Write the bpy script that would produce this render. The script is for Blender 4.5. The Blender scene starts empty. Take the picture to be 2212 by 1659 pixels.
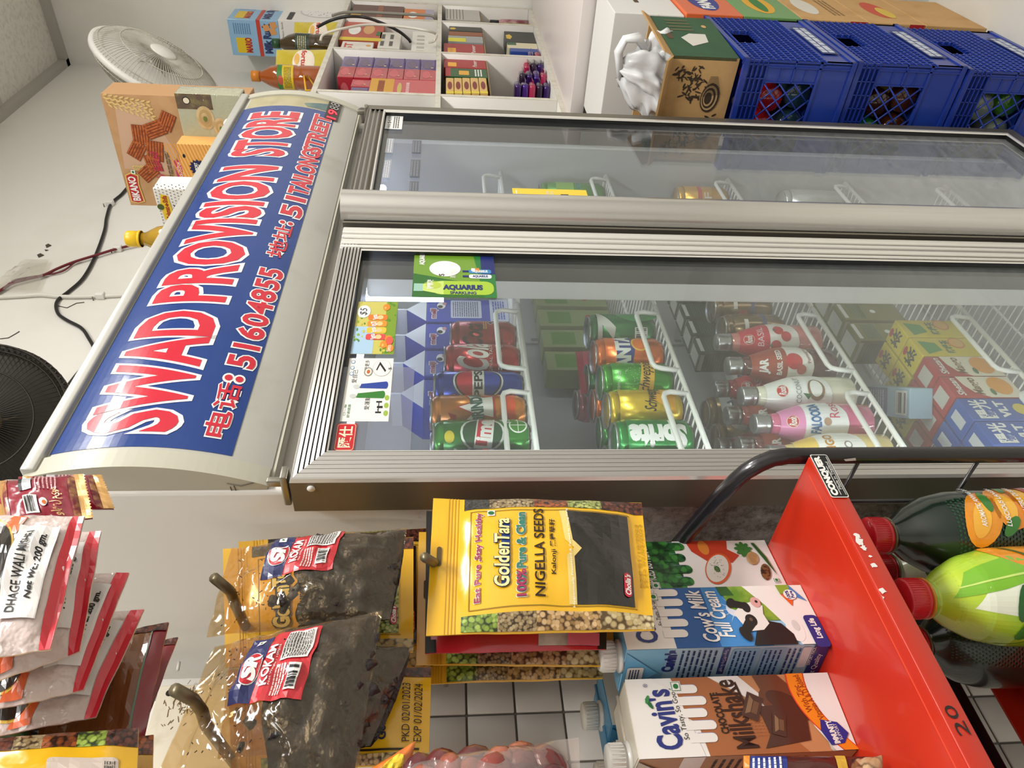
import bpy, bmesh, math, random
from mathutils import Vector as V, Matrix, noise
from mathutils.geometry import tessellate_polygon
SC=bpy.context.scene; COL=SC.collection; PI=math.pi
random.seed(7)
# ---------------------------------------------------------------- camera solve
FPX=1601.0; CX,CY=1106.0,829.5; CAM=V((0,-.6,1.40))
_d=V((18400-CX,896-CY,FPX)).normalized(); _r=V((963-CX,-541-CY,FPX)); _r=(_r-_d*_r.dot(_d)).normalized(); _y=(-_d).cross(_r)
def ray(px,py):
    v=V((px-CX,py-CY,FPX)); return V((_r.dot(v),_y.dot(v),-_d.dot(v)))
def onX(px,py,c): v=ray(px,py); return CAM+v*((c-CAM.x)/v.x)
def onY(px,py,c): v=ray(px,py); return CAM+v*((c-CAM.y)/v.y)
def onZ(px,py,c): v=ray(px,py); return CAM+v*((c-CAM.z)/v.z)
def at(px,py,depth): return CAM+ray(px,py)*(depth/FPX)
# ---------------------------------------------------------------- materials
MATS={}
def lin(c):
    if isinstance(c,str): c=tuple(int(c[i:i+2],16) for i in (0,2,4))
    o=[]
    for x in c:
        x/=255; o.append(x/12.92 if x<=.04045 else ((x+.055)/1.055)**2.4)
    return (*o,1)
def mat(col,rough=.5,metal=0,spec=.5,bump=0,bscale=40,var=None,vscale=8,vmix=.5,emit=0,alpha=1,coat=0,wave=None,trans=0,vdetail=4):
    key=(col,rough,metal,spec,bump,bscale,var,vscale,vmix,emit,alpha,coat,wave,trans,vdetail)
    if key in MATS: return MATS[key]
    m=bpy.data.materials.new('mat_%d'%len(MATS)); m.use_nodes=True; nt=m.node_tree; N=nt.nodes; L=nt.links
    b=N['Principled BSDF']; b.inputs['Base Color'].default_value=lin(col); b.inputs['Roughness'].default_value=rough
    b.inputs['Metallic'].default_value=metal; b.inputs['Specular IOR Level'].default_value=spec; b.inputs['Alpha'].default_value=alpha
    b.inputs['Coat Weight'].default_value=coat; b.inputs['Coat Roughness'].default_value=.08; b.inputs['Transmission Weight'].default_value=trans
    tc=N.new('ShaderNodeTexCoord')
    if var:
        n=N.new('ShaderNodeTexNoise'); n.inputs['Scale'].default_value=vscale; n.inputs['Detail'].default_value=vdetail
        r=N.new('ShaderNodeValToRGB'); r.color_ramp.elements[0].position=max(0,vmix-.12); r.color_ramp.elements[1].position=min(1,vmix+.12)
        r.color_ramp.elements[0].color=lin(var); r.color_ramp.elements[1].color=lin(col)
        L.new(tc.outputs['Object'],n.inputs['Vector']); L.new(n.outputs['Fac'],r.inputs['Fac']); L.new(r.outputs['Color'],b.inputs['Base Color'])
    if bump:
        n=N.new('ShaderNodeTexNoise'); n.inputs['Scale'].default_value=bscale; n.inputs['Detail'].default_value=3
        k=N.new('ShaderNodeBump'); k.inputs['Strength'].default_value=bump; k.inputs['Distance'].default_value=.01
        L.new(tc.outputs['Object'],n.inputs['Vector']); L.new(n.outputs['Fac'],k.inputs['Height']); L.new(k.outputs['Normal'],b.inputs['Normal'])
    if emit:
        b.inputs['Emission Color'].default_value=lin(col); b.inputs['Emission Strength'].default_value=emit
    MATS[key]=m; return m
def grain(c1,c2,c3,scale,rough=.35):
    """printed seeds / spices: voronoi cells in three tones with dark gaps"""
    key=('g',c1,c2,c3,scale)
    if key in MATS: return MATS[key]
    m=bpy.data.materials.new('grain_%d'%len(MATS)); m.use_nodes=True; nt=m.node_tree; N=nt.nodes; L=nt.links; b=N['Principled BSDF']
    b.inputs['Roughness'].default_value=rough; b.inputs['Coat Weight'].default_value=.3
    tc=N.new('ShaderNodeTexCoord'); v=N.new('ShaderNodeTexVoronoi'); v.inputs['Scale'].default_value=scale
    r=N.new('ShaderNodeValToRGB'); e=r.color_ramp.elements; e[0].color=lin(c1); e[1].color=lin(c2); e[0].position=.2; e[1].position=.8
    g=N.new('ShaderNodeValToRGB'); q=g.color_ramp.elements; q[0].position=.45; q[1].position=.75; q[0].color=(1,1,1,1); q[1].color=(0,0,0,1)
    x=N.new('ShaderNodeMix'); x.data_type='RGBA'; x.inputs[6].default_value=lin(c3)
    L.new(tc.outputs['Object'],v.inputs['Vector']); L.new(v.outputs['Color'],r.inputs['Fac']); L.new(v.outputs['Distance'],g.inputs['Fac'])
    L.new(g.outputs['Color'],x.inputs[0]); L.new(r.outputs['Color'],x.inputs[7]); L.new(x.outputs[2],b.inputs['Base Color'])
    MATS[key]=m; return m
def film(tint='ffffff',body=.06,rough=.08,bump=.0,bscale=30,gl=1.0,frost=None):
    """thin clear sheet: see-through + fresnel sheen + a little milky body"""
    key=('f',tint,body,rough,bump,bscale,gl,frost)
    if key in MATS: return MATS[key]
    m=bpy.data.materials.new('film_%d'%len(MATS)); m.use_nodes=True; nt=m.node_tree; N=nt.nodes; L=nt.links
    N.remove(N['Principled BSDF']); out=N['Material Output']
    t=N.new('ShaderNodeBsdfTransparent'); t.inputs['Color'].default_value=lin(tint)
    d=N.new('ShaderNodeBsdfDiffuse'); d.inputs['Color'].default_value=lin(tint)
    g=N.new('ShaderNodeBsdfGlossy'); g.inputs['Roughness'].default_value=rough; g.inputs['Color'].default_value=(gl,gl,gl,1)
    m1=N.new('ShaderNodeMixShader'); m1.inputs['Fac'].default_value=body
    m2=N.new('ShaderNodeMixShader'); lw=N.new('ShaderNodeLayerWeight'); lw.inputs['Blend'].default_value=.5; pw=N.new('ShaderNodeMath'); pw.operation='POWER'; pw.inputs[1].default_value=5; f=N.new('ShaderNodeMath'); f.operation='MULTIPLY_ADD'; f.inputs[1].default_value=.95; f.inputs[2].default_value=.045
    L.new(lw.outputs['Facing'],pw.inputs[0]); L.new(pw.outputs[0],f.inputs[0])
    L.new(t.outputs[0],m1.inputs[1]); L.new(d.outputs[0],m1.inputs[2]); L.new(m1.outputs[0],m2.inputs[1]); L.new(g.outputs[0],m2.inputs[2]); L.new(f.outputs[0],m2.inputs['Fac']); L.new(m2.outputs[0],out.inputs['Surface'])
    tc=N.new('ShaderNodeTexCoord')
    if bump:
        n=N.new('ShaderNodeTexNoise'); n.inputs['Scale'].default_value=bscale; n.inputs['Detail'].default_value=2; n.inputs['Distortion'].default_value=1.2
        k=N.new('ShaderNodeBump'); k.inputs['Strength'].default_value=bump; k.inputs['Distance'].default_value=.01
        L.new(tc.outputs['Object'],n.inputs['Vector']); L.new(n.outputs['Fac'],k.inputs['Height']); L.new(k.outputs['Normal'],g.inputs['Normal']); L.new(k.outputs['Normal'],lw.inputs['Normal'])
    if frost:   # streaky frost on the pane: stronger low down (object z) 
        zt,zb,amt=frost
        sp=N.new('ShaderNodeSeparateXYZ'); mr=N.new('ShaderNodeMapRange'); mr.inputs[1].default_value=zt; mr.inputs[2].default_value=zb; mr.inputs[3].default_value=0; mr.inputs[4].default_value=amt
        mp=N.new('ShaderNodeMapping'); mp.inputs['Scale'].default_value=(14,1,60); n=N.new('ShaderNodeTexNoise'); n.inputs['Scale'].default_value=1.5; n.inputs['Detail'].default_value=5
        mu=N.new('ShaderNodeMath'); mu.operation='MULTIPLY'; ad=N.new('ShaderNodeMath'); ad.operation='ADD'; ad.inputs[1].default_value=body
        L.new(tc.outputs['Object'],sp.inputs[0]); L.new(sp.outputs[2],mr.inputs[0]); L.new(tc.outputs['Object'],mp.inputs[0]); L.new(mp.outputs[0],n.inputs['Vector'])
        L.new(mr.outputs[0],mu.inputs[0]); L.new(n.outputs['Fac'],mu.inputs[1]); L.new(mu.outputs[0],ad.inputs[0]); L.new(ad.outputs[0],m1.inputs['Fac'])
    MATS[key]=m; return m
# ---------------------------------------------------------------- mesh builder
class MB:
    def __init__(s): s.v=[]; s.f=[]; s.m=[]; s.sm=[]; s.mats=[]
    def mi(s,m):
        if m not in s.mats: s.mats.append(m)
        return s.mats.index(m)
    def add(s,vs,fs,m,smooth=False):
        b=len(s.v); s.v+= [V(p) for p in vs]; k=s.mi(m)
        for f in fs: s.f.append(tuple(i+b for i in f)); s.m.append(k); s.sm.append(smooth)
        return s
    def box(s,a,b,m,M=None):
        x0,y0,z0=a; x1,y1,z1=b
        vs=[V((x,y,z)) for z in (z0,z1) for x,y in ((x0,y0),(x1,y0),(x1,y1),(x0,y1))]
        if M: vs=[M@p for p in vs]
        return s.add(vs,[(3,2,1,0),(4,5,6,7),(0,1,5,4),(1,2,6,5),(2,3,7,6),(3,0,4,7)],m)
    def rbox(s,a,b,m,r=.004,n=3,M=None,smooth=True):
        """box with its vertical edges and rims rounded"""
        bm=bmesh.new(); c=[(a[i]+b[i])/2 for i in range(3)]; d=[abs(b[i]-a[i]) for i in range(3)]
        bmesh.ops.create_cube(bm,size=1,matrix=Matrix.Translation(c)@Matrix.Diagonal((*d,1)))
        bmesh.ops.bevel(bm,geom=bm.edges[:],offset=min(r,min(d)*.48),segments=n,affect='EDGES',profile=.5)
        bm.verts.index_update(); vs=[(M@v.co if M else v.co.copy()) for v in bm.verts]; fs=[tuple(v.index for v in f.verts) for f in bm.faces]; bm.free()
        return s.add(vs,fs,m,smooth)
    def prism(s,poly,t,m,M=None):
        """2-D outline (x,z) given depth t along +y"""
        n=len(poly); vs=[V((x,0,z)) for x,z in poly]+[V((x,t,z)) for x,z in poly]
        if M: vs=[M@p for p in vs]
        tri=tessellate_polygon([[V((x,z,0)) for x,z in poly]])
        fs=[tuple(t_) for t_ in tri]+[tuple(i+n for i in reversed(t_)) for t_ in tri]+[(i,(i+1)%n,(i+1)%n+n,i+n) for i in range(n)]
        return s.add(vs,fs,m)
    def tube(s,pts,r,m,n=8,closed=False,cap=True):
        P=[V(p) for p in pts]; k=len(P); R=r if isinstance(r,(list,tuple)) else [r]*k; vs=[]; fs=[]; up=None
        for i in range(k):
            a=P[(i-1)%k] if (closed or i>0) else P[i]; b=P[(i+1)%k] if (closed or i<k-1) else P[i]
            t=(b-a).normalized() if (b-a).length>1e-9 else V((0,0,1))
            if up is None: up=t.orthogonal().normalized()
            up=(up-t*up.dot(t)); up=up.normalized() if up.length>1e-6 else t.orthogonal().normalized()
            w=t.cross(up)
            for j in range(n): q=2*PI*j/n; vs.append(P[i]+(up*math.cos(q)+w*math.sin(q))*R[i])
        for i in range(k if closed else k-1):
            for j in range(n):
                a=i*n+j; b=i*n+(j+1)%n; c=((i+1)%k)*n+(j+1)%n; d=((i+1)%k)*n+j; fs.append((a,b,c,d))
        if cap and not closed: fs.append(tuple(range(n-1,-1,-1))); fs.append(tuple(range((k-1)*n,k*n)))
        return s.add(vs,fs,m,True)
    def lathe(s,prof,m,n=24,M=None,smooth=True,arc=(0,2*PI)):
        vs=[]; fs=[]; k=len(prof)
        for (r,z) in prof:
            for j in range(n): q=2*PI*j/n; vs.append(V((r*math.cos(q),r*math.sin(q),z)))
        for i in range(k-1):
            for j in range(n): fs.append((i*n+j,i*n+(j+1)%n,(i+1)*n+(j+1)%n,(i+1)*n+j))
        if prof[0][0]>1e-5: fs.append(tuple(range(n-1,-1,-1)))
        if prof[-1][0]>1e-5: fs.append(tuple(range((k-1)*n,k*n)))
        if M: vs=[M@p for p in vs]
        return s.add(vs,fs,m,smooth)
    def sheet(s,fn,nu,nv,m,smooth=True,flip=False):
        vs=[fn(i/nu,j/nv) for j in range(nv+1) for i in range(nu+1)]; w=nu+1
        fs=[(j*w+i,j*w+i+1,(j+1)*w+i+1,(j+1)*w+i) for j in range(nv) for i in range(nu)]
        if not flip: fs=[tuple(reversed(f)) for f in fs]
        return s.add(vs,fs,m,smooth)
    def build(s,name,parent=None,loc=None,world=False):
        """link as one mesh; loc given: vertices are world, re-based on loc"""
        me=bpy.data.meshes.new(name); vs=s.v; base=V(loc) if loc is not None else V((0,0,0))
        if parent is not None and loc is None and world: base=V(parent.matrix_basis.translation)
        me.from_pydata([tuple(p-base) for p in vs],[],s.f)
        for m in s.mats: me.materials.append(m)
        me.polygons.foreach_set('material_index',s.m); me.polygons.foreach_set('use_smooth',s.sm); me.validate(); me.update()
        o=bpy.data.objects.new(name,me); COL.objects.link(o)
        if parent is not None: o.parent=parent
        elif loc is not None: o.location=base
        return o
def tag(o,label,cat,group=None,kind=None):
    if label: o['label']=label
    if cat: o['category']=cat
    if group: o['group']=group
    if kind: o['kind']=kind
    return o
def thing(name,label,cat,loc=(0,0,0),rz=0,group=None):
    o=bpy.data.objects.new(name,None); COL.objects.link(o); o.location=loc; o.rotation_euler=(0,0,rz); o.empty_display_size=.02
    return tag(o,label,cat,group)
def dup(root,loc,rz=None,label=None,group=None,rot=None):
    r=root.copy(); COL.objects.link(r); r.location=loc
    if rz is not None: r.rotation_euler=(0,0,rz)
    if rot is not None: r.rotation_euler=rot
    if label: r['label']=label
    if group: r['group']=group
    for ch in list(root.children):
        c=ch.copy(); COL.objects.link(c); c.parent=r
        for g in list(ch.children):
            d=g.copy(); COL.objects.link(d); d.parent=c
    return r
# ---------------------------------------------------------------- printing on surfaces
_TC={}
def glyphs(body,off=0.0,shear=0.0,spacing=1.0):
    k=(body,off,shear,spacing)
    if k not in _TC:
        c=bpy.data.curves.new('lettering','FONT'); c.body=body; c.offset=off; c.shear=shear; c.resolution_u=3; c.space_character=spacing
        o=bpy.data.objects.new('lettering',c); me=o.to_mesh()
        _TC[k]=([(v.co.x,v.co.y) for v in me.vertices],[tuple(p.vertices) for p in me.polygons])
        o.to_mesh_clear(); bpy.data.objects.remove(o); bpy.data.curves.remove(c)
    return _TC[k]
class Print:
    """flat artwork laid on a surface S(u,v,h); u right 0..W, v DOWN 0..H"""
    def __init__(s,mb,S,W,H,cell=None,lift=.0004): s.mb=mb; s.S=S; s.W=W; s.H=H; s.cell=cell; s.lift=lift; s.n=1
    def _put(s,vs,fs,m,layer):
        s.n+=1; h=s.lift*(layer+min(.9,.008*s.n))
        if s.cell:
            bm=bmesh.new(); bv=[bm.verts.new((x,y,0)) for x,y in vs]
            for f in fs:
                try: bm.faces.new([bv[i] for i in f])
                except ValueError: pass
            if bm.verts:
                for ax,c in ((0,s.cell[0]),(1,s.cell[1])):
                    if not c: continue
                    lo=min(v.co[ax] for v in bm.verts); hi=max(v.co[ax] for v in bm.verts); k=math.floor(lo/c)+1
                    while k*c<hi:
                        co=V((0,0,0)); co[ax]=k*c; no=V((0,0,0)); no[ax]=1
                        bmesh.ops.bisect_plane(bm,geom=bm.verts[:]+bm.edges[:]+bm.faces[:],plane_co=co,plane_no=no,dist=1e-7); k+=1
            bm.verts.index_update(); vs=[(v.co.x,v.co.y) for v in bm.verts]; fs=[tuple(v.index for v in f.verts) for f in bm.faces]; bm.free()
        s.mb.add([s.S(x/s.W,y/s.H,h) for x,y in vs],fs,m)
    def poly(s,pts,m,layer=1):
        tri=tessellate_polygon([[V((x,y,0)) for x,y in pts]])
        # v runs down: orient faces towards +normal
        fs=[]
        for a,b,c in tri:
            (x1,y1),(x2,y2),(x3,y3)=pts[a],pts[b],pts[c]
            fs.append((a,b,c) if (x2-x1)*(y3-y1)-(x3-x1)*(y2-y1)<0 else (a,c,b))
        s._put(pts,fs,m,layer)
    def rect(s,u0,v0,u1,v1,m,layer=1): s.poly([(u0,v0),(u1,v0),(u1,v1),(u0,v1)],m,layer)
    def rrect(s,u0,v0,u1,v1,r,m,layer=1):
        p=[]
        for cx,cy,a in ((u1-r,v0+r,-90),(u1-r,v1-r,0),(u0+r,v1-r,90),(u0+r,v0+r,180)):
            for k in range(5): q=math.radians(a+k*22.5); p.append((cx+r*math.cos(q),cy+r*math.sin(q)))
        s.poly(p,m,layer)
    def ell(s,cu,cv,ru,rv,m,layer=1,n=20,rot=0):
        c,w=math.cos(rot),math.sin(rot); p=[]
        for k in range(n): q=2*PI*k/n; x,y=ru*math.cos(q),rv*math.sin(q); p.append((cu+x*c-y*w,cv+x*w+y*c))
        s.poly(p,m,layer)
    def text(s,body,u0,v0,u1,v1,m,layer=2,bold=.0,shear=0,outline=None,rot=0,ow=.03,spacing=1.0):
        """stretch BODY to fill the box; rot in quarter turns counter-clockwise or a free angle in degrees about its centre"""
        bv,_=glyphs(body,0,shear,spacing)
        if not bv: return
        x0=min(p[0] for p in bv); x1=max(p[0] for p in bv); y0=min(p[1] for p in bv); y1=max(p[1] for p in bv)
        W_,H_=u1-u0,v1-v0; cu,cv=(u0+u1)/2,(v0+v1)/2
        if rot in (90,-90): W_,H_=H_,W_
        a=math.radians(rot); c,w=math.cos(a),math.sin(a); sx=W_/max(x1-x0,1e-6); sy=H_/max(y1-y0,1e-6)
        def put(off,mm,ly):
            vs,fs=glyphs(body,off,shear,spacing); out=[]
            for x,y in vs:
                X=(x-(x0+x1)/2)*sx; Y=(y-(y0+y1)/2)*sy
                out.append((cu+X*c-Y*w,cv-(X*w+Y*c)))
            s._put(out,fs,mm,ly)
        if outline: put(bold+ow,outline,layer); put(bold,m,layer+1)
        else: put(bold,m,layer)
    def lines(s,u0,v0,u1,v1,n,m,layer=2,t=.5,seed=0):
        """block of unreadable fine print as short dashes"""
        R=random.Random(seed); st=(v1-v0)/n
        for i in range(n):
            u=u0; y=v0+i*st
            while u<u1:
                w=min(R.uniform(.06,.2)*(u1-u0),u1-u)
                s.rect(u,y,u+w*.86,y+st*t,m,layer); u+=w
    def bars(s,u0,v0,u1,v1,m,bg,layer=2,n=22,horiz=False):
        s.rect(u0,v0,u1,v1,bg,layer); R=random.Random(int(u0*7+v0)); du=(u1-u0)*.08; dv=(v1-v0)*.1; u=u0+du if not horiz else v0+dv; end=(u1-du) if not horiz else v1-dv; st=(end-u)/n
        for i in range(n):
            if R.random()<.62:
                if horiz: s.rect(u0+du,u,u1-du,u+st*R.choice((.5,.9,1.4)),m,layer+1)
                else: s.rect(u,v0+dv,u+st*R.choice((.5,.9,1.4)),v1-dv,m,layer+1)
            u+=st
def quad(TL,TR,BL,BR,bulge=None):
    """surface from four corners; bulge(u,v) offsets it along the outward normal"""
    TL,TR,BL,BR=map(V,(TL,TR,BL,BR)); n=((TR-TL)+(BR-BL)).cross((TL-BL)+(TR-BR)).normalized()
    def S(u,v,h=0):
        p=TL.lerp(TR,u).lerp(BL.lerp(BR,u),v)
        return p+n*(h+(bulge(u,v) if bulge else 0))
    S.n=n; return S
def plane(o,ux,vy):
    o,ux,vy=V(o),V(ux),V(vy); n=ux.cross(-vy).normalized()
    return lambda u,v,h=0: o+ux*u+vy*v+n*h
def cyl(r,z0,z1,a0,a1,M=None):
    """label wrapped on a cylinder, u: angle a0->a1 (world left to right), v: z1 (top) -> z0"""
    def S(u,v,h=0):
        q=a0+(a1-a0)*u; rr=(r(v) if callable(r) else r)+h
        p=V((rr*math.cos(q),rr*math.sin(q),z1+(z0-z1)*v)); return M@p if M else p
    return S
WHITE=mat('f2f1ec',.5); BLACK=mat('141416',.45); RED=mat('c8202c',.4); DGREEN=mat('1d6b35',.4); YEL=mat('f2c414',.4); NAVY=mat('1c2a6c',.4); BLUE=mat('1f4aa0',.4); ORANGE=mat('ee7a1c',.4)
# ================================================================= SETTING
def struct(name,mb): o=mb.build(name); o['kind']='structure'; return o
Z0=-.06; ZC=3.16; YB=.62; XR=3.70; XL=-1.6; YF=-2.3
paint=mat('ebe9e2',.6,bump=.05,bscale=25,var='dcd9d0',vscale=2.2,vmix=.36)
struct('wall_back',MB().box((XL,YB,Z0),(XR,YB+.1,ZC),paint))
struct('wall_right',MB().box((XR,YF,Z0),(XR+.1,YB+.1,ZC),paint))
struct('wall_left',MB().box((XL-.1,YF,Z0),(XL,YB+.1,ZC),mat('dcdad4',.7)))
struct('wall_front',MB().box((XL-.1,YF-.1,Z0),(XR+.1,YF,ZC),mat('dcdad5',.7)))
struct('floor',MB().box((XL-.1,YF-.1,Z0-.1),(XR+.1,YB+.1,Z0),mat('cfccc4',.35,var='bdb9ae',vscale=3)))
mb=MB(); tile=mat('e4e1d8',.75,var='d2cfc5',vscale=60,vmix=.42,bump=.15,bscale=180); tbar=mat('c4c1b8',.5)
mb.box((XL-.1,YF-.1,ZC),(XR+.1,YB+.1,ZC+.1),tile)
for i in range(-3,7): mb.box((i*.6+.08,YF,ZC-.006),(i*.6+.104,YB,ZC+.001),tbar)
for j in range(-4,2): mb.box((XL,j*.6+.02,ZC-.006),(XR,j*.6+.044,ZC+.001),tbar)
struct('ceiling',mb)
mb=MB(); tr=mat('b4b1a8',.5)
mb.box((XL,YB-.03,ZC-.035),(XR,YB,ZC),tr); mb.box((XR-.03,YF,ZC-.035),(XR,YB,ZC),tr)
struct('trim_1',mb)
# plaster scars on the wall over the fridge
mb=MB(); dk=mat('4a4438',.9)
for px,py,w,h in ((104,531,.012,.03),(87,552,.012,.034),(100,541,.004,.02)):
    p=onY(px,py,YB-.001); mb.prism([(p.x-w,p.z),(p.x+.003,p.z+h*.3),(p.x+w,p.z+.004),(p.x+.002,p.z-h*.3)],.001,dk,Matrix.Translation((0,YB-.002,0)))
for a in ([(122,660),(145,665),(165,655),(182,653)],[(0,732),(18,730),(32,722),(42,716)]):
    mb.tube([onY(px,py,YB-.001) for px,py in a],.0012,dk,5)
o=mb.build('trim_2'); o['kind']='structure'
# wall tiles low on the back wall, seen behind the rack
mb=MB(); glaze=mat('e6e3de',.18,var='d9d5cf',vscale=5); grout=mat('77736c',.9)
tx0,tx1,tz1=-1.2,.72,1.682; mb.box((tx0,YB-.004,Z0),(tx1,YB,tz1),grout); s=.081; zt=tz1-.082+.002
nz=int((zt-Z0)/s)+2
for j in range(nz):
    for i in range(24):
        x=.578-i*s+s-.081*.0+ .0; z1=1.682-j*s; z0=max(z1-s+.0035,Z0)
        if z1-z0>.02: mb.rbox((x+.0018,YB-.009,z0),(x+s-.0018,YB-.003,z1),glaze,.0016,1)
struct('trim_3',mb)
# ================================================================= FRIDGE
FR=thing('display_fridge','tall white two-door glass drinks fridge with a blue shop sign across its top','fridge',(.56,.05,Z0))
enamel=mat('dfdcd4',.3,coat=.3,var='d3d0c6',vscale=3,vmix=.35)
def grime(col,rough,zlo,zhi):
    """enamel with brown dirt that thickens towards the bottom of the panel"""
    m=mat(col,rough,coat=.2).copy(); nt=m.node_tree; N=nt.nodes; L=nt.links; b=N['Principled BSDF']
    tc=N.new('ShaderNodeTexCoord'); n=N.new('ShaderNodeTexNoise'); n.inputs['Scale'].default_value=60; n.inputs['Detail'].default_value=10; n.inputs['Roughness'].default_value=.8
    sp=N.new('ShaderNodeSeparateXYZ'); mr=N.new('ShaderNodeMapRange'); mr.inputs[1].default_value=zhi; mr.inputs[2].default_value=zlo; mr.inputs[3].default_value=-.30; mr.inputs[4].default_value=.26
    ad=N.new('ShaderNodeMath'); ad.operation='ADD'; r=N.new('ShaderNodeValToRGB'); e=r.color_ramp.elements; e[0].position=.38; e[0].color=lin(col); e[1].position=.86; e[1].color=lin('51463a')
    L.new(tc.outputs['Object'],n.inputs['Vector']); L.new(tc.outputs['Object'],sp.inputs[0]); L.new(sp.outputs[2],mr.inputs[0]); L.new(mr.outputs[0],ad.inputs[0]); L.new(n.outputs['Fac'],ad.inputs[1]); L.new(ad.outputs[0],r.inputs['Fac']); L.new(r.outputs['Color'],b.inputs['Base Color'])
    return m
FW0,FW1,FYB,FZT=.56,1.655,.44,1.88
cabm=grime('e0ddd7',.32,1.1,1.62)
mb=MB(); mb.rbox((FW0,.035,Z0),(FW0+.025,FYB,FZT),cabm,.006); mb.rbox((FW1-.025,.045,Z0),(FW1,FYB,FZT),cabm,.006)
mb.box((FW0+.02,.06,1.56),(FW1-.02,FYB,FZT-.004),enamel); mb.box((FW0+.02,FYB-.03,Z0),(FW1-.02,FYB-.002,FZT-.01),enamel); mb.box((FW0+.02,.06,Z0),(FW1-.02,FYB,.05),mat('57544e',.6))
cab=mb.build('cabinet',FR,world=True)
liner=mat('c0c1c2',.35,var='b6b7ba',vscale=2)
mb=MB(); mb.box((FW0+.025,.05,.05),(FW0+.03,FYB-.03,1.555),liner); mb.box((FW1-.055,.05,.05),(FW1-.026,FYB-.03,1.555),liner); mb.box((FW0+.03,FYB-.04,.05),(FW1-.05,FYB-.031,1.555),liner); mb.box((FW0+.03,.06,1.545),(FW1-.05,FYB-.03,1.558),liner); mb.box((FW0+.03,.06,.05),(FW1-.05,FYB-.03,.06),liner)
mb.box((FW1-.056,.05,.06),(FW1-.05,.066,1.53),mat('f4f4f0',.4))
mb.build('liner',FR,world=True)
mb=MB(); pm=mat('eceae5',.35); mb.rbox((1.07,.056,.06),(1.115,.12,1.53),pm,.006); mb.box((1.0695,.078,.06),(1.07,.082,1.53),mat('c9c9c4',.4)); mb.build('mullion',FR,world=True)
slot=mat('8c8e92',.5)
for x in (.85,1.32):
    mb=MB(); mb.box((x-.012,FYB-.046,.15),(x+.012,FYB-.041,1.5),liner)
    for k in range(38): mb.box((x-.004,FYB-.047,.2+k*.033),(x+.004,FYB-.0455,.215+k*.033),slot)
    mb.build('shelf_track',FR,world=True)
mb=MB(); mb.tube([(1.092,.132,1.40),(1.092,.132,1.535)],.008,mat('dfe6ff',.4,emit=5),10); mb.build('light_or_fill_tube',FR,world=True)
mb=MB(); mb.tube([(.62,.16,1.538),(1.03,.16,1.538)],.009,mat('dfe6ff',.4,emit=13),10); mb.tube([(1.15,.16,1.538),(1.57,.16,1.538)],.009,mat('dfe6ff',.4,emit=13),10); mb.build('light_or_fill_tube',FR,world=True)
mb=MB(); mb.tube([(.594,.082,.1),(.594,.082,1.5)],.006,mat('f2f3f6',.4,emit=34),8); mb.build('light_or_fill_tube',FR,world=True)  # added fill tube, out of sight behind the left stile, brightens the goods
mb=MB(); mb.tube([(1.124,.085,.1),(1.124,.085,1.5)],.006,mat('f2f3f6',.4,emit=9),8); mb.build('light_or_fill_tube',FR,world=True)  # unseen fill tube added beside the mullion to brighten the right bay
# ---- doors
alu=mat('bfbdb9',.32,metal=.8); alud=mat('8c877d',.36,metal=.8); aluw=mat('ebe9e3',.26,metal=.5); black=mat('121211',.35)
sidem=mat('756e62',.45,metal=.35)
def frame(x0,z0,x1,z1,prof,m,mb):
    """mitred picture frame; prof: rows of (inset left,right,top,bottom, y, material)"""
    rings=[[V((x0+l,y,z0+b)),V((x1-r,y,z0+b)),V((x1-r,y,z1-t)),V((x0+l,y,z1-t))] for l,r,t,b,y,_ in prof]
    for i in range(len(prof)-1):
        for k in range(4):
            a,b=rings[i][k],rings[i][(k+1)%4]; c,d=rings[i+1][(k+1)%4],rings[i+1][k]; mb.add([a,b,c,d],[(0,1,2,3)],prof[i+1][5] or m)
def ribbed(wl,wr,wt,wb,n,y0=.0,dep=.003):
    P=[(0,0,0,0,.05,sidem),(0,0,0,0,.004,sidem),(.002,.002,.002,.002,y0,aluw)]
    for i in range(n):
        a=.10+.84*i/n; b=.10+.84*(i+.72)/n; c=.10+.84*(i+.9)/n
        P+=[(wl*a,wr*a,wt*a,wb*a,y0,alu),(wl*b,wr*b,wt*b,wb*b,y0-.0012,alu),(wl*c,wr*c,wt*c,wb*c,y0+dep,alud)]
    P+=[(wl*.95,wr*.95,wt*.95,wb*.95,y0,aluw),(wl,wr,wt,wb,y0+.001,aluw),(wl,wr,wt,wb,.02,black),(wl+.002,wr+.002,wt+.002,wb+.002,.05,black)]
    return P
DZ0,DZ1=.06,1.563
haze=film('eef2f0',.02,.03,frost=(1.3,.5,.11)); frost=film('eef1f2',.012,.03,frost=(1.15,.15,.36))
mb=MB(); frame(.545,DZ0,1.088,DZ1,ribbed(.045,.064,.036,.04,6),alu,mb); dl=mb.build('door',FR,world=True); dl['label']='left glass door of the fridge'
mb=MB(); mb.box((.588,.010,DZ0+.038),(1.026,.014,DZ1-.034),haze); mb.build('glass',dl,loc=FR.location)
mb=MB()
for k,(xa,xb,y) in enumerate(((1.030,1.036,-.003),(1.040,1.052,-.004),(1.056,1.064,-.006),(1.068,1.084,-.007))): mb.rbox((xa,y,DZ0+.002),(xb,.006,DZ1-.002),aluw,.002,2)
mb.build('pull_rail',dl,loc=FR.location)
mb=MB(); frame(.59,DZ0+.04,1.062,DZ1-.036,[(-.01,.0,-.006,-.01,.0545,black),(.004,.036,.006,.006,.054,black),(.004,.038,.006,.006,.02,black)],black,mb); mb.build('gasket',dl,loc=FR.location)
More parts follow.
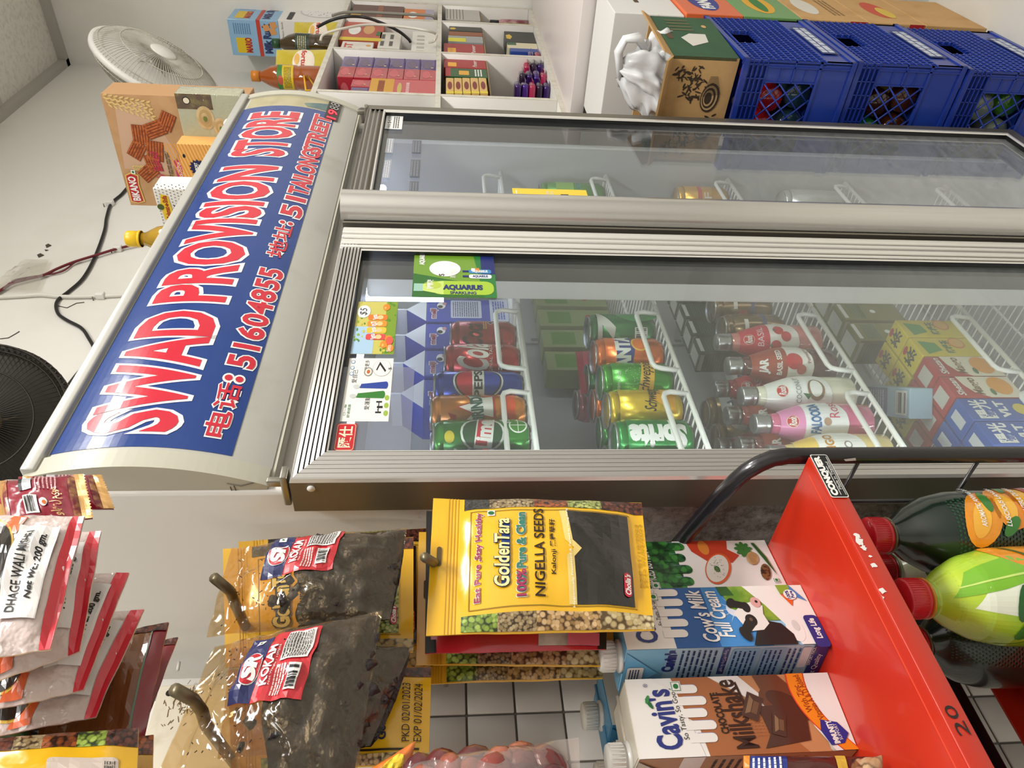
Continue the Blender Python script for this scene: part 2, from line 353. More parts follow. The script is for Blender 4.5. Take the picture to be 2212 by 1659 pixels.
mb=MB(); frame(1.114,DZ0,1.642,DZ1+.003,[(0,0,0,0,.05,alud),(0,0,0,0,.002,alud),(.002,.002,.002,.002,0,alud)]+[(.06,.028,.036*(.12+.13*i),.03,(-.0012 if i%2 else .003),alud if i%2==0 else alu) for i in range(7)]+[(.062,.030,.036,.032,-.002,alud),(.062,.036,.038,.036,-.002,aluw),(.062,.038,.040,.038,.001,aluw),(.062,.038,.040,.038,.02,black),(.064,.040,.042,.040,.05,black)],alu,mb); dr=mb.build('door',FR,world=True); dr['label']='right glass door of the fridge, frosted low down'
mb=MB(); mb.box((1.17,.010,DZ0+.034),(1.606,.014,DZ1-.036),frost); mb.build('glass',dr,loc=FR.location)
mb=MB(); hm=mat('dcdbd8',.24,metal=.9); pr=[]
for k in range(13): q=PI*k/12; pr.append((1.149-.033*math.cos(q),-.002-.034*math.sin(q)**.8))
vs=[V((x,y,z)) for z in (DZ0+.004,DZ1+.006) for x,y in pr]; n=len(pr)
mb.add(vs,[(i,i+1,n+i+1,n+i) for i in range(n-1)],hm,True); mb.add(vs,[tuple(range(n)),tuple(range(2*n-1,n-1,-1))],hm); mb.build('handle',dr,loc=FR.location)
mb=MB(); frame(1.17,DZ0+.036,1.604,DZ1-.04,[(0,.012,-.004,-.004,.054,black),(.03,.014,.006,.006,.02,black)],black,mb); mb.build('gasket',dr,loc=FR.location)
steel=mat('9a968c',.35,metal=.9)   # top hinge plates
for x in (.549,1.628): mb=MB(); mb.rbox((x,.0,1.566),(x+.018,.046,1.574),steel,.002); mb.rbox((x+.004,.01,1.572),(x+.012,.02,1.59),steel,.002); mb.build('hinge',FR,world=True)
mb=MB()
p=onX(672,1055,.5445); mb.lathe([(.0,-.001),(.004,-.001),(.0045,.001),(0,.0015)],WHITE,12,Matrix.Translation(p)@Matrix.Rotation(-PI/2,4,'Y')); mb.build('screw',dl,loc=FR.location)
# ---- wire shelves
wire=mat('eeeeea',.35,coat=.3)
def shelf(x0,x1,z,y0=.124,y1=.39):
    mb=MB(); n=int((x1-x0)/.0178)
    mb.tube([(x0,y0,z),(x1,y0,z)],.0042,wire,8); mb.tube([(x0,y1,z),(x1,y1,z)],.003,wire,6); mb.tube([(x0,(y0+y1)/2,z-.003),(x1,(y0+y1)/2,z-.003)],.003,wire,6)
    for i in range(n+1):
        x=x0+(x1-x0)*i/n; mb.tube([(x,y1,z+.004),(x,y0,z+.003)],.0014,wire,5)
    s=mb.build('wire_shelf',FR,world=True)
    w=x1-x0
    for a,b in ((.07,.5),(.62,.95)):
        xa,xb=x0+w*a,x0+w*b; z1=z+.041; y=y0-.004
        pts=[(xa,y+.004,z),(xa,y,z1-.012),(xa+.004,y,z1-.003),(xa+.012,y,z1),(xb-.012,y,z1),(xb-.004,y,z1-.003),(xb,y,z1-.012),(xb,y+.004,z)]
        m2=MB().tube(pts,.0042,wire,8); m2.build('lip_rail',s,loc=FR.location)
SHZ=[1.272,1.029,.739,.451,.2]
for z in SHZ[:5]: shelf(.595,1.062,z)
for z in SHZ[:5]: shelf(1.068,1.592,z)
# ---- header with sign
HX0,HX1,HZ0,HZ1=.57,1.70,1.593,1.843
def hy(z): return .001+1.53*(z-1.737)**2
def HS(u,v,h=0):
    z=HZ1+(HZ0-HZ1)*v; t=3.06*(z-1.737); n=V((0,-1,t)).normalized(); return V((HX0+(HX1-HX0)*u,hy(z),z))+n*h
def hz(px,py):
    best=None
    for k in range(-10,140):
        z=HZ0+(HZ1-HZ0)*k/130; p=onY(px,py,hy(z)); d=abs(p.z-z)
        if best is None or d<best[0]: best=(d,p.x,z)
    return best[1],best[2]
def huv(px,py): x,z=hz(px,py); return (x-HX0)/(HX1-HX0)*1130,(HZ1-z)/(HZ1-HZ0)*250
cream=mat('bfbcac',.34,coat=.25,var='b3b09e',vscale=5,vmix=.33); strip=mat('b9b8b0',.4,var='a9a79d',vscale=12,vmix=.36)
mb=MB(); mb.sheet(HS,4,24,strip)
N_=24; prof=[(hy(HZ1+(HZ0-HZ1)*k/N_),HZ1+(HZ0-HZ1)*k/N_) for k in range(N_+1)]+[(.066,HZ0),(.066,HZ1+.004)]
# end caps proud of the face, with a lip
for xa,xb in ((HX0-.006,HX0+.020),(HX1-.020,HX1+.004)):
    pts=[(y-.004,z) for y,z in prof[:N_+1]]+prof[N_+1:]; M=Matrix(((0,1,0,0),(1,0,0,0),(0,0,1,0),(0,0,0,1)))
    n=len(pts); vs=[V((xa,y,z)) for y,z in pts]+[V((xb,y,z)) for y,z in pts]; tri=tessellate_polygon([[V((y,z,0)) for y,z in pts]])
    mb.add(vs,[tuple(t) for t in tri]+[tuple(i+n for i in reversed(t)) for t in tri],cream); mb.add(vs,[(i,(i+1)%n,(i+1)%n+n,i+n) for i in range(n)],cream)
mb.box((HX0,.02,HZ1-.004),(HX1,.068,HZ1+.004),cream); mb.box((HX0,.034,HZ0-.004),(HX1,.066,HZ0+.004),cream); mb.box((HX0,.06,HZ0),(HX1,.068,HZ1),cream)
mb.rbox((HX0,.0065,HZ1-.012),(HX1,.024,HZ1+.004),mat('c6c5bf',.3,metal=.3),.003)
hd=mb.build('header',FR,world=True)
# scuffs on the end cap
mb=MB(); gr=mat('7d7668',.9)
for a in ([(497,1052),(506,1075),(512,1090)],[(505,1050),(513,1068)],[(490,1045),(520,1050),(548,1043)],[(503,1060),(515,1088)]): mb.tube([onX(px,py,HX0-.0065) for px,py in a],.0006,gr,5)
mb.build('scuff_mark',hd,loc=FR.location)
signblue=mat('103a82',.24,coat=.3,bump=.06,bscale=22,var='0e367c',vscale=9,vmix=.4); signred=mat('cc2238',.25,coat=.3); signwhite=mat('f3f2ef',.2,coat=.5)
mb=MB(); P=Print(mb,HS,1130,250,cell=(None,8),lift=.0005)
a=huv(105,984); b=huv(520,990); c=huv(525,234); d=huv(712,250)
u0=(a[0]+b[0])/2; u1=(c[0]+d[0])/2; v0=(a[1]+c[1])/2+3; v1=(b[1]+d[1])/2
P.rect(u0,v0,u1,v1,signblue,1)
def word(t,tl,br,vs=None,bold=.03,ow=.045,**k):
    (ua,va),(ub,vb)=huv(*tl),huv(*br)
    if vs: va,vb=vs
    P.text(t,ua,va,ub,vb,signred,2,bold=bold,outline=signwhite,ow=ow,**k)
_,va=huv(190,930); _,vb=huv(366,938); A=(va,vb)
word('SWAD',(190,938),(440,676),A); word('PROVISION',(330,656),(560,360),A); word('STORE',(470,346),(640,245),A)
_,va=huv(440,930); _,vb=huv(493,935); B=(va,vb)
word('电话',(434,940),(530,836),B,.012,.045)
for t in (0,1):
    uu,_=huv(500,818); vv=B[0]+(B[1]-B[0])*(.28+.5*t); P.ell(uu,vv,9,7,signwhite,2,14); P.ell(uu,vv,5.5,4.5,signred,3,12)
_,vc=huv(489,788); _,vd=huv(548,790); C_=(vc,vd); word('51604855',(488,788),(600,586),C_,.03,.045,spacing=1.1)
word('地址',(570,552),(630,492),B,.012,.045)
for t in (0,1):
    uu,_=huv(620,483); vv=B[0]+(B[1]-B[0])*(.28+.5*t); P.ell(uu,vv,8,6,signwhite,2,14); P.ell(uu,vv,5,4,signred,3,12)
word('51',(610,464),(660,434),C_,.03,.045); word('TAILONG',(640,420),(690,334),C_,.035,.045); word('STREET',(660,326),(710,255),C_,.035,.045)
mb.build('sign_sheet',hd,loc=FR.location)
# old printed strip right of the sheet, with the temperature display
mb=MB(); P=Print(mb,HS,1130,250,cell=(None,8),lift=.0004)
old=mat('b5ab85',.3,coat=.5,var='9a9068',vscale=18,vmix=.38); P.rect(u1,v0+6,1108,v1,old,1)
P.poly([(u1+6,150),(u1+24,140),(u1+40,176),(1100,200),(1104,v1-4),(u1+4,v1-4)],mat('4e6a72',.3,var='6f8478',vscale=30),2)
mb.build('printed_strip',hd,loc=FR.location)
mb=MB(); a=huv(700,256); b=huv(738,228); P=Print(mb,HS,1130,250,cell=(None,6),lift=.002)
P.rect(a[0],a[1],b[0],b[1],mat('0c0c0e',.2),1); um=(a[0]+b[0])/2; vm=(a[1]+b[1])/2
P.lift=.001; P.text('19',a[0]+5,vm-9,um+2,vm+9,mat('ff2436',.4,emit=3),3,bold=.01); P.text('88',um+6,vm-9,b[0]-5,vm+9,mat('9a9a96',.5),3,bold=.01)
mb.build('temperature_display',hd,loc=FR.location)
# ================================================================= GOODS IN THE FRIDGE
alumin=mat('c9cacc',.22,metal=.95); lidm=mat('b4b6b8',.3,metal=.9)
def face_az(x,y): return math.atan2(CAM.y-y,CAM.x-x)
def can(label,x,y,z,col,art=None,r=.033,h=.117,group=None,metal=.45,turn=0,side=None):
    t=thing('drink_can',label,'can',(x,y,z),0,group); m=mat(col,.26,metal=metal,coat=.3)
    mb=MB(); mb.lathe([(r*.72,0),(r*.80,.003),(r*.9,.008),(r,.014),(r,h-.016)],m,26); mb.lathe([(r*.72,0),(r*.80,.003),(r*.88,.008)],alumin,26)
    mb.lathe([(r,h-.016),(r*.93,h-.008),(r*.84,h-.003)],m,26)
    if art:
        a=face_az(x,y)+math.radians(turn); W=r*math.radians(176)*1000; H=(h-.03)*1000
        P=Print(mb,cyl(r,.014,h-.016,a-math.radians(88),a+math.radians(88)),W,H,cell=(3,None),lift=.00025); art(P)
    mb.build('body',t)
    l=MB(); l.lathe([(r*.84,h-.004),(r*.87,h),(r*.83,h),(r*.78,h-.006),(0,h-.006)],lidm,26); l.rbox((-.006,-.011,h-.0055),(.006,.006,h-.004),alumin,.001,1); l.build('lid',t); return t
def row(px,yr,Y,half=44): return onY(px,yr+half,Y).x
S1,S2,S3,S4,S5=[z+.0055 for z in SHZ]
def a_zero(P): P.text('Coca',P.W*.40,6,P.W*.83,38,mat('2a1414',.35),1,shear=.35,bold=.03); P.ell(P.W*.86,52,6,6,mat('f0e8e0',.4),1,4); P.ell(P.W*.86,52,4.6,4.6,BLACK,2,4); P.lines(P.W*.7,40,P.W*.95,47,2,mat('d8b060',.4),1); P.text('zero',P.W*.45,60,P.W*.8,72,mat('2a1414',.35),1)
def a_coke(P):
    w=mat('f4f0ea',.35); P.text('Coca',P.W*.02,8,P.W*.38,52,w,1,shear=.35,bold=.03); P.text('Cola',P.W*.40,6,P.W*.93,54,w,1,shear=.35,bold=.025); P.text('ORIGINAL TASTE',P.W*.2,56,P.W*.9,61,w,1); P.ell(P.W*.86,72,6,6,w,1); P.ell(P.W*.86,72,5,5,RED,2); P.lines(P.W*.4,70,P.W*.7,78,2,w,1)
def a_pepsi(P):
    w=mat('f2f2ee',.35); c=(P.W*.66,52); P.ell(*c,31,38,w,1,28); P.ell(*c,28.5,35.5,mat('16161a',.3),2,28)
    P.poly([(c[0]+27*math.cos(a),c[1]+33*math.sin(a)) for a in [math.radians(k) for k in range(195,346,15)]],mat('d2203a',.3),3); P.poly([(c[0]+27*math.cos(a),c[1]+33*math.sin(a)) for a in [math.radians(k) for k in range(15,166,15)]],mat('2342b4',.3),3)
    P.rect(c[0]-27,c[1]-9,c[0]+27,c[1]+9,w,4); P.text('PEPSI',c[0]-25,c[1]-6,c[0]+25,c[1]+6,BLACK,5,bold=.03)
def a_mir(P):
    w=mat('f2f0ea',.35); c=P.W*.62; P.rect(0,88,P.W,108,mat('e0501c',.3),1); P.poly([(c-26,30),(c-10,44),(c,22),(c+8,44),(c+26,34),(c+20,62),(c+24,78),(c-18,80),(c-14,64),(c-28,58)],mat('c03018',.35),1); P.poly([(c-23,33),(c-9,47),(c,26),(c+7,47),(c+23,38),(c+17,62),(c+20,75),(c-15,76),(c-12,62),(c-25,56)],w,2)
    P.text('MiRINDA',c-27,44,c+27,60,mat('1d5a48',.35),3,bold=.05,rot=6); 
    for u,v,q in ((c+24,86,5),(c+30,18,4),(c-22,14,5)): P.ell(u,v,q,q,mat('c8481c',.35),2); P.ell(u,v,q*.6,q*.6,mat('e8a030',.35),3)
    P.poly([(c-30,20),(c-8,10),(c-12,22)],mat('c8301c',.35),1)
def a_lime(P):
    w=mat('f2f2ec',.35); c=P.W*.62; P.ell(c,54,29,31,w,1); P.ell(c,54,26,28,mat('17502c',.35),2); P.poly([(c-32,40),(c+30,48),(c+26,72),(c-28,66)],w,3); P.poly([(c-30,42),(c+28,50),(c+24,69),(c-26,63)],mat('cc2030',.3),4); P.text('Lime',c-22,46,c+22,66,w,5,bold=.05,rot=-6)
    for u,v in ((c+12,104),(c+30,92)): P.ell(u,v,13,13,w,1); P.ell(u,v,11,11,mat('3f8a2a',.35),2); [P.rect(u-11,v-.5,u+11,v+.5,w,3) for _ in (0,)]; P.rect(u-.6,v-11,u+.6,v+11,w,3)
    P.ell(c-6,8,9,7,mat('d8c830',.35),1)
def a_blue(P): P.text('Bar',P.W*.5,40,P.W*.95,66,mat('cc2030',.35),1,bold=.05); P.rect(0,8,P.W,12,mat('d8dae0',.3),1)
spec1=[('red can with black script lettering on the top fridge shelf',1107,697,'b3202a',a_zero,.0322,.112,.165),('red can with white script lettering on the top fridge shelf',1112,748,'c01e28',a_coke,.0322,.122,.155),('blue can with a red white and blue globe on the top fridge shelf',1120,804,'2340ae',a_pepsi,.0285,.138,.15),('orange can with a white star badge on the top fridge shelf',1130,845,'d9832a',a_mir,.0285,.142,.148),('green lime can with a red ribbon badge on the top fridge shelf',1140,903,'35912e',a_lime,.0285,.138,.145),('dark blue can at the left end of the top fridge shelf row',1150,957,'26408f',a_blue,.0285,.132,.145)]
xs=[]
for lb,px,yr,col,art,r,h,Y in spec1:
    x=row(px,yr,Y,38); 
    if xs: x=min(x,xs[-1][0]-xs[-1][1]-r-.0005)
    xs.append((x,r)); can(lb,x,Y,S1,col,art,r,h,'cans on the top fridge shelf')
can('amber can standing behind the orange can on the top fridge shelf',xs[3][0]-.005,.2135,S1,'c08a3a',None,.0285,.142,'cans on the top fridge shelf')
can('amber can standing behind the green lime can on the top fridge shelf',xs[4][0]-.004,.211,S1,'b8823a',None,.0285,.142,'cans on the top fridge shelf')
# second shelf cans
W_=mat('f2f2ee',.35)
def a_7(P): P.text('7',P.W*.42,0,P.W*.9,26,W_,1,bold=.06); P.bars(P.W*.3,62,P.W*.6,84,BLACK,W_,1,18); P.ell(P.W*.95,70,24,40,mat('2a9a48',.3),1)
def a_fanta(P):
    c=P.W*.6; P.poly([(c-34,18),(c+36,18),(c+38,44),(c+10,50),(c-34,42)],mat('26388c',.3),1); P.text('FANTA',c-36,18,c+36,40,W_,2,bold=.06); P.ell(c+16,58,15,15,mat('f4c050',.35),2); P.ell(c+16,58,12,12,mat('ef7a14',.35),3)
    for k in range(6): q=k*PI/6; P.poly([(c+16-12*math.cos(q),58-12*math.sin(q)),(c+16+12*math.cos(q),58+12*math.sin(q)),(c+16.8+12*math.cos(q+.06),58+12*math.sin(q+.06)),(c+15.2-12*math.cos(q+.06),58-12*math.sin(q+.06))],mat('f4c050',.35),4)
    P.poly([(c+26,44),(c+40,42),(c+34,50)],DGREEN,3)
def a_sg(P):
    P.poly([(0,34),(P.W,52),(P.W,72),(0,60)],mat('e8b83a',.3),1); P.text('Schweppes',P.W*.3,44,P.W*.98,66,BLACK,2,shear=.3,bold=.01,rot=-7); P.text('Cream Soda',P.W*.3,6,P.W*.7,12,W_,1,rot=-4)
    R=random.Random(3); 
    for k in range(60): u=R.uniform(.3,.95)*P.W; P.ell(u,R.uniform(14,40)+u*.1,.5,.5,W_,1,6)
def a_sy(P): P.text('Schweppes',P.W*.5,40,P.W*1.06,64,BLACK,2,shear=.3,bold=.01,rot=-7); P.poly([(P.W*.45,85),(P.W*.7,50),(P.W,70),(P.W,87)],mat('e0a52a',.3),1)
def a_spr(P): P.text('Sprite',P.W*.42,4,P.W*.86,84,W_,1,bold=.06,rot=90)
def a_dk(P): P.text('RED',P.W*.6,30,P.W*.9,44,W_,1); P.text('FU',P.W*.6,48,P.W*.9,60,W_,1); P.rect(P.W*.5,62,P.W,80,mat('d8d4cc',.4),1)
spec2=[('green can with a white numeral on the second fridge shelf',1405,680,'1f7a3c',a_7),('orange can with bold white letters on a blue patch',1432,733,'ee7426',a_fanta),('green can with a slanted yellow band on the second fridge shelf',1455,785,'3f9a2a',a_sg),('plain yellow can on the second fridge shelf',1478,841,'d3b222',a_sy),('green can with large white upright lettering on the second fridge shelf',1492,906,'1f8a3a',a_spr),('dark red can at the left end of the second fridge shelf row',1502,955,'5a1c1c',a_dk)]
xs=[]
for lb,px,yr,col,art in spec2:
    x=row(px,yr,.16,40)
    if xs: x=min(x,xs[-1]-.0665)
    xs.append(x); can(lb,x,.16,S2,col,art,.033,.117,'cans on the second fridge shelf')
for i,(x,y,col,lb) in enumerate([(xs[1]+.02,.228,'1f7a3c','green can behind the orange can on the second fridge shelf'),(xs[2]+.02,.228,'e8702a','orange can behind the banded green can on the second fridge shelf'),(xs[3]+.02,.228,'2f8a3a','green can behind the yellow can on the second fridge shelf'),(xs[4]+.02,.228,'2f8a3a','green can behind the can with upright white lettering'),(xs[3]+.0,.297,'e8824a','orange can in the third row of the second fridge shelf'),(xs[4]+.0,.297,'8a9a8a','grey green can in the third row of the second fridge shelf'),(xs[0]+.0,.33,'c8788a','pink can at the back right of the second fridge shelf')]):
    can(lb,x,y,S2,col,None,.033,.117,'cans on the second fridge shelf')
# pouches and packs as small boxes
def printed_box(name,label,cat,loc,rz,w,d,h,col,front=None,left=None,top=None,right=None,group=None,r=.002,m=None):
    """box w (x) by d (y) by h, standing on loc (centre of base); artwork on -y front, -x left, top"""
    t=thing(name,label,cat,loc,rz,group); mm=m or mat(col,.45,coat=.15); mb=MB(); mb.rbox((-w/2,-d/2,0),(w/2,d/2,h),mm,r,2,smooth=False)
    K=1000
    if front: front(Print(mb,plane((-w/2,-d/2,h),(w,0,0),(0,0,-h)),w*K,h*K))
    if left: left(Print(mb,plane((-w/2,d/2,h),(0,-d,0),(0,0,-h)),d*K,h*K))
    if right: right(Print(mb,plane((w/2,-d/2,h),(0,d,0),(0,0,-h)),d*K,h*K))
    if top: top(Print(mb,plane((-w/2,d/2,h),(w,0,0),(0,-d,0)),w*K,d*K))
    mb.build('body',t); return t
# milk cartons with gable tops
blu=mat('2b46b8',.4,coat=.2,var='2740ac',vscale=6); wht=mat('e9ebf0',.4)
def gable(label,x,y,z):
    t=thing('milk_carton',label,'carton',(x,y,z),0,'blue milk cartons behind the cans'); w,h=.072,.155; mb=MB(); mb.rbox((-w/2,-w/2,0),(w/2,w/2,h),blu,.002,2,smooth=False)
    f=Print(mb,plane((-w/2,-w/2,h),(w,0,0),(0,0,-h)),72,155); f.text('meiji',8,8,40,22,mat('e8e4f0',.4),1,bold=.08); f.text('meiji',9,9,39,21,mat('a02850',.4),2,bold=.03); f.ell(50,28,11,8,W_,1); f.ell(46,26,5,5,BLACK,2); f.ell(56,34,5,4,mat('c8909a',.4),2); f.rrect(10,46,68,104,3,mat('cdd2ea',.4),1); f.lines(14,50,64,100,12,mat('40486a',.5),2,.4,3); f.rect(0,120,72,155,mat('c8cde8',.4),1); f.lines(6,126,66,150,5,mat('3a56b8',.5),2,.5,5)
    f=Print(mb,plane((-w/2,w/2,h),(0,-w,0),(0,0,-h)),72,155); f.text('meiji',9,9,39,21,mat('a02850',.4),2,bold=.03); f.ell(48,30,11,8,W_,1); f.ell(44,28,5,5,BLACK,2); f.ell(54,36,5,4,mat('c8909a',.4),2); f.rrect(8,50,66,112,3,mat('cdd2ea',.4),1); f.lines(12,54,62,108,12,mat('40486a',.5),2,.4,4)
    mb.build('body',t); g=MB(); a=w/2; e=.038
    g.add([(-a,-a,h),(a,-a,h),(a,a,h),(-a,a,h),(0,-a,h+e),(0,a,h+e)],[(0,1,4),(2,3,5)],wht); g.add([(-a,-a,h),(a,-a,h),(a,a,h),(-a,a,h),(0,-a,h+e),(0,a,h+e)],[(1,2,5,4),(3,0,4,5)],blu); g.box((-.002,-a,h+e-.001),(.002,a,h+e+.016),wht); g.build('gable_top',t)
for i,lb in enumerate(('rightmost blue milk carton on the top fridge shelf','second blue milk carton from the right on the top fridge shelf','third blue milk carton from the right on the top fridge shelf','leftmost blue milk carton on the top fridge shelf')): gable(lb,(1.165,1.086,1.007,.928)[i],.245+.001*i,S1)
# glass bottles on the third shelf
capm=mat('b8b8ba',.3,metal=.9)
def drink(label,x,y,z,liq,lab,art,group,turn=0):
    t=thing('juice_bottle',label,'bottle',(x,y,z),0,group); mb=MB(); m=mat(liq,.12,coat=.7,spec=.6)
    pr=[(.026,0),(.031,.005),(.0315,.03),(.0315,.085),(.029,.105),(.022,.128),(.0165,.145),(.0145,.158)]
    mb.lathe(pr,m,24); mb.build('glass',t)
    l=MB(); a=face_az(x,y)+math.radians(turn)
    def rad(v): 
        z_=.145-.10*v
        for (r0,z0),(r1,z1) in zip(pr,pr[1:]):
            if z0<=z_<=z1: return r0+(r1-r0)*(z_-z0)/(z1-z0)+.0006
        return .032
    lm=mat(lab,.4,coat=.3); hi,lo=.145,.045
    def S(u,v,h=0):
        q=a-math.radians(100)+math.radians(200)*u; z_=hi+(lo-hi)*v; rr=rad(v)+h
        return V((rr*math.cos(q),rr*math.sin(q),z_))
    P=Print(l,S,110,100,cell=(5,5),lift=.0003)
    P.poly([(0,0),(110,0),(110,52)]+[(55+55*math.cos(q),55+45*math.sin(q)) for q in [PI*k/10 for k in range(1,10)]]+[(0,52)],lm,1); art(P); l.build('label',t)
    c=MB(); c.lathe([(.0155,.158),(.0155,.162),(.0150,.163),(.0150,.166),(.0155,.167),(.0155,.180),(.0145,.182),(0,.182)],capm,20); c.build('cap',t); return t
def logo(P,u,v): P.ell(u,v,13,9,mat('e8d8c0',.4),3); P.ell(u,v,12,8,RED,4); P.text('Rooh',u-9,v-5,u+9,v+5,W_,5,shear=.3,bold=.03)
def a_st(P): P.rect(0,0,110,48,mat('d42840',.35),2); logo(P,62,14); P.text('BASIL',48,28,88,38,mat('f0d8e0',.4),3); [P.ell(u,v,9,9,RED,3) for u,v in ((50,58),(78,64),(66,76))]; [P.ell(u,v,2,2,DGREEN,4) for u,v in ((50,50),(78,56))]
def a_po(P): P.rect(0,0,110,55,mat('a84a34',.35),2); P.text('JAR',40,12,70,28,W_,3,bold=.05); P.text('BASIL SEED',40,38,88,46,W_,3,bold=.03); P.ell(64,66,14,14,RED,3); P.ell(50,78,8,8,mat('c03a28',.4),4); P.text('Pomegranate',60,84,100,92,mat('8a2020',.4),4,rot=15)
def a_co(P): logo(P,66,22); P.text('COCONUT',44,42,92,50,mat('8a8a90',.4),3); P.ell(66,74,18,14,mat('8a6a48',.5),3); P.ell(68,74,14,10,W_,4); P.poly([(50,60),(60,52),(58,66)],DGREEN,3); P.lines(20,60,42,80,5,mat('9a9aa0',.5),3)
def a_fa(P): P.rect(0,0,110,34,mat('e58fc0',.35),2); logo(P,60,16); P.text('FALOODA',40,42,92,56,mat('2f6aa8',.35),3,bold=.04); P.ell(58,66,6,6,mat('b08a70',.5),3); P.text('Rose',64,70,98,86,mat('d03a60',.4),3); P.rect(10,50,34,68,mat('e6e6e6',.4),3)
def a_ma(P): P.rect(0,0,110,30,mat('ecc860',.35),2); P.text('MANGO',36,40,92,52,mat('c88a1c',.35),3,bold=.03); P.ell(70,72,6,6,mat('90807a',.5),3); P.ell(70,72,4,4,W_,4)
spec3=[('strawberry pink bottle with a red label on the third fridge shelf',1790,693,'d8807c','f2eae6',a_st),('dark red pomegranate bottle on the third fridge shelf',1820,744,'5a2226','f2eeea',a_po),('creamy white coconut bottle on the third fridge shelf',1850,808,'e6e2cc','f0f0ee',a_co),('pink rose milk bottle on the third fridge shelf',1895,867,'d0628a','eeeef0',a_fa),('yellow mango bottle at the left end of the third fridge shelf row',1935,934,'e6cd84','f0eeea',a_ma)]
xs=[]
for lb,px,yr,liq,lab,art in spec3:
    x=row(px,yr,.158,48)
    if xs: x=min(x,xs[-1]-.0645)
    xs.append(x); drink(lb,x,.158,S3,liq,lab,art,'capped bottles on the third fridge shelf')
for x,y,liq,lab,art,lb in [(xs[1]+.02,.226,'b02838','c8303c',a_st,'red labelled bottle behind the dark red pomegranate bottle'),(xs[2]+.025,.224,'a8342c','b0402c',a_po,'red brown bottle in the second row behind the coconut bottle'),(xs[2]+.02,.292,'b02838','c8303c',a_st,'red labelled bottle in the third row of the third fridge shelf'),(xs[3]+.02,.226,'8a3a38','c8303c',a_po,'dark red bottle in the second row behind the rose milk bottle'),(xs[3]+.015,.294,'d8d4c8','f0f0ee',a_co,'pale bottle in the third row behind the rose milk bottle'),(xs[4]+.02,.226,'d0628a','eeeef0',a_fa,'pink bottle in the second row behind the yellow mango bottle')]:
    drink(lb,x,y,S3,liq,lab,art,'capped bottles on the third fridge shelf')
# behind the bottles: brown cans, dark green packs, milk pouches
def a_br(P): P.rect(0,56,P.W,64,mat('2a3060',.4),1); P.rect(P.W*.5,20,P.W*.75,28,mat('d8d4c8',.4),1); P.ell(P.W*.4,40,9,9,mat('a03828',.4),1)
for i in range(3): can(('bronze can farthest right at the back of the third fridge shelf','bronze can in the middle at the back of the third fridge shelf','bronze can nearest the bottles at the back of the third fridge shelf')[i],1.03-.07*i,.352,S3,'8a6a34',a_br,.033,.15,'bronze cans at the back of the third shelf',metal=.6)
def a_tp(P): P.rect(P.W*.1,2,P.W*.9,10,mat('c9c9c4',.5),1); P.ell(P.W*.5,70,6,6,mat('d8dcd8',.5),1); P.lines(P.W*.1,20,P.W*.9,50,6,mat('2f5a40',.5),1)
def t_tp(P): P.rect(P.W*.1,P.H*.2,P.W*.9,P.H*.8,mat('b9bab4',.5),1)
for i in range(4,8): printed_box('juice_carton','dark green juice carton behind the glass bottles','carton',(1.01-.052*i-.0,.365,S3),0,.046,.038,.13,'17402c',a_tp,a_tp,t_tp,group='dark green cartons at the back of the third shelf')
def pouch(name,label,cat,S,W,H,m,art=None,group=None,nu=16,nv=20,T=.012,cell=None,back=True,loc=None,art2=None,parts=None):
    """sealed soft packet: front sheet S, back sheet mirrored with thickness T"""
    c=S(.5,.5,0); t=thing(name,label,cat,loc or c,0,group); mb=MB(); mb.sheet(lambda u,v:S(u,v,0),nu,nv,m)
    if back: mb.sheet(lambda u,v:S(u,v,-2*max(S.b(u,v),0)*S.T-.0012),nu,nv,m,flip=True)
    if back:
        e=[(i/nu,0) for i in range(nu+1)]+[(1,j/nv) for j in range(1,nv+1)]+[(i/nu,1) for i in range(nu-1,-1,-1)]+[(0,j/nv) for j in range(nv-1,0,-1)]
        k=len(e); vs=[S(u,v,0) for u,v in e]+[S(u,v,-.0012) for u,v in e]; mb.add(vs,[(i,(i+1)%k,(i+1)%k+k,i+k) for i in range(k)],m)
    if art: art(Print(mb,S,W,H,cell=cell or (W/nu,H/nv),lift=.0005))
    mb.build('packet',t,world=True); 
    if parts: parts(t)
    return t
def pillow(TL,TR,BL,BR,T=.015,wr=.002,seed=0,e0=.0,e1=0,flat=.0,fs=14):
    """puffed packet surface; e0/e1 share of the height kept flat at top and bottom"""
    so=V((seed*3.7,seed*1.3,seed*2.1))
    def b(u,v):
        w=(v-e0)/(1-e0-e1); 
        if w<=0 or w>=1: return 0
        return (max(0,4*u*(1-u))**.6)*(max(0,4*w*(1-w))**.55)
    def bul(u,v):
        edge=min(1,8*min(u,1-u)) ; return T*b(u,v)+wr*noise.noise(so+V((u*fs*.35,v*fs*.55,0)))*(.35+.65*b(u,v))
    S=quad(TL,TR,BL,BR,bul); S.b=b; S.T=T
    # thickness used by the back sheet
    return S
def milk_pouch(label,x,y,z,rz):
    c,s_=math.cos(rz),math.sin(rz); f=lambda a,b_,h:V((x+a*c-b_*s_,y+a*s_+b_*c,z+h)); S=pillow(f(-.05,-.0,.13),f(.05,0,.13),f(-.05,-.014,0),f(.05,-.014,0),.022,.003,2,.06,.05)
    def art(P): P.poly([(0,30),(40,70),(0,110)],mat('2a78c0',.35),1); P.poly([(50,130),(80,80),(100,130)],mat('2a78c0',.35),1); P.text('Verka',25,12,80,32,mat('24408a',.35),1,bold=.05); P.lines(45,45,92,78,9,mat('5a5e66',.5),1,.4)
    return pouch('milk_pouch',label,'pouch',S,100,130,mat('e6e8ea',.3,coat=.4),art,'white milk pouches on the third shelf',loc=(x,y,z))
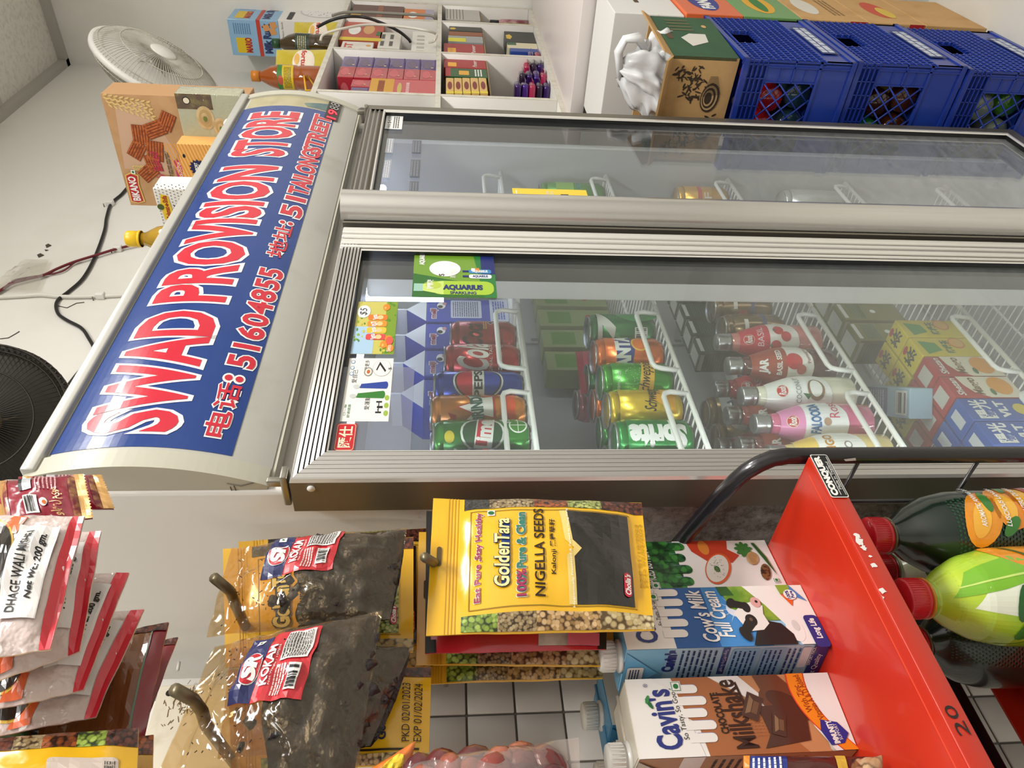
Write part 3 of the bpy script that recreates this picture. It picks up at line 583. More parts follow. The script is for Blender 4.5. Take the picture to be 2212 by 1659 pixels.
milk_pouch('white and blue milk pouch at the right end of the third fridge shelf',.995,.262,S3+.002,-.2); milk_pouch('white milk pouch tucked behind the first milk pouch',1.0,.315,S3+.002,-.2)
p=(.985,.27); S=pillow(V((.965,.245,S2+.125)),V((1.06,.225,S2+.125)),V((.965,.235,S2)),V((1.06,.215,S2)),.012,.003,5,.1,.05)
pouch('snack_pouch','pale pink pouch standing behind the green can with a white numeral','pouch',S,100,125,mat('d8a8b4',.35,coat=.3),lambda P:(P.rect(0,0,100,25,mat('c83a58',.4),1),P.rect(20,40,90,110,mat('e0bcc4',.4),1),P.lines(30,50,80,80,5,mat('8a4a5a',.5),2),P.ell(55,95,10,10,mat('4a4a58',.5),2)),loc=(1.0,.24,S2))
# fourth shelf: small juice boxes
def f_y(P): P.poly([(P.W*.1,14),(P.W*.8,10),(P.W*.7,40),(P.W*.3,44)],mat('3f9a34',.4),1); P.ell(P.W*.7,80,15,15,mat('e88a2c',.4),1); P.ell(P.W*.7,80,12,12,mat('f0b84a',.4),2); P.text('檸檬茶',P.W*.15,50,P.W*.85,66,DGREEN,1,bold=.02)
def l_y(P): P.bars(P.W*.15,70,P.W*.85,110,BLACK,mat('e0d8a8',.5),1,14); P.lines(P.W*.1,20,P.W*.9,60,6,mat('7a7420',.5),1); P.ell(P.W*.5,15,6,6,mat('6a7a30',.5),1)
def t_y(P): P.text('茶',P.W*.25,P.H*.15,P.W*.75,P.H*.85,mat('30402a',.4),1,bold=.02); P.ell(P.W*.85,P.H*.5,5,9,RED,1)
def f_r(P):
    P.poly([(0,62),(12,40),(30,30),(P.W,26),(P.W,120),(0,120)],mat('efe6d2',.4),1); P.text('Shezan',5,10,P.W-5,22,W_,1,shear=.2,bold=.02); P.text('Mango',6,40,P.W-4,60,mat('7a4a18',.4),2,shear=.3,bold=.02); P.ell(P.W*.55,92,22,20,mat('f0a22c',.4),2); P.ell(P.W*.25,72,8,4,DGREEN,3)
def l_r(P): P.rect(P.W*.1,8,P.W*.9,34,mat('d8ccc4',.5),1); P.lines(P.W*.16,11,P.W*.84,32,5,mat('6a4040',.5),2); [P.rect(P.W*.15,48+k*18,P.W*.7,58+k*18,mat('d8b8b0',.5),1) for k in range(3)]; P.lines(P.W*.15,102,P.W*.85,116,2,mat('e0c0b8',.5),1)
def t_r(P): P.rect(P.W*.2,P.H*.2,P.W*.8,P.H*.8,mat('cfc8c0',.5),1)
def f_b(P): P.text('陽光',5,14,P.W-5,44,W_,1,bold=.03); P.text('VLT',8,56,P.W-8,70,W_,1,bold=.05); P.ell(P.W*.5,95,13,13,mat('e0c84a',.4),1)
def l_b(P): P.lines(P.W*.15,20,P.W*.85,60,6,mat('9ab0e0',.5),1); P.rrect(P.W*.2,70,P.W*.8,90,4,mat('c8d0e4',.4),1)
def t_b(P): P.rect(P.W*.2,P.H*.3,P.W*.8,P.H*.7,mat('d0d4dc',.5),1)
places=[('yellow juice carton at the right end of the fourth fridge shelf',(1.03,.165),'e6d020',(f_y,l_y,t_y)),('second yellow juice carton from the right on the fourth fridge shelf',(.976,.165),'e6d020',(f_y,l_y,t_y)),('yellow juice carton behind the rightmost one on the fourth shelf',(1.03,.215),'ddc820',(f_y,l_y,t_y)),('yellow juice carton behind the second one on the fourth shelf',(.976,.215),'ddc820',(f_y,l_y,t_y)),('red juice carton beside the yellow cartons on the fourth fridge shelf',(.922,.165),'b4222c',(f_r,l_r,t_r)),('second red juice carton on the fourth fridge shelf',(.868,.165),'b4222c',(f_r,l_r,t_r)),('red juice carton in the back row right on the fourth fridge shelf',(.922,.215),'a8202a',(f_r,l_r,t_r)),('red juice carton in the back row left on the fourth fridge shelf',(.868,.215),'a8202a',(f_r,l_r,t_r)),('blue drink carton beside the red cartons on the fourth fridge shelf',(.814,.165),'2a56b0',(f_b,l_b,t_b)),('second blue drink carton on the fourth fridge shelf',(.76,.165),'2a56b0',(f_b,l_b,t_b)),('blue drink carton in the back row on the fourth fridge shelf',(.814,.215),'2650a8',(f_b,l_b,t_b)),('yellow juice carton in the third row of the fourth fridge shelf',(.976,.265),'c8b420',(f_y,l_y,t_y)),('yellow juice carton in the third row behind the red cartons',(.922,.265),'c8b420',(f_y,l_y,t_y)),('red juice carton in the third row of the fourth fridge shelf',(.868,.265),'a8202a',(f_r,l_r,t_r))]
for lb,(x,y),col,(f_,l_,t_) in places: printed_box('juice_carton',lb,'carton',(x,y,S4),0,.052,.046,.122,col,f_,l_,t_,group='small juice cartons on the fourth fridge shelf')
def l_ms(P): P.text('Milkshake',8,30,P.W-6,44,mat('2a4a8a',.4),1,rot=90); P.rect(4,70,P.W-4,92,mat('c8743a',.4),1); P.text("Cavin's",6,6,P.W-6,22,mat('26388a',.4),1)
def t_ms(P): P.rect(2,2,P.W-2,P.H*.5,mat('6a6ea8',.4),1); P.lines(6,5,P.W-6,P.H*.45,7,mat('c8cce0',.5),2); P.bars(P.W*.1,P.H*.7,P.W*.9,P.H*.95,BLACK,W_,1,14,True)
t=printed_box('milk_carton','pale blue milkshake carton lying across the juice cartons','carton',(.925,.225,S4+.1225),-.9,.052,.125,.042,'a8c8dc',None,l_ms,t_ms)
for i,(x,y) in enumerate(((1.03,.33),(.97,.355),(.91,.335))):
    t=thing('sauce_jar',('squat jar at the right of the fourth fridge shelf','squat jar farthest back on the fourth fridge shelf','squat jar behind the yellow cartons on the fourth fridge shelf')[i],'jar',(x,y,S4),0,'squat jars at the back of the fourth shelf'); MB().lathe([(.028,0),(.03,.004),(.03,.075),(.022,.085)],mat('6a624a',.15,coat=.6),20).build('jar_body',t); MB().lathe([(.027,.082),(.027,.104),(.025,.106),(0,.106)],mat('a8a68c',.4),20).build('lid',t)
# right-hand bay
for i in range(5): printed_box('juice_carton','dark green carton deep in the right bay level with the glass bottles','carton',(1.15+.06*i,.30,S3),0,.052,.05,.15,'1a3a2a',a_tp,a_tp,t_tp,group='dark cartons deep in the right bay')
for i in range(4): can('brown can deep in the right bay level with the glass bottles',1.13+.075*i,.225,S3,'6a5028',a_br,.033,.12,'brown cans deep in the right bay',metal=.6)
for i in range(5): printed_box('juice_carton','olive carton deep in the right bay level with the small juice cartons','carton',(1.14+.07*i,.26,S4),0,.06,.06,.13,'6a6a2c',a_tp,a_tp,t_tp,group='olive cartons deep in the right bay')
def a_gt(P): P.rect(0,20,P.W,60,mat('8ac04a',.35),1); P.text('BRE',P.W*.3,66,P.W*.9,76,mat('2a8a7a',.35),1,bold=.05); P.rect(P.W*.5,66,P.W*.6,76,RED,2)
for i,(x,lb) in enumerate(((1.56,'rightmost green can behind the right fridge door'),(1.49,'middle green can behind the right fridge door'),(1.42,'leftmost green can behind the right fridge door'))): can(lb,x,.165,S1 if i<0 else S2,'4a9a34',a_gt,.033,.15,'green cans behind the right door')
def a_gd(P): P.rect(0,30,P.W,40,mat('c83028',.35),1); P.text('KF',P.W*.3,45,P.W*.7,62,W_,1)
for i,(x,col,lb) in enumerate(((1.56,'d8a020','gold can at the right end of the third shelf behind the right door'),(1.49,'c89a28','gold can left of the end one on the third shelf behind the right door'),(1.42,'b89030','dull gold can on the third shelf behind the right door'))): can(lb,x,.165,S3,col,a_gd,.033,.122,'gold cans behind the right door')
def a_gr(P): P.rect(0,46,P.W,96,mat('b83028',.35),1); P.ell(P.W*.5,52,14,14,mat('e8d8b0',.35),2); P.ell(P.W*.5,52,9,9,mat('c04030',.35),3)
for i,(x,col,lb,art) in enumerate(((1.57,'c8cac8','silver can at the right end of the fourth shelf behind the right door',None),(1.50,'d8a828','gold and red can on the fourth shelf behind the right door',a_gr),(1.43,'a8aaa8','grey can on the fourth shelf behind the right door',None))): can(lb,x,.17,S4,col,art,.033,.15,'cans low down behind the right door')
for i in range(5): printed_box('juice_carton','pale green carton deep behind the right door','carton',(1.16+.075*i,.35,S1 if i<0 else S2),0,.06,.05,.16,'8a9a6a',lambda P:(P.rect(8,20,50,70,mat('5a8a3a',.4),1),P.ell(30,110,10,8,mat('b83a2a',.4),1)),None,None,group='green cartons deep in the right bay')
# ================================================================= CARDS STUCK ON THE GLASS
def card(name,label,cat,TL,TR,BL,BR,m,art,W,H,Y=.0085,group=None,t=.0007,rad=4):
    a=[onY(*p,Y) for p in (TL,TR,BL,BR)]; x0=(a[0].x+a[2].x)/2; x1=(a[1].x+a[3].x)/2; z1=(a[0].z+a[1].z)/2; z0=(a[2].z+a[3].z)/2
    mb=MB(); mb.box((x0,Y,z0),(x1,Y+t,z1),m); art(Print(mb,plane((x0,Y,z1),(x1-x0,0,0),(0,0,z0-z1)),W,H,lift=.00015)); o=mb.build(name,None,loc=((x0+x1)/2,Y,z0)); return tag(o,label,cat,group)
def c_aq(P):
    g2=mat('2f6a2c',.35); P.poly([(0,0),(62,0),(40,80),(0,130)],g2,1); P.poly([(0,110),(130,95),(130,130),(0,130)],mat('2a7a3a',.35),1); P.poly([(62,118),(130,108),(130,130),(62,130)],NAVY,2); P.rect(62,108,130,130,mat('20286a',.35),1)
    P.ell(76,50,22,25,W_,3,28); P.text('$',55,40,61,50,BLACK,4); P.text('AQUARIUS',86,9,124,18,W_,3,bold=.05); P.ell(30,32,12,16,mat('7fa82c',.35),3); P.ell(30,32,9,12,mat('b8cc4a',.35),4); P.text('有氣青檸味',20,22,44,32,W_,5,bold=.03)
    # bottle upright along the left edge of the card, its lettering running down it
    P.rrect(6,30,42,126,14,mat('a6c83c',.3),3); P.rect(14,2,34,16,mat('9ac4b4',.3),3); P.poly([(15,16),(33,16),(42,48),(6,48)],mat('c8dc7a',.3),3)
    P.text('AQUARIUS',17,48,31,108,mat('22306e',.35),5,bold=.06,rot=-90); P.text('SPARKLING',7,58,14,98,mat('22306e',.35),5,bold=.03,rot=-90)
    for k,c in ((0,'e8eef4'),(1,'3a86c0')): P.rrect(50+k*14,88,61+k*14,124,4,mat(c,.3),3); P.rect(53+k*14,78,58+k*14,88,NAVY,3); P.text('AQUARIUS',52+k*14,94,59+k*14,118,NAVY if k==0 else W_,4,rot=-90,bold=.04)
    P.text('清爽更好',50,58,74,67,W_,4); P.poly([(66,108),(74,90),(80,104)],mat('d8843a',.4),3); P.rect(70,92,78,98,W_,4)
def _cq(P): 
    c_aq(P)
card('price_card','green sparkling water price card on the left glass door','card',(893,640),(893,540),(1073,644),(1066,543),mat('6f9a2c',.3,coat=.3),_cq,130,130,.0075)
def c_ju(P):
    P.rect(0,0,60,40,mat('a8c8e0',.35),1); P.rect(0,58,120,80,mat('7a9a2c',.35),1); P.ell(95,14,15,13,W_,3); P.text('$5',86,6,104,22,BLACK,4,shear=.2)
    for k,(c,t) in enumerate((('d84a4a','Sinto'),('f0c040','Sintax'),('f09030','07'),('ee7a30','Sintax'))): P.rrect(30+k*15,24,43+k*15,62,4,mat(c,.3),3); P.ell(36.5+k*15,48,5,6,mat('f4c88a',.35),4); P.text(t,31+k*15,32,42+k*15,42,W_,5,bold=.03,rot=20)
    for u,v in ((20,60),(32,68),(106,58),(12,72)): P.ell(u,v,8,7,mat('ee8a2c',.4),4); P.ell(u-2,v-2,3,2,mat('f4b86a',.4),5)
    P.ell(28,70,9,7,mat('e85a4a',.4),5); P.text('Sinto',4,66,18,74,W_,6)
    R=random.Random(4)
    for k in range(40): P.ell(R.uniform(2,118),R.uniform(50,78) if k%2 else R.uniform(2,20)+0,R.uniform(2,4),R.uniform(1.5,3),mat(R.choice(('5a8a2a','8ab03a','c8c04a')),.4),2,8)
card('price_card','juice can price card with orange fruit on the left glass door','card',(760,763),(772,652),(850,766),(860,652),mat('c8c060',.3,coat=.3),c_ju,120,80,.0075)
def c_to(P):
    P.text('愛自己',70,10,96,19,BLACK,1,rot=0); P.text('愛運動',20,38,44,47,BLACK,1); P.text('愛更多',96,30,116,38,BLACK,1); P.ell(100,62,17,17,mat('9a9a98',.4),1,26); P.ell(100,62,16.4,16.4,mat('eceae4',.35),2,26); P.text('7',92,54,110,72,BLACK,3,rot=-20); P.text('$',96,74,101,80,BLACK,3)
    P.ell(92,38,9,8,mat('8a8478',.4),1); P.ell(92,38,7,6,mat('e8e2d8',.4),2); P.ell(92,38,4,3,mat('c0653a',.4),3); P.text('每一口',30,8,10,4,DGREEN,1)
    for c,u,v in (('1f3f9a',66,50),('2f7a2c',48,46)): P.poly([(u-6,v-24),(u+2,v-22),(u+7,v+22),(u-7,v+24)],mat(c,.2,coat=.6),2); P.ell(u,v+22,7,4,mat(c,.2,coat=.6),2); P.ell(u-3,v-30,4,6,mat('c8cac8',.3),2)
    P.text('舒適健康',6,10,30,15,DGREEN,2); P.ell(20,62,1,1,BLACK,1); P.rect(16,62,34,63.5,BLACK,1); [P.rect(u,58,u+3,68,BLACK,1) for u in (14,33)]; P.rect(23,60,27,70,BLACK,1)
    for k in range(3): P.ell(14+k*14,76,5,4,mat('9ab84a',.4),1); P.ell(88+k*12,8,4,4,mat('7a9ac0',.4),1); P.ell(88+k*12,8,2.6,2.6,mat('eceae4',.4),2)
card('price_card','white price card with a blue and a green bottle on the left glass door','card',(738,908),(752,772),(838,912),(851,776),mat('eceae4',.4),c_to,120,82,.0075)
def c_red(P): P.rrect(1,1,59,34,5,mat('e0c0a0',.4),1); P.rrect(2.2,2.2,57.8,32.8,4.4,mat('c3202c',.3),2); P.text('匯仕',7,6,53,29,mat('f0dcc0',.4),3,bold=.02)
card('brand_plate','red plate with two gold characters on the left glass door','sign',(722,973),(727,914),(764,975),(771,916),mat('b81c28',.3),c_red,60,35,.0065)
def c_ye(P):
    P.poly([(44,18),(46,12),(50,18),(52,34),(46,44),(44,36)],mat('1f8a5a',.3),1); P.poly([(38,46),(44,46),(34,66),(18,84),(14,82),(30,62)],mat('1f7ac0',.3),1)
    P.rect(10,70,24,110,BLACK,2); P.rect(12,74,22,106,W_,3); P.poly([(15,80),(19,84),(17,100),(14,96)],mat('2a6aa8',.3),4); P.rect(46,86,60,100,BLACK,2); P.poly([(49,90),(56,88),(52,98)],mat('4a8ac0',.3),3); P.text('八達通',52,60,70,66,W_,2); P.text('Octopus',46,68,70,74,W_,2); P.lines(20,6,72,10,1,W_,2)
card('payment_sticker','yellow payment sticker with a phone on the right glass door','sticker',(1112,452),(1107,407),(1280,454),(1265,410),mat('f0d03c',.35),c_ye,80,135,.0085)
def c_w(P): P.text('HK$',4,6,20,14,BLACK,1); P.text('$439',24,5,56,15,mat('404040',.5),1); P.lines(4,20,56,36,3,mat('505050',.5),1)
card('price_label','small white price label in the top right corner of the right door','label',(832,278),(834,248),(867,279),(872,252),mat('e8e8e6',.4),c_w,60,42,.0085)
# clear plastic sheet and tape remnants
a=[onY(*p,.009) for p in ((742,794),(895,796),(884,972))]
o=MB().box((.588,.0078,1.437),(a[0].x,.0084,1.527),film('e6e8ee',.10,.12,.15,20)).build('plastic_sheet',None,loc=(.66,.008,1.437)); tag(o,'clear plastic sheet behind the white price card on the left glass door','plastic sheet')
for i,(TL,TR,BL,BR) in enumerate([((893,330),(888,303),(912,330),(908,303)),((887,382),(886,345),(908,382),(907,345)),((884,425),(884,392),(905,425),(903,392)),((828,330),(838,300),(845,330),(855,298)),((828,385),(830,345),(842,385),(845,345))]):
    card('tape_strip',('grey tape strip nearest the top corner on the right glass door','grey tape strip in the middle of the right glass door top','grey tape strip closest to the handle on the right glass door','pale tape scrap under the price label on the right door','pale tape scrap beside the upper frame of the right door')[i],'tape',TL,TR,BL,BR,film('8f949c' if i<3 else 'dadce0',.35,.3),lambda P:P.lines(5,5,95,95,3,mat('7d828c' if i<3 else 'c8cad0',.6),1,.5,i),100,100,.0088,'tape scraps on the right glass door')
# ================================================================= SHELVING AND COUNTER RIGHT OF THE FRIDGE
SY=.28; def_z=lambda px,py:onY(px,py,SY).z
white=mat('e6e3dd',.4,var='dcd8cf',vscale=3,vmix=.36); edge=mat('d8d4c8',.45,var='c3bda9',vscale=30,vmix=.4)
zt,zm,zb=onY(690,150,SY).z,onY(943,113,SY).z,onY(1195,180,SY).z
dv=[onY(945,205,SY).x,onY(945,113,SY).x,onY(945,45,SY).x]; sx0,sx1=1.72,3.685
CZ=zb-.012
RK=thing('display_shelves','white pigeonhole shelf unit with sweets and groceries beyond the fridge','shelf unit',(sx0,SY,CZ))
def board(n,a,b): mb=MB(); mb.rbox(a,b,white,.001,1); mb.box((a[0],a[1]-.001,a[2]),(b[0],a[1]+.001,b[2]),edge); return mb.build(n,RK,world=True)
board('shelf_board',(sx0,SY,zt-.018),(sx1,YB-.01,zt)); board('shelf_board',(sx0,SY,zm-.018),(sx1,YB-.01,zm)); board('shelf_board',(sx0,SY,CZ),(sx1,YB-.01,zb+.004))
for x in [sx0]+dv+[sx1]: board('divider',(x-.009,SY+.0005,zb+.0045),(x+.009,YB-.012,zm-.0185)); board('divider',(x-.009,SY+.0005,zm+.0005),(x+.009,YB-.012,zt-.0185))
mb=MB(); mb.box((sx0,YB-.012,CZ),(sx1,YB-.002,zt),white); mb.build('back_panel',RK,world=True)
zc=onY(1057,190,SY+.02).z; cd=mat('a08a66',.7)
for a,b in ((dv[0],dv[1]),(dv[1],dv[2]),(dv[2],sx1)): mb=MB(); mb.box((a+.0095,SY+.02,zc-.004),(b-.0095,YB-.013,zc),cd); mb.build('loose_board',RK,world=True)
# counter under it
t=thing('counter_cabinet','white counter cabinet carrying the pigeonhole shelves beyond the crates','counter',(2.36,-.3,Z0))
mb=MB(); mb.rbox((2.34,-.34,CZ-.045),(3.66,YB-.003,CZ-.0005),mat('ded6d2',.35),.003); mb.build('worktop',t,world=True)
mb=MB(); mb.box((2.37,-.3,Z0),(3.64,YB-.004,CZ-.045),mat('d3d5d2',.4)); mb.box((2.365,-.3,CZ-.12),(2.37,YB-.004,CZ-.046),mat('e2e2dd',.4)); mb.build('cabinet_body',t,world=True)
def sbox(name,label,cat,px0,py0,px1,py1,Y,dep,col,front=None,left=None,top=None,group=None,floor=None,m=None):
    """box whose -y front spans the given picture extent on the plane Y; floor snaps its base"""
    xm=(px0+px1)/2; ym=(py0+py1)/2; xa,xb=onY(xm,py1,Y).x,onY(xm,py0,Y).x; z1,z0=onY(px0,ym,Y).z,onY(px1,ym,Y).z
    if floor is not None: z0=floor
    cells=[sx0]+dv+[sx1]; c=[k for k in range(4) if cells[k]<(xa+xb)/2<cells[k+1]]
    if c: xa=max(xa,cells[c[0]]+.011); xb=min(xb,cells[c[0]+1]-.011)
    if Y+dep>YB-.02: dep=YB-.02-Y
    for a,b in ((zt-.019,zt),(zm-.019,zm)):
        if z0<a<z1: z1=a-.001
        if a<z0<b+.001: z0=b+.001
    return printed_box(name,label,cat,((xa+xb)/2,Y+dep/2,z0+.0006),0,xb-xa,dep,z1-z0-.0012,col,front,left,top,None,group,m=m)
YF_=SY+.015
# chocolate boxes, first pigeonhole
def f_pu(P): P.ell(P.W*.5,P.H*.45,P.W*.34,P.H*.3,mat('6a5a72',.35),1); P.ell(P.W*.25,P.H*.75,5,5,mat('d8c890',.35),2); P.rect(0,P.H*.9,P.W,P.H,mat('3a2266',.35),1)
def f_rd(P): P.ell(P.W*.5,P.H*.4,P.W*.34,P.H*.28,mat('c86068',.35),1); P.ell(P.W*.3,P.H*.7,4,4,mat('e8c8a0',.35),2)
zz=zm+.0008; hh=(zt-.02-zm-.004)/6.6; xa=dv[1]-.012; rows=[]
for k in range(6):
    printed_box('chocolate_box',('purple chocolate box at the bottom of the purple stack','purple chocolate box second from the bottom of its stack','purple chocolate box third from the bottom of its stack','purple chocolate box fourth from the bottom of its stack','purple chocolate box fifth from the bottom of its stack','purple chocolate box on top of the purple stack')[k],'box',(xa-.065,YF_+.07,zz+k*hh),0,.128,.12,hh-.001,'432a70',f_pu,f_pu,None,group='purple chocolate boxes',m=mat('4a2d78',.25,coat=.5))
for k in range(6):
    printed_box('chocolate_box',('red chocolate box at the bottom of the red stack','red chocolate box second from the bottom of its stack','red chocolate box third from the bottom of its stack','red chocolate box fourth from the bottom of its stack','red chocolate box fifth from the bottom of its stack','red chocolate box on top of the red stack')[k],'box',(xa-.19,YF_+.065,zz+k*hh),0,.112,.12,hh-.001,'a82834',f_rd,f_rd,None,group='red chocolate boxes',m=mat('b02a3a',.25,coat=.5))
def f_ind(P): P.rect(0,0,P.W,P.H*.36,mat('d09a2c',.35),1); P.lines(P.W*.1,P.H*.12,P.W*.9,P.H*.24,1,mat('8a3a1c',.4),2,.8); P.ell(P.W*.5,P.H*.45,P.W*.3,8,mat('c8b060',.4),2); P.lines(P.W*.15,P.H*.55,P.W*.85,P.H*.62,1,mat('e0b0b0',.4),2,.7)
x0=dv[0]+.011; w=xa-.249-x0
printed_box('biscuit_carton','big red biscuit carton with a gold top band beside the chocolate boxes','box',(x0+w/2,YF_+.07,zm+.0008),0,w,.13,.225,'b8222e',f_ind,f_ind,None,m=mat('c02434',.2,coat=.6))
printed_box('chocolate_box','purple box lying on the big red biscuit carton','box',(x0+w*.3,YF_+.06,zm+.0265+.2),0,w*.52,.1,.062,'432a70',f_pu,f_pu,None,group='boxes on the biscuit carton',m=mat('4a2d78',.25,coat=.5))
printed_box('chocolate_box','red box lying on the big red biscuit carton','box',(x0+w*.8,YF_+.06,zm+.0265+.2),0,w*.4,.1,.066,'a82834',f_rd,f_rd,None,group='boxes on the biscuit carton',m=mat('b02a3a',.25,coat=.5))
# second pigeonhole: noodle packs, plug adaptor box
def f_nd(P): P.rect(0,0,P.W*.16,P.H,mat('e0c428',.4),1); P.ell(P.W*.55,P.H*.3,P.W*.25,P.H*.15,W_,1); P.ell(P.W*.6,P.H*.65,P.W*.25,P.H*.14,mat('d8a468',.4),1); P.rect(P.W*.3,P.H*.85,P.W*.5,P.H*.95,DGREEN,2)
G='packs in the second pigeonhole'
sbox('noodle_box','red and white noodle box in the second pigeonhole','box',738,48,828,88,YF_,.16,'b8503a',f_nd,f_nd,None,G)
sbox('tissue_pack','white pack with red lettering in front of the noodle box','pack',736,90,806,110,YF_-.004,.012,'e4ddd6',lambda P:(P.text('ST',P.W*.2,P.H*.1,P.W*.8,P.H*.35,mat('c8402a',.4),1,bold=.03),P.ell(P.W*.6,P.H*.85,10,10,mat('d89a2c',.4),1)),None,None,G)
sbox('tape_box','small white boxes taped together in the second pigeonhole','box',818,70,866,103,YF_,.08,'dcd8cf',lambda P:[P.rect(P.W*u,P.H*v,P.W*(u+.3),P.H*(v+.16),mat('5a5854',.5),1) for u,v in ((.1,.1),(.55,.1),(.1,.5),(.55,.5))],None,None,G)
zz2=zm+.0008
printed_box('power_strip','white power strip on the floor of the second pigeonhole','power strip',((dv[1]+dv[2])/2-.02,YF_+.03,zz2),0,.3,.045,.10,'e2e0d8',lambda P:[P.rect(20+k*50,20,45+k*50,50,mat('b8b6b0',.5),1) for k in range(5)],None,None)
sbox('carton_sleeve','green and red sleeve standing behind the power strip','box',872,66,925,80,YF_+.09,.06,'2f6a4a',lambda P:P.rect(0,P.H*.6,P.W,P.H,mat('a8583a',.4),1),None,None,G)
G3='packs in the third pigeonhole'
sbox('biscuit_pack','orange and white biscuit pack in the third pigeonhole','pack',872,20,938,42,YF_,.1,'d87a34',lambda P:(P.rect(0,P.H*.7,P.W,P.H,mat('a8a4b8',.4),1),P.ell(P.W*.4,P.H*.3,P.W*.3,P.H*.16,W_,1)),None,None,G3)
sbox('biscuit_pack','brown biscuit pack at the top of the third pigeonhole','pack',760,2,872,42,YF_,.14,'5a3326',lambda P:(P.rect(0,0,P.W*.3,P.H*.2,mat('c89a30',.4),1),P.rect(0,P.H*.5,P.W,P.H*.6,mat('8a4a2c',.4),1)),None,None,G3,floor=None)
sbox('sweet_bag','purple sweet bag with white dots in the third pigeonhole','bag',872,-4,938,16,YF_+.02,.08,'4a2468',lambda P:[P.ell(P.W*.3,8+k*12,3,3,W_,1) for k in range(5)],None,None,G3)
# lower pigeonholes
def f_an(P): P.poly([(P.W*.3,4),(P.W*.62,4),(P.W*.7,20),(P.W*.5,30),(P.W*.26,20)],mat('d8b83a',.4),1)
zb1=zc+.0006
sbox('spice_box','green spice box with a yellow badge in the lower pigeonhole','box',962,148,1056,166,YF_+.002,.045,'24552e',lambda P:(P.rect(0,0,P.W,P.H*.12,mat('a82430',.4),1),P.rrect(P.W*.2,P.H*.32,P.W*.7,P.H*.56,3,mat('e0a82c',.4),1),P.lines(P.W*.1,P.H*.7,P.W*.9,P.H*.9,3,W_,1)),None,None,'spice boxes in the lower pigeonhole',floor=zb1)
for k,(lb,a,b) in enumerate((('red spice box next to the green spice box',121,147),('red spice box at the far side of the green spice box',95,120))):
    sbox('spice_box',lb,'box',958,a,1056,b,YF_+.004,.045,'a01c22',lambda P:(P.rrect(P.W*.12,P.H*.1,P.W*.6,P.H*.3,4,mat('e8a830',.4),1),P.text('Paneer',P.W*.15,P.H*.68,P.W*.9,P.H*.78,W_,1,shear=.3)),None,None,'spice boxes in the lower pigeonhole',floor=zb1)
for k in range(5): 
    x_=963+k*18
    sbox('wafer_pack',('topmost tan wafer pack in the lower pigeonhole','second tan wafer pack from the top in the lower pigeonhole','third tan wafer pack from the top in the lower pigeonhole','fourth tan wafer pack from the top in the lower pigeonhole','lowest tan wafer pack in the lower pigeonhole')[k],'pack',x_,168,x_+17.5,202,YF_-.006,.05,'d8b06a',lambda P:(P.ell(P.W*.5,P.H*.5,P.W*.25,P.H*.3,mat('7a2420',.4),1),P.rect(0,0,P.W*.14,P.H,mat('e0c832',.4),1)),None,None,'tan wafer packs',floor=None)
for k,(lb,a,b,col,f_) in enumerate((('black tea bag with a yellow crest in the upper lower-row pigeonhole',50,68,'1a2016',f_an),('brown and orange tea bag beneath the black one',69,77,'8a4a20',None),('yellow and grey tea bag at the front of the tea bags',78,91,'9aa0a0',lambda P:P.rect(0,0,P.W*.6,P.H*.5,mat('d8d02c',.4),1)))):
    sbox('tea_bag',lb,'bag',970-k*1.0,a,1056,b,YF_+.0,.05,col,f_,None,None,'tea bags',floor=zb1)
zb2=zb+.0046
for k,(lb,a,b,col,f_) in enumerate((('black spice bag with a yellow crest on the lowest shelf',58,92,'1c1e1c',f_an),('cream spice bag below the black bag on the lowest shelf',93,104,'d8d0b0',lambda P:P.rect(P.W*.5,0,P.W,P.H*.3,mat('2a5a3a',.4),1)),('blue foil bag at the front of the lowest shelf',105,112,'2a4a9a',None))):
    sbox('spice_bag',lb,'bag',1090+k*6,a,1170+k*4,b,YF_+.01,.06,col,f_,None,None,'spice bags on the lowest shelf',floor=zb2)
R=random.Random(5); foil=[mat('3a1a66',.18,metal=.5,coat=.6),mat('2a1236',.2,metal=.4,coat=.6),mat('a82450',.2,coat=.6),mat('4a2488',.15,metal=.6,coat=.6)]
n=0
for row_,(py,k_) in enumerate(((196,5),(172,4),(150,3),(130,2))):
    for k in range(k_):
        h=.05; x=onY(1150,py,YF_+.03).x; z=zb2+.0002+k*.026
        t=thing('chocolate_bar',('pink' if (row_*2+k)%4==2 else 'purple')+' foil wrapped bar in the heap on the lowest shelf','chocolate bar',(x,YF_+.04,z),R.uniform(-.15,.15),'foil wrapped bars'); m=foil[(row_*2+k)%4]
        b=MB(); b.rbox((-.03,-.035,0),(.03,.05,.0245),m,.008,2); b.build('wrapper',t); e=MB(); e.box((-.026,-.048,.011),(.026,-.034,.0125),m); e.build('crimped_end',t); n+=1
sbox('book_stack','stack of grey papers in the upper right pigeonhole','papers',962,14,1025,42,YF_,.14,'b8b6ae',lambda P:[P.rect(2,6+k*14,P.W-2,9+k*14,mat('6a665e',.5),1) for k in range(6)],None,None,floor=zb1)
for k,(lb,a,b,col) in enumerate((('pink lotion bottle in the right pigeonhole',12,28,'c8a8a4'),('yellow lotion bottle in the right pigeonhole',29,44,'c89a20'))):
    p=onY(1150,(a+b)/2,YF_+.03); p.x=min(p.x,sx1-.045-.06*k); r=.027; t=thing('lotion_bottle',lb,'bottle',(p.x,p.y+.02,zb2),0,'lotion bottles'); MB().lathe([(r,0),(r,.12),(r*.8,.135)],mat(col,.3,coat=.3,var='8a3a4a' if k==0 else '6a7a20',vscale=30),18).build('bottle_body',t); MB().lathe([(r*.8,.134),(r*.8,.175),(0,.175)],BLACK,18).build('cap',t)
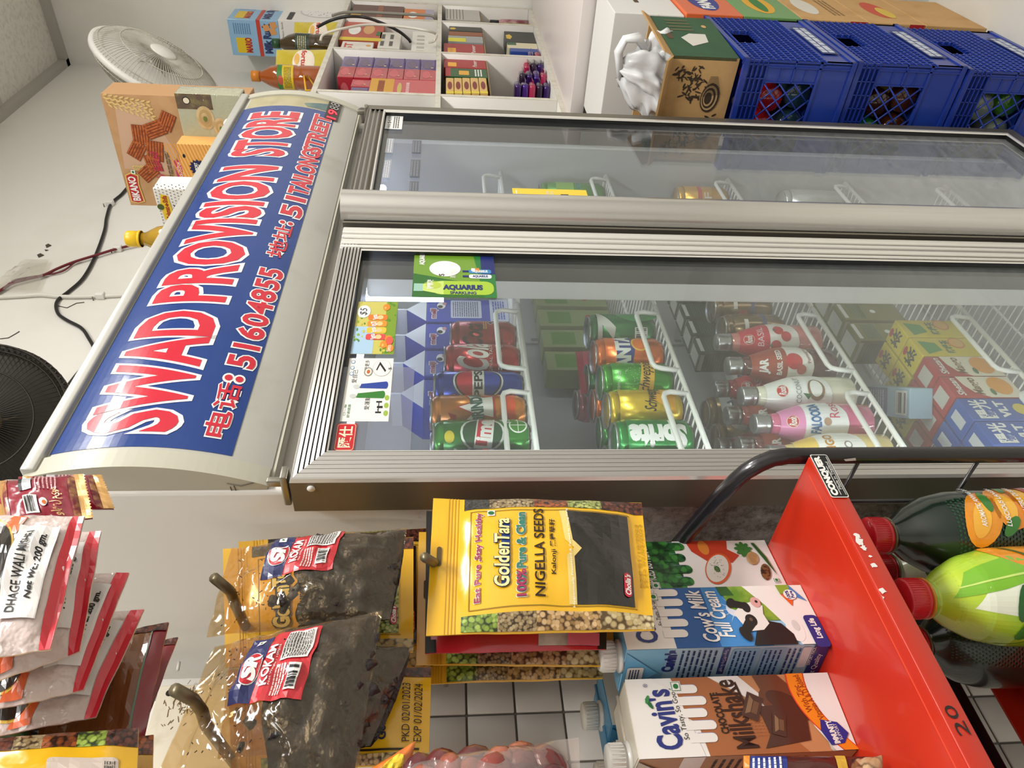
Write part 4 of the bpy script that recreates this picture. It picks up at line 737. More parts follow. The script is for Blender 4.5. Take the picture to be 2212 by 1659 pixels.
# stacked dark tins, left of the first divider
for k in range(7):
    p=onY(812+k*19,222,YF_+.03); t=thing('dark_tin','dark round tin in the stack behind the fridge corner','tin',(dv[0]-.1,YF_+.05,zm+.001+k*.049),0,'stacked dark tins'); MB().lathe([(.045,0),(.048,.003),(.048,.042),(.045,.0485),(0,.0485)],mat('2e2018',.3,coat=.4,var='8a7a2c',vscale=26,vmix=.3),20).build('tin_body',t)
# oil on top of the shelves
def oilbottle(name,label,px,py,h,col,capc,lab,Y=SY+.06):
    x=onY(px,py,Y).x; t=thing(name,label,'bottle',(x,Y,zt+.0005),0,'cooking oil on the shelf top'); r=.043
    MB().lathe([(.036,0),(r,.008),(r,h*.3),(r*.93,h*.34),(r,h*.38),(r,h*.62),(r*.8,h*.74),(.018,h*.86),(.016,h*.9)],mat(col,.1,coat=.8,trans=.0),22).build('bottle_body',t)
    b=MB(); a=face_az(x,Y); P=Print(b,cyl(r,h*.4,h*.62,a-1.2,a+1.2),100,60,cell=(8,None)); lab(P); b.build('label',t)
    MB().lathe([(.019,h*.89),(.019,h),(0,h)],mat(capc,.35),16).build('cap',t)
oilbottle('oil_bottle','amber oil bottle with a yellow label nearest the fridge sign',640,168,.255,'9a4a10','c87a1c',lambda P:(P.rect(0,0,100,60,mat('d8b820',.4),1),P.rect(0,0,100,18,mat('3a7a34',.4),2),P.ell(40,12,16,10,mat('b8503a',.4),3),P.lines(10,26,90,54,5,mat('7a6a1c',.5),2)))
oilbottle('oil_bottle','dark olive oil bottle with a green cap on the shelf top',690,98,.25,'3e2c10','1c4a2c',lambda P:(P.rect(0,0,100,60,mat('2c3a2c',.4),1),P.lines(15,10,85,50,5,mat('b8b490',.5),2)))
def oilpouch(label,px,py,h):
    p=onY(px,py,SY+.05); f=lambda a,b,z:V((p.x+a,SY+.05+b,zt+.001+z)); S=pillow(f(-.06,.07,h),f(.05,-.02,h),f(-.06,.06,0),f(.05,-.03,0),.024,.003,px%7,.12,.0)
    return pouch('oil_pouch',label,'pouch',S,110,240,mat('d8c848',.25,coat=.5,var='c8b230',vscale=10),lambda P:(P.ell(60,130,46,50,mat('eee4d4',.4),1),P.text('fortune',20,120,100,142,mat('c83a2a',.4),2,bold=.03,rot=180),P.ell(70,100,20,12,mat('e8b860',.4),2)),'cooking oil on the shelf top',loc=(p.x,SY+.05,zt))
oilpouch('yellow oil pouch with red lettering between the two oil bottles',668,132,.2); oilpouch('yellow oil pouch with red lettering beside the pan box',704,70,.19)
mb=MB(); q=[onY(x,y,SY+.04) for x,y in ((468,188),(472,156),(478,152),(492,186),(468,188))]; q=[V((v.x,v.y,v.z-q[0].z+zt+.0035)) for v in q]; z_=min(v.z for v in q); q=[V((v.x,v.y,v.z-z_+zt+.0035)) for v in q]; o=mb.tube(q[:-1],.003,mat('e8b41c',.4),8,closed=True).build('strap_loop',None,loc=q[0]); tag(o,'yellow plastic strap loop standing beside the amber oil bottle','strap')
p=onY(700,30,SY+.06); hb=onY(608,30,SY+.06).z-zt
printed_box('pan_box','white frying pan box under the blue rusk box','box',(p.x,SY+.14,zt+.0005),0,.26,.16,hb,'e6e4e0',lambda P:(P.ell(P.W*.6,P.H*.6,P.W*.36,P.H*.34,mat('d0cccc',.4),1),P.ell(P.W*.6,P.H*.6,P.W*.33,P.H*.31,mat('ece8e8',.4),2),P.rrect(P.W*.05,P.H*.12,P.W*.5,P.H*.2,6,BLACK,3),*[P.ell(P.W*random.uniform(.35,.85),P.H*random.uniform(.35,.85),3,2,mat('7a4a5a',.5),3,6) for _ in range(40)]),lambda P:(P.text('More Safety Non Stick',8,12,P.W-8,22,BLACK,1),P.ell(P.W*.5,P.H*.6,P.W*.3,P.H*.25,mat('d0cccc',.4),1)))
h2=onY(488,40,SY+.06).z-zt-hb
def f_ru(P): P.rect(P.W*.08,P.H*.12,P.W*.5,P.H*.4,mat('e0c020',.4),1); P.text('MARIO',P.W*.1,P.H*.3,P.W*.5,P.H*.42,mat('b0202c',.4),2,bold=.05); P.rect(0,P.H*.56,P.W,P.H*.64,mat('c03c2c',.4),1); P.text('Milk Rusk',P.W*.1,P.H*.68,P.W*.9,P.H*.82,mat('2a3a6a',.4),2,bold=.06); [P.poly([(P.W*u,P.H*v),(P.W*(u+.16),P.H*(v-.04)),(P.W*(u+.2),P.H*(v+.08)),(P.W*(u+.04),P.H*(v+.12))],mat('d89a5c',.4),3) for u,v in ((.7,.72),(.6,.84),(.78,.86))]; P.lines(P.W*.6,P.H*.1,P.W*.9,P.H*.45,8,mat('5a86b0',.5),1)
printed_box('rusk_box','light blue rusk box with a yellow brand patch on top of the pan box','box',(p.x,SY+.14,zt+.001+hb),0,.26,.15,h2,'8fb8da',f_ru,f_ru)
# leads draped over the shelf fronts
def lead(name,label,pts,r,m,cat='cable'):
    P=[]  # smooth the path
    for i in range(len(pts)-1):
        a,b,c,d=[V(pts[max(0,min(len(pts)-1,j))]) for j in (i-1,i,i+1,i+2)]
        for k in range(6): t=k/6; P.append(.5*((2*b)+(c-a)*t+(2*a-5*b+4*c-d)*t*t+(3*b-a-3*c+d)*t**3))
    P.append(V(pts[-1])); o=MB().tube(P,r,m,7).build(name,None,loc=P[0]); return tag(o,label,cat)
lead('power_cable','black power lead arching over the pigeonhole fronts',[onY(x,y,SY-.012-.02*k) for x,y,k in ((686,58,0),(715,44,1),(750,36,2),(790,38,2),(830,52,2),(862,68,1),(882,84,-1),(886,90,-2))],.006,BLACK)
lead('power_cable','white power lead looping over the pigeonhole fronts',[onY(x,y,SY-.015-.02*k) for x,y,k in ((692,88,0),(700,74,1),(740,62,2),(800,53,2),(870,58,2),(920,66,2),(942,74,1),(938,88,1),(928,92,-1))],.005,mat('d8d4c8',.4))
lead('power_cable','grey double lead along the third pigeonhole',[onY(x,y,SY-.008-.004*k) for x,y,k in ((718,34,0),(745,27,1),(800,27,1),(860,30,1),(905,32,1),(936,36,0))]+[V((onY(938,38,SY).x,SY+.03,zm+.0065))],.006,mat('8a887e',.4))
# ================================================================= BLUE CRATES
cb=mat('1f3c9c',.36,coat=.15,var='1b3590',vscale=6); dirt=mat('6a6a78',.8)
CW,CD,CH=.345,.36,.2655
def crate(label):
    t=thing('milk_crate',label,'crate',(0,0,0),0,'blue crates'); mb=MB(); x0,x1,y0,y1=0,CW,0,CD; h=CH-.004
    B=lambda a,b,m=cb:mb.box(a,b,m)
    B((x0+.004,y0+.004,.0),(x1-.004,y1-.004,.0655))
    for a,b in (((x0,y0),(x0+.012,y0+.012)),((x1-.012,y0),(x1,y0+.012)),((x0,y1-.012),(x0+.012,y1)),((x1-.012,y1-.012),(x1,y1))): B((*a,0),(*b,h))
    for z0,z1 in ((h-.012,h),(0,.012)):    # rims
        B((x0-.003,y0-.003,z0),(x1+.003,y0+.006,z1)); B((x0-.003,y1-.006,z0),(x1+.003,y1+.003,z1)); B((x0-.003,y0-.003,z0),(x0+.006,y1+.003,z1)); B((x1-.006,y0-.003,z0),(x1+.003,y1+.003,z1))
    zg=h-.055                               # ladder band under the rim of the -x side
    for k in range(1,5): B((x0-.002,y0,h-.012-k*.011),(x0+.004,y1,h-.010-k*.011))
    for k in range(12): yy=.008+k*(y1-.02)/11; B((x0-.002,yy,zg),(x0+.004,yy+.002,h))
    B((x0+.006,y0,zg),(x0+.0075,y1,h))
    zl=.085                                 # plain foot band
    B((x0+.001,y0,0),(x0+.005,y1,zl)); B((x0-.002,y0,zl-.006),(x0+.005,y1,zl))
    for yy in (0,.012,.045): B((x0-.002,yy,0 if yy<.02 else zl),(x0+.005,yy+.003,zg))
    B((x0+.001,y0+.0,zl),(x0+.005,y0+.045,zg)); B((x0-.002,.0,zl+.055),(x0+.005,.047,zl+.058)); 
    for zz_ in (zl+.028,zl+.085): B((x0-.001,.01,zz_),(x0+.003,.045,zz_+.0015))
    a=zg-zl; s2=.037                        # diamond lattice
    for k in range(-3,9):
        for sg in (1,-1):
            ya=.047+k*s2 if sg>0 else .047+k*s2+a; yb=ya+sg*a; za,zb_=zl,zg
            def clip(lo,hi):
                pass
            p0,p1=V((x0+.0015,ya,za)),V((x0+.0015,yb,zb_))
            lo,hi=.047,y1-.012
            def cut(p,q,lim,ge):
                if (p.y<lim)==ge and (q.y<lim)==ge: return None
                if (p.y<lim)==ge: f=(lim-p.y)/(q.y-p.y); p=p.lerp(q,f)
                if (q.y<lim)==ge: f=(lim-q.y)/(p.y-q.y); q=q.lerp(p,f)
                return p,q
            r=cut(p0,p1,lo,True); r=r and cut(*r,hi,False)
            if r and (r[0]-r[1]).length>.01: mb.tube([r[0],r[1]],.0022,cb,4)
    # -y side: fine square grid with a hand hole and a plain band
    for k in range(22):
        xx=x0+.012+k*(CW-.024)/21; hole=.13<xx-x0<.215
        B((xx-.001,y0-.002,.07),(xx+.001,y0+.004,h-.012) if not hole else (xx+.001,y0+.004,h-.075))
    for k in range(12): zz_=.07+k*.0168; (B((x0,y0-.002,zz_),(x1,y0+.004,zz_+.002)) if not h-.075<zz_<h-.03 else (B((x0,y0-.002,zz_),(x0+.128,y0+.004,zz_+.002)),B((x0+.217,y0-.002,zz_),(x1,y0+.004,zz_+.002))))
    B((x0,y0+.005,.07),(x0+.126,y0+.0065,h)); B((x0+.219,y0+.005,.07),(x1,y0+.0065,h)); B((x0+.126,y0+.005,.07),(x0+.219,y0+.0065,h-.08)); B((x0+.126,y0+.005,h-.03),(x0+.219,y0+.0065,h)); B((x0,y0,0),(x1,y0+.005,.07))
    B((x1-.005,y0,0),(x1,y1,h)); B((x0,y1-.005,0),(x1,y1,h))
    for k in range(20): B((x0-.0025,.005+k*.017,.0005),(x0-.002,.016+k*.017,.005+.003*(k%3)),dirt)
    mb.build('crate_body',t)
    l=MB(); P=Print(l,plane((.06,-.0026,.062),(.22,0,0),(0,0,-.05)),220,50,lift=.0003); P.rect(0,4,220,46,mat('2c3a78',.5),1); P.lines(10,8,210,42,2,mat('c8d0e0',.5),2,.8,3); l.build('stencil',t); return t
cx0,cy0=1.682,-.118
c0=crate('topmost blue crate in the stack, holding clear and red bottles'); c0.location=(cx0,cy0,.739-CH)
c1=dup(c0,(cx0+.004,cy0-.002,.739-2*CH),None,'middle blue crate in the stack, holding brown and yellow bottles'); c2=dup(c0,(cx0-.002,cy0+.002,.739-3*CH),None,'lowest blue crate in the stack, holding green bottles')
def lying(label,x,y,z,col,capc,lab,rz,group,r=.032,L=.2):
    t=thing('soft_drink_bottle',label,'bottle',(x,y,z+r),rz,group); M=Matrix.Rotation(PI/2,4,'Y')
    MB().lathe([(r*.8,0),(r,.006),(r,L*.55),(r*.7,L*.75),(.013,L*.88),(.013,L*.93)],mat(col,.08,coat=.8),16,M).build('bottle_body',t)
    if lab: MB().lathe([(r+.0006,L*.15),(r+.0006,L*.48)],mat(lab,.3,coat=.4,var='e8e4dc' if lab!='c8a81c' else '2a2410',vscale=22,vmix=.32),16,M).build('label',t)
    MB().lathe([(.0145,L*.915),(.0145,L),(0,L)],mat(capc,.35),14,M).build('cap',t); return t
q=0
SP=[(0,[('2c4a58','2a5a78',None),('2c4a58','3a6a88',None),('3a5a60','c8d0d4',None),('b81c24','c01c24','c01c24'),('b81c24','d8d0c8','c01c24'),('2c4a50','203a48',None)]),(1,[('5a2e14','d8b020','c8a81c'),('5a2e14','c8a020',None),('3a2010','d8b020','c8a81c'),('4a2610','2a8a4a',None),('1f8a4a','2a9a4a',None),('6a4a1c','d8c020','c8a81c')]),(2,[('4a8a2a','6ac02c','8ac040'),('8a9a8a','c8d0c8',None),('c8d0a0','d8d8b0','d0d8b8'),('9aa8a0','8ab0a8',None)])]
NMS=[('blue-grey','blue-grey','pale','red','red and white','dark blue'),('brown','brown','dark brown','brown','green','amber'),('green','grey','cream','grey')]
for ci,bs in SP:
    zb_=.739-(ci+1)*CH+.0065
    for k,(col,cp,lab) in enumerate(bs):
        lying('%s bottle, %s, %s layer in the %s blue crate'%(NMS[ci][k],('nearest the aisle','in the middle','nearest the wall')[k%3],('lower','upper')[k//3],('topmost','middle','lowest')[ci]),cx0+.03,cy0+.085+(k%3)*.072+ .012*(k//3),zb_+.06+(k//3)*.066-.06*0,col,cp,lab,0,('bottles in the topmost crate','bottles in the middle crate','bottles in the lowest crate')[ci])
# ================================================================= CARTONS AND BAG ON AND BEHIND THE CRATES
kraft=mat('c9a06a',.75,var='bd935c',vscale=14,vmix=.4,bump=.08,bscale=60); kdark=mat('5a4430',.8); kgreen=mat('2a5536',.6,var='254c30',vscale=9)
t=thing('produce_carton','open green and brown vegetable carton on top of the blue crates','carton',(1.70,-.113,.7396),math.radians(-3)); w,d,h=.27,.30,.152
mb=MB(); th=.006; mb.box((0,0,0),(w,d,th),kraft); mb.box((0,0,th),(th,d,h),kraft); mb.box((0,0,th),(w,th,h),kgreen); mb.box((w-th,0,th),(w,d,h),kraft); mb.box((0,d-th,th),(w,d,h),kraft)
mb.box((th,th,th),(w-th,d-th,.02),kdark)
P=Print(mb,plane((0,0,h),(w,0,0),(0,0,-h)),270,152,lift=.0006); P.rect(0,0,270,152,kgreen,1); P.poly([(66,60),(120,44),(150,70),(150,110),(96,104)],mat('d6d3ca',.5),2); P.rrect(110,12,160,26,7,kdark,2); [P.rect(170+k*22,30,180+k*22,88,mat('5a5a3a',.6),2) for k in range(4)]; P.ell(205,120,10,6,kraft,2)
ink=mat('3a2c1e',.8)
P=Print(mb,plane((0,d,h),(0,-d,0),(0,0,-h)),300,152,lift=.0006)
R=random.Random(11)
def leafblob(cu,cv,n,rr,R):
    for k in range(n):
        q=R.uniform(0,2*PI); s=R.uniform(.2,1); u,v=cu+rr*s*math.cos(q),cv+rr*.8*s*math.sin(q); P.ell(u,v,R.uniform(4,9),R.uniform(1.2,2.6),ink,1,8,R.uniform(0,PI))
leafblob(238,60,60,42,R); leafblob(262,24,14,18,R); leafblob(150,118,26,22,R); leafblob(60,122,16,16,R)
for k in range(5): P.ell(210,104-k*1.2,34-k*5,22-k*3.4,ink if k%2==0 else mat('c4a274',.7),2+k,22)
for k in range(16): P.poly([(214+k*3,84+k*.6),(215.2+k*3,84+k*.6),(222+k*2.6,126-k),(221+k*2.6,126-k)],ink,8)
mb.build('carton_body',t)
for nm,pts in (('flap',[(0,0,h),(0,d,h),(-.03,d,h+.02),(-.03,0,h+.018)]),('flap',[(0,0,h),(w,0,h),(w,-.012,h+.02),(0,-.01,h+.022)])):
    f=MB(); n=V((0,0,.005)); f.add([V(p) for p in pts]+[V(p)+n for p in pts],[(0,1,2,3),(7,6,5,4),(0,4,5,1),(1,5,6,2),(2,6,7,3),(3,7,4,0)],kraft); f.build(nm,t)
# brown cartons stacked behind the crates
def st(label,z0,z1,col,x0=2.055,x1=2.33,y0=-.118,y1=.2,art=None,fart=None,group='brown cartons behind the crates'):
    return printed_box('brown_carton',label,'carton',((x0+x1)/2,(y0+y1)/2,z0),0,x1-x0,y1-y0,z1-z0-.001,'c9a06a',fart,art,None,None,group,m=kraft)
f1=lambda P:(P.ell(P.W*.5,P.H*.3,P.W*.3,P.H*.16,mat('d8d4c8',.6),1),P.lines(P.W*.2,P.H*.6,P.W*.8,P.H*.8,3,mat('8a6a44',.7),1))
redtab=lambda P:P.rect(P.W*.86,P.H*.72,P.W,P.H*.98,mat('b02028',.5),1)
st('lowest brown carton in the stack behind the crates',Z0+.0005,.115,0); st('brown carton with a red and yellow print second from the bottom of the stack',.115,.275,0,art=redtab,fart=lambda P:(P.ell(P.W*.5,P.H*.5,P.W*.3,P.H*.2,mat('c8503a',.6),1),P.ell(P.W*.4,P.H*.6,P.W*.2,P.H*.12,mat('d8b84a',.6),2))); st('brown carton with a white print third from the bottom of the stack',.275,.46,0,art=redtab,fart=f1)
for k,(lb,z0,z1,col,f_) in enumerate((('green and kraft soft drink carton in the stack behind the crates',.46,.62,'6a9a5a',lambda P:(P.ell(P.W*.5,P.H*.5,P.W*.36,P.H*.24,mat('e0a828',.5),1),P.ell(P.W*.5,P.H*.5,P.W*.3,P.H*.1,mat('2a7a34',.5),2))),('orange soft drink carton on top of the stack behind the crates',.62,.775,'dd6a3a',lambda P:(P.ell(P.W*.5,P.H*.5,P.W*.36,P.H*.26,mat('2f3a8a',.5),1),P.text('FANTA',P.W*.22,P.H*.4,P.W*.78,P.H*.6,W_,2,bold=.06))))):
    printed_box('drink_carton',lb,'carton',(2.19,.041,z0),0,.27,.318,z1-z0-.001,col,f_,None,None,None,'soft drink cartons behind the crates')
printed_box('white_carton','plain white carton standing on the soft drink cartons','carton',(2.195,.06,.776),0,.27,.34,.186,'e4e3e0',lambda P:P.rrect(P.W*.42,P.H*.4,P.W*.58,P.H*.47,4,kdark,1),lambda P:P.rect(0,P.H*.62,P.W,P.H*.625,mat('c8c6c2',.5),1),None,m=mat('e2e1de',.6))
# white carrier bag stuffed in the open carton
cen=V((1.85,-.02,.87)); mb=MB(); bagm=mat('e6e8ea',.28,coat=.25,bump=.15,bscale=22)
PR=[.012,.030,.046,.055,.058,.058,.054,.046,.034,.0]
def bagS(u,v):
    q=2*PI*u; a=v*8.999; k=int(a); r=PR[k]+(PR[k+1]-PR[k])*(a-k); c,w=math.cos(q),math.sin(q)
    cr=abs(noise.noise(V((c*2.2,w*2.2,v*2.0))))+.5*abs(noise.noise(V((c*5,w*5,v*5+3)))); r*=1.22-.95*cr
    lean=.05*(v-.3)
    return V((cen.x+r*c*.8,cen.y+lean+r*w*1.75,cen.z-.118+.215*(1-v)**.9+.025*noise.noise(V((c*1.5,w*1.5,v*4)))*(1-v)))
mb.sheet(bagS,64,48,bagm)
for s_,o_ in ((1,0),(-1,.012)): mb.tube([bagS(.2,.06),cen+V((-.01+o_,-.055,.115)),cen+V((-.015+o_,-.085,.105)),cen+V((-.015+o_,-.09,.075)),cen+V((-.01+o_,-.06,.05)),bagS(.75,.3)],[.006,.010,.008,.012,.009,.006],bagm,8)
o=mb.build('carrier_bag',None,loc=(cen.x,cen.y,cen.z-.118)); tag(o,'crumpled white plastic carrier bag in the open vegetable carton','bag')
# ================================================================= ON TOP OF THE FRIDGE, FANS, LEADS ON THE WALL
printed_box('flat_carton','flat white carton bridging the shelf top under the cookie boxes','carton',(1.82,.335,zt+.0005),0,.15,.47,.0437,'dcd9d0',m=white)
tb=zt+.0445
wheat=mat('d8b878',.5); bisc=mat('b8622c',.55,var='8a4018',vscale=120,vmix=.45); biscd=mat('7a3614',.6)
def wheat_ear(P,u,v,L,rot):
    c,s_=math.cos(rot),math.sin(rot); P.poly([(u,v-1),(u+L*c,v+L*s_-1),(u+L*c,v+L*s_+1),(u,v+1)],wheat,3)
    for k in range(9): t=k/9; uu,vv=u+L*t*c,v+L*t*s_; P.ell(uu-4*s_,vv+4*c,6,2.6,wheat,4,8,rot+.5); P.ell(uu+4*s_,vv-4*c,6,2.6,wheat,4,8,rot-.5)
def cookie(P,u,v,s_,rot):
    c,w=math.cos(rot),math.sin(rot); q=lambda x,y:(u+x*c-y*w,v+x*w+y*c)
    P.poly([q(-s_,-s_*.8),q(s_,-s_*.8),q(s_*1.05,s_*.8),q(-s_*1.05,s_*.8)],biscd,5); 
    for k in range(6):
        y=-s_*.8+k*s_*.27; P.poly([q(-s_*.98,y),q(s_*.98,y),q(s_*.98,y+s_*.17),q(-s_*.98,y+s_*.17)],bisc,6)
def f_bik(P):
    P.rect(0,0,P.W,P.H,mat('c39b70',.5,var='b98e62',vscale=20),1); P.poly([(P.W*.35,10),(P.W*.9,26),(P.W*.95,90),(P.W*.5,150),(P.W*.3,120)],mat('c8a488',.6),2)
    for k in range(3): wheat_ear(P,P.W-6-k*9,10+k*4,110,math.radians(98+k*5))
    for u,v,s_,r in ((190,70,24,.1),(150,52,22,.6),(118,84,22,-.2),(150,96,25,.2),(205,108,24,1.2),(226,140,22,.5),(92,66,22,.9),(60,118,20,.3)): cookie(P,u,v,s_,r)
    wheat_ear(P,104,34,50,1.6)
    P.poly([(10,4),(84,6),(92,22),(84,40),(60,36),(12,40),(6,22)],mat('e0b860',.4),5); P.poly([(13,7),(82,9),(88,22),(82,36),(60,33),(14,36),(9,22)],mat('b8242e',.35),6); P.text('BIKANO',15,12,80,30,W_,7,bold=.03)
    P.text('Freshly Baked',30,84,150,112,mat('b82a50',.4),7,shear=.3,bold=.01,rot=4); P.lines(40,118,150,130,2,mat('6a5a40',.5),7); P.rrect(46,136,128,160,4,mat('c03a70',.4),6); P.text('आटा कुकीज',50,139,124,156,W_,7); P.rect(88,24,98,34,W_,7); P.ell(93,29,3,3,DGREEN,8)
printed_box('cookie_box','tan cookie box with latticed biscuits standing above the fridge sign','box',(1.905,.224,tb),math.radians(2),.09,.287,2.222-tb,'b98e62',None,f_bik,None,m=mat('b98e62',.5))
roll=mat('d2b98c',.5,var='b09468',vscale=30)
def f_rol(P):
    P.rect(0,0,P.W,P.H,mat('d0d2c0',.4),1); P.rect(P.W*.68,0,P.W,P.H*.55,mat('5a3a24',.45,var='8a7a3a',vscale=40,vmix=.4),2); P.ell(P.W*.86,P.H*.16,9,9,BLACK,3); P.ell(P.W*.86,P.H*.16,7,7,mat('e0d8c0',.5),4)
    for u,v,s_ in ((P.W*.5,P.H*.4,26),(P.W*.3,P.H*.62,22)): P.ell(u,v,s_*1.1,s_*.8,roll,3); P.ell(u,v,s_*.8,s_*.55,mat('b89a68',.5),4); P.ell(u,v,s_*.5,s_*.34,roll,5); P.ell(u-2,v,s_*.26,s_*.18,mat('6a7a3a',.5),6)
p=printed_box('pastry_box','film-wrapped brown box with rolled pastries in front of the tan cookie box','box',(1.835,.108,tb),0,.05,.112,2.03-tb,'cfd0bc',None,f_rol,None,m=mat('cfd0bc',.3,coat=.5))
mb=MB(); mb.rbox((-.0262,-.0572,-.0),(.0262,.0572,2.03-tb+.0012),film('f0f0e8',.04,.08,.5,60),.004); mb.build('film_wrap',p)
def f_exp(P):
    for k in range(26): P.poly([(0,k*8),(P.W,k*8-30),(P.W,k*8-27),(0,k*8+3)],mat('e0983a',.5),1)
    P.poly([(P.W*.5+(17 if k%2 else 22)*math.cos(k*PI/14),P.H*.26+(17 if k%2 else 22)*math.sin(k*PI/14)) for k in range(28)],mat('1c2250',.4),3); P.text('EXPORT',P.W*.5-13,P.H*.26-8,P.W*.5+13,P.H*.26-1,W_,4,bold=.04); P.text('PACK',P.W*.5-9,P.H*.26+1,P.W*.5+9,P.H*.26+8,W_,4,bold=.04); P.ell(P.W*.75,12,5,3,BLACK,3)
printed_box('biscuit_box','orange striped box with a dark blue starburst above the fridge sign','box',(1.785,.212,tb),0,.05,.118,2.035-tb,'eeb060',None,f_exp,None,m=mat('eeb468',.45))
S=pillow(V((1.70,.345,1.985)),V((1.70,.272,1.985)),V((1.70,.345,1.8405)),V((1.70,.272,1.8405)),.012,.003,9)
def f_blk(P):
    for a in range(14):
        for b in range(9): P.ell(4+a*7.2+(b%2)*3.6,5+b*7.4,1.6,1.6,mat('8a8a88',.5),1,6)
    P.poly([(20,10),(52,8),(80,14),(76,28),(46,30),(18,26)],mat('e0c030',.4),2); P.ell(50,8,7,7,mat('4a5a28',.4),3); P.text('Rehmat-e-Shifa',24,15,76,25,mat('a02428',.4),3,bold=.03); P.text('BLACK',12,36,56,46,BLACK,3,bold=.04); P.rect(10,49,60,50,BLACK,3); P.text('CO',12,53,34,64,BLACK,3,bold=.04); P.rect(0,78,100,131,BLACK,2); P.text('Butter',6,82,52,92,W_,3,bold=.03); P.text('Cookies',6,98,56,110,W_,3)
printed_box('cookie_box','white dotted cookie box with a black band behind the fridge sign','box',(1.53,.187,FZT+.0005),0,.06,.092,.131,'e6e4e0',None,f_blk,None,m=mat('e6e4e0',.45))
t=thing('oil_bottle','small amber oil bottle with a yellow cap on top of the fridge','bottle',(1.4,.205,FZT+.0005)); MB().lathe([(.026,0),(.030,.006),(.030,.085),(.026,.105),(.014,.128),(.0135,.14)],mat('7a5a14',.08,coat=.9,var='a8841c',vscale=14),20).build('bottle_body',t); c=MB(); c.lathe([(.0165,.138),(.0165,.164),(.015,.167),(0,.167)],mat('e2b81c',.35),24); c.lathe([(.0172,.138),(.0172,.143)],mat('e2b81c',.35),24); c.build('cap',t)
# fans
def frame_from(n):
    n=n.normalized(); x=n.cross(V((0,0,1))).normalized(); y=n.cross(x); return Matrix((x,y,n)).transposed().to_4x4()
def fan(name,label,c,n,r,wm,bm,hubm,nw,criss,motor,arm_to):
    t=thing(name,label,'fan',c); M=frame_from(n); t.matrix_world=Matrix.Translation(c)@M; t.matrix_basis=Matrix.Translation(c)@M
    def guard(z0,z1,hub,nm,sgn):
        mb=MB()
        for k in range(nw):
            q=2*PI*k/nw; P=[]
            for j in range(9):
                f=j/8; rr=hub+(r-hub)*f; z=z0+(z1-z0)*(1-f**3.2); a=q+.10*f
                P.append(V((rr*math.cos(a),rr*math.sin(a),z)))
            mb.tube(P,.0010 if not criss else .0008,wm,4,cap=False)
        for rr,f in ((hub,0),(hub+(r-hub)*.55,.55),(r*.93,.9)): z=z0+(z1-z0)*(1-f**3.2); mb.tube([(rr*math.cos(2*PI*k/48),rr*math.sin(2*PI*k/48),z) for k in range(48)],.0018,wm,5,closed=True)
        return mb
    fg=guard(.006,.055,r*.2,'front_guard',1)
    fg.lathe([(0,.062),(r*.18,.060),(r*.21,.055),(r*.21,.05),(0,.05)],hubm,28); g=fg.build('front_guard',t)
    rg=guard(-.006,-.075,r*.3,'rear_guard',-1); rg.lathe([(r-.003,-.010),(r+.005,-.008),(r+.006,.0),(r+.005,.008),(r-.003,.010)],hubm if not criss else wm,56); rg.build('rear_guard',t)
    if criss:
        mb=MB(); k2=72
        for k in range(k2):
            for s_ in (1,-1): q=2*PI*k/k2; mb.tube([(r*1.0*math.cos(q),r*math.sin(q),-.03),(r*1.035*math.cos(q+s_*.09),r*1.035*math.sin(q+s_*.09),0),(r*math.cos(q+s_*.18),r*math.sin(q+s_*.18),.03)],.0011,wm,4,cap=False)
        for z in (-.03,.03): mb.tube([(r*math.cos(2*PI*k/64),r*math.sin(2*PI*k/64),z) for k in range(64)],.0022,wm,6,closed=True)
        mb.build('rim_mesh',t)
    for k in range(5):
        mb=MB(); a0=2*PI*k/5
        def S(u,v,h=0): rr=r*.2+(r*.88-r*.2)*v; a=a0+(u-.5)*1.05*(1-.25*v)+.35*v; return V((rr*math.cos(a),rr*math.sin(a),-.012+.05*(u-.5)*(1-.4*v)+h))
        mb.sheet(lambda u,v:S(u,v),8,8,bm); mb.sheet(lambda u,v:S(u,v,-.002),8,8,bm,flip=True); mb.build('blade',t)
    MB().lathe([(r*.2,-.03),(r*.2,.015),(r*.15,.028),(0,.030)],bm,24).build('hub',t)
    MB().lathe([(0,-.20),(r*.26,-.195),(r*.32,-.17),(r*.32,-.09),(r*.2,-.076)],motor,28).build('motor_housing',t)
    iv=t.matrix_basis.inverted(); a=iv@V(arm_to); b=V((0,0,-.15)); mb=MB(); mb.tube([b,b.lerp(a,.5)+V((0,0,-.02)),a],.016,motor,10); w=iv.to_3x3()
    e=[iv@(V(arm_to)+V((dx,-.002,dz))) for dx,dz in ((-.05,-.08),(.05,-.08),(.05,.08),(-.05,.08))]; e2=[iv@(V(arm_to)+V((dx,-.022,dz))) for dx,dz in ((-.045,-.075),(.045,-.075),(.045,.075),(-.045,.075))]
    mb.add(e+e2,[(0,1,2,3),(7,6,5,4),(0,4,5,1),(1,5,6,2),(2,6,7,3),(3,7,4,0)],motor); mb.build('wall_bracket',t); return t
def imgdir(x,y,z): v=V((x,y,z)); return V((_r.dot(v),_y.dot(v),-_d.dot(v)))
fwm=mat('bdb8ac',.4,var='968f80',vscale=30,vmix=.38); fbm=mat('98948a',.3,coat=.3,var='7f796c',vscale=14)
fc=at(340,146,2.35); fw=onY(330,150,YB); fan('wall_fan','dusty white wall fan tilted over the far end of the fridge',fc,imgdir(.56,-.68,-.47),.192,fwm,fbm,mat('dcdad4',.4),96,False,mat('c2b9a6',.5),(fw.x,YB,fw.z))
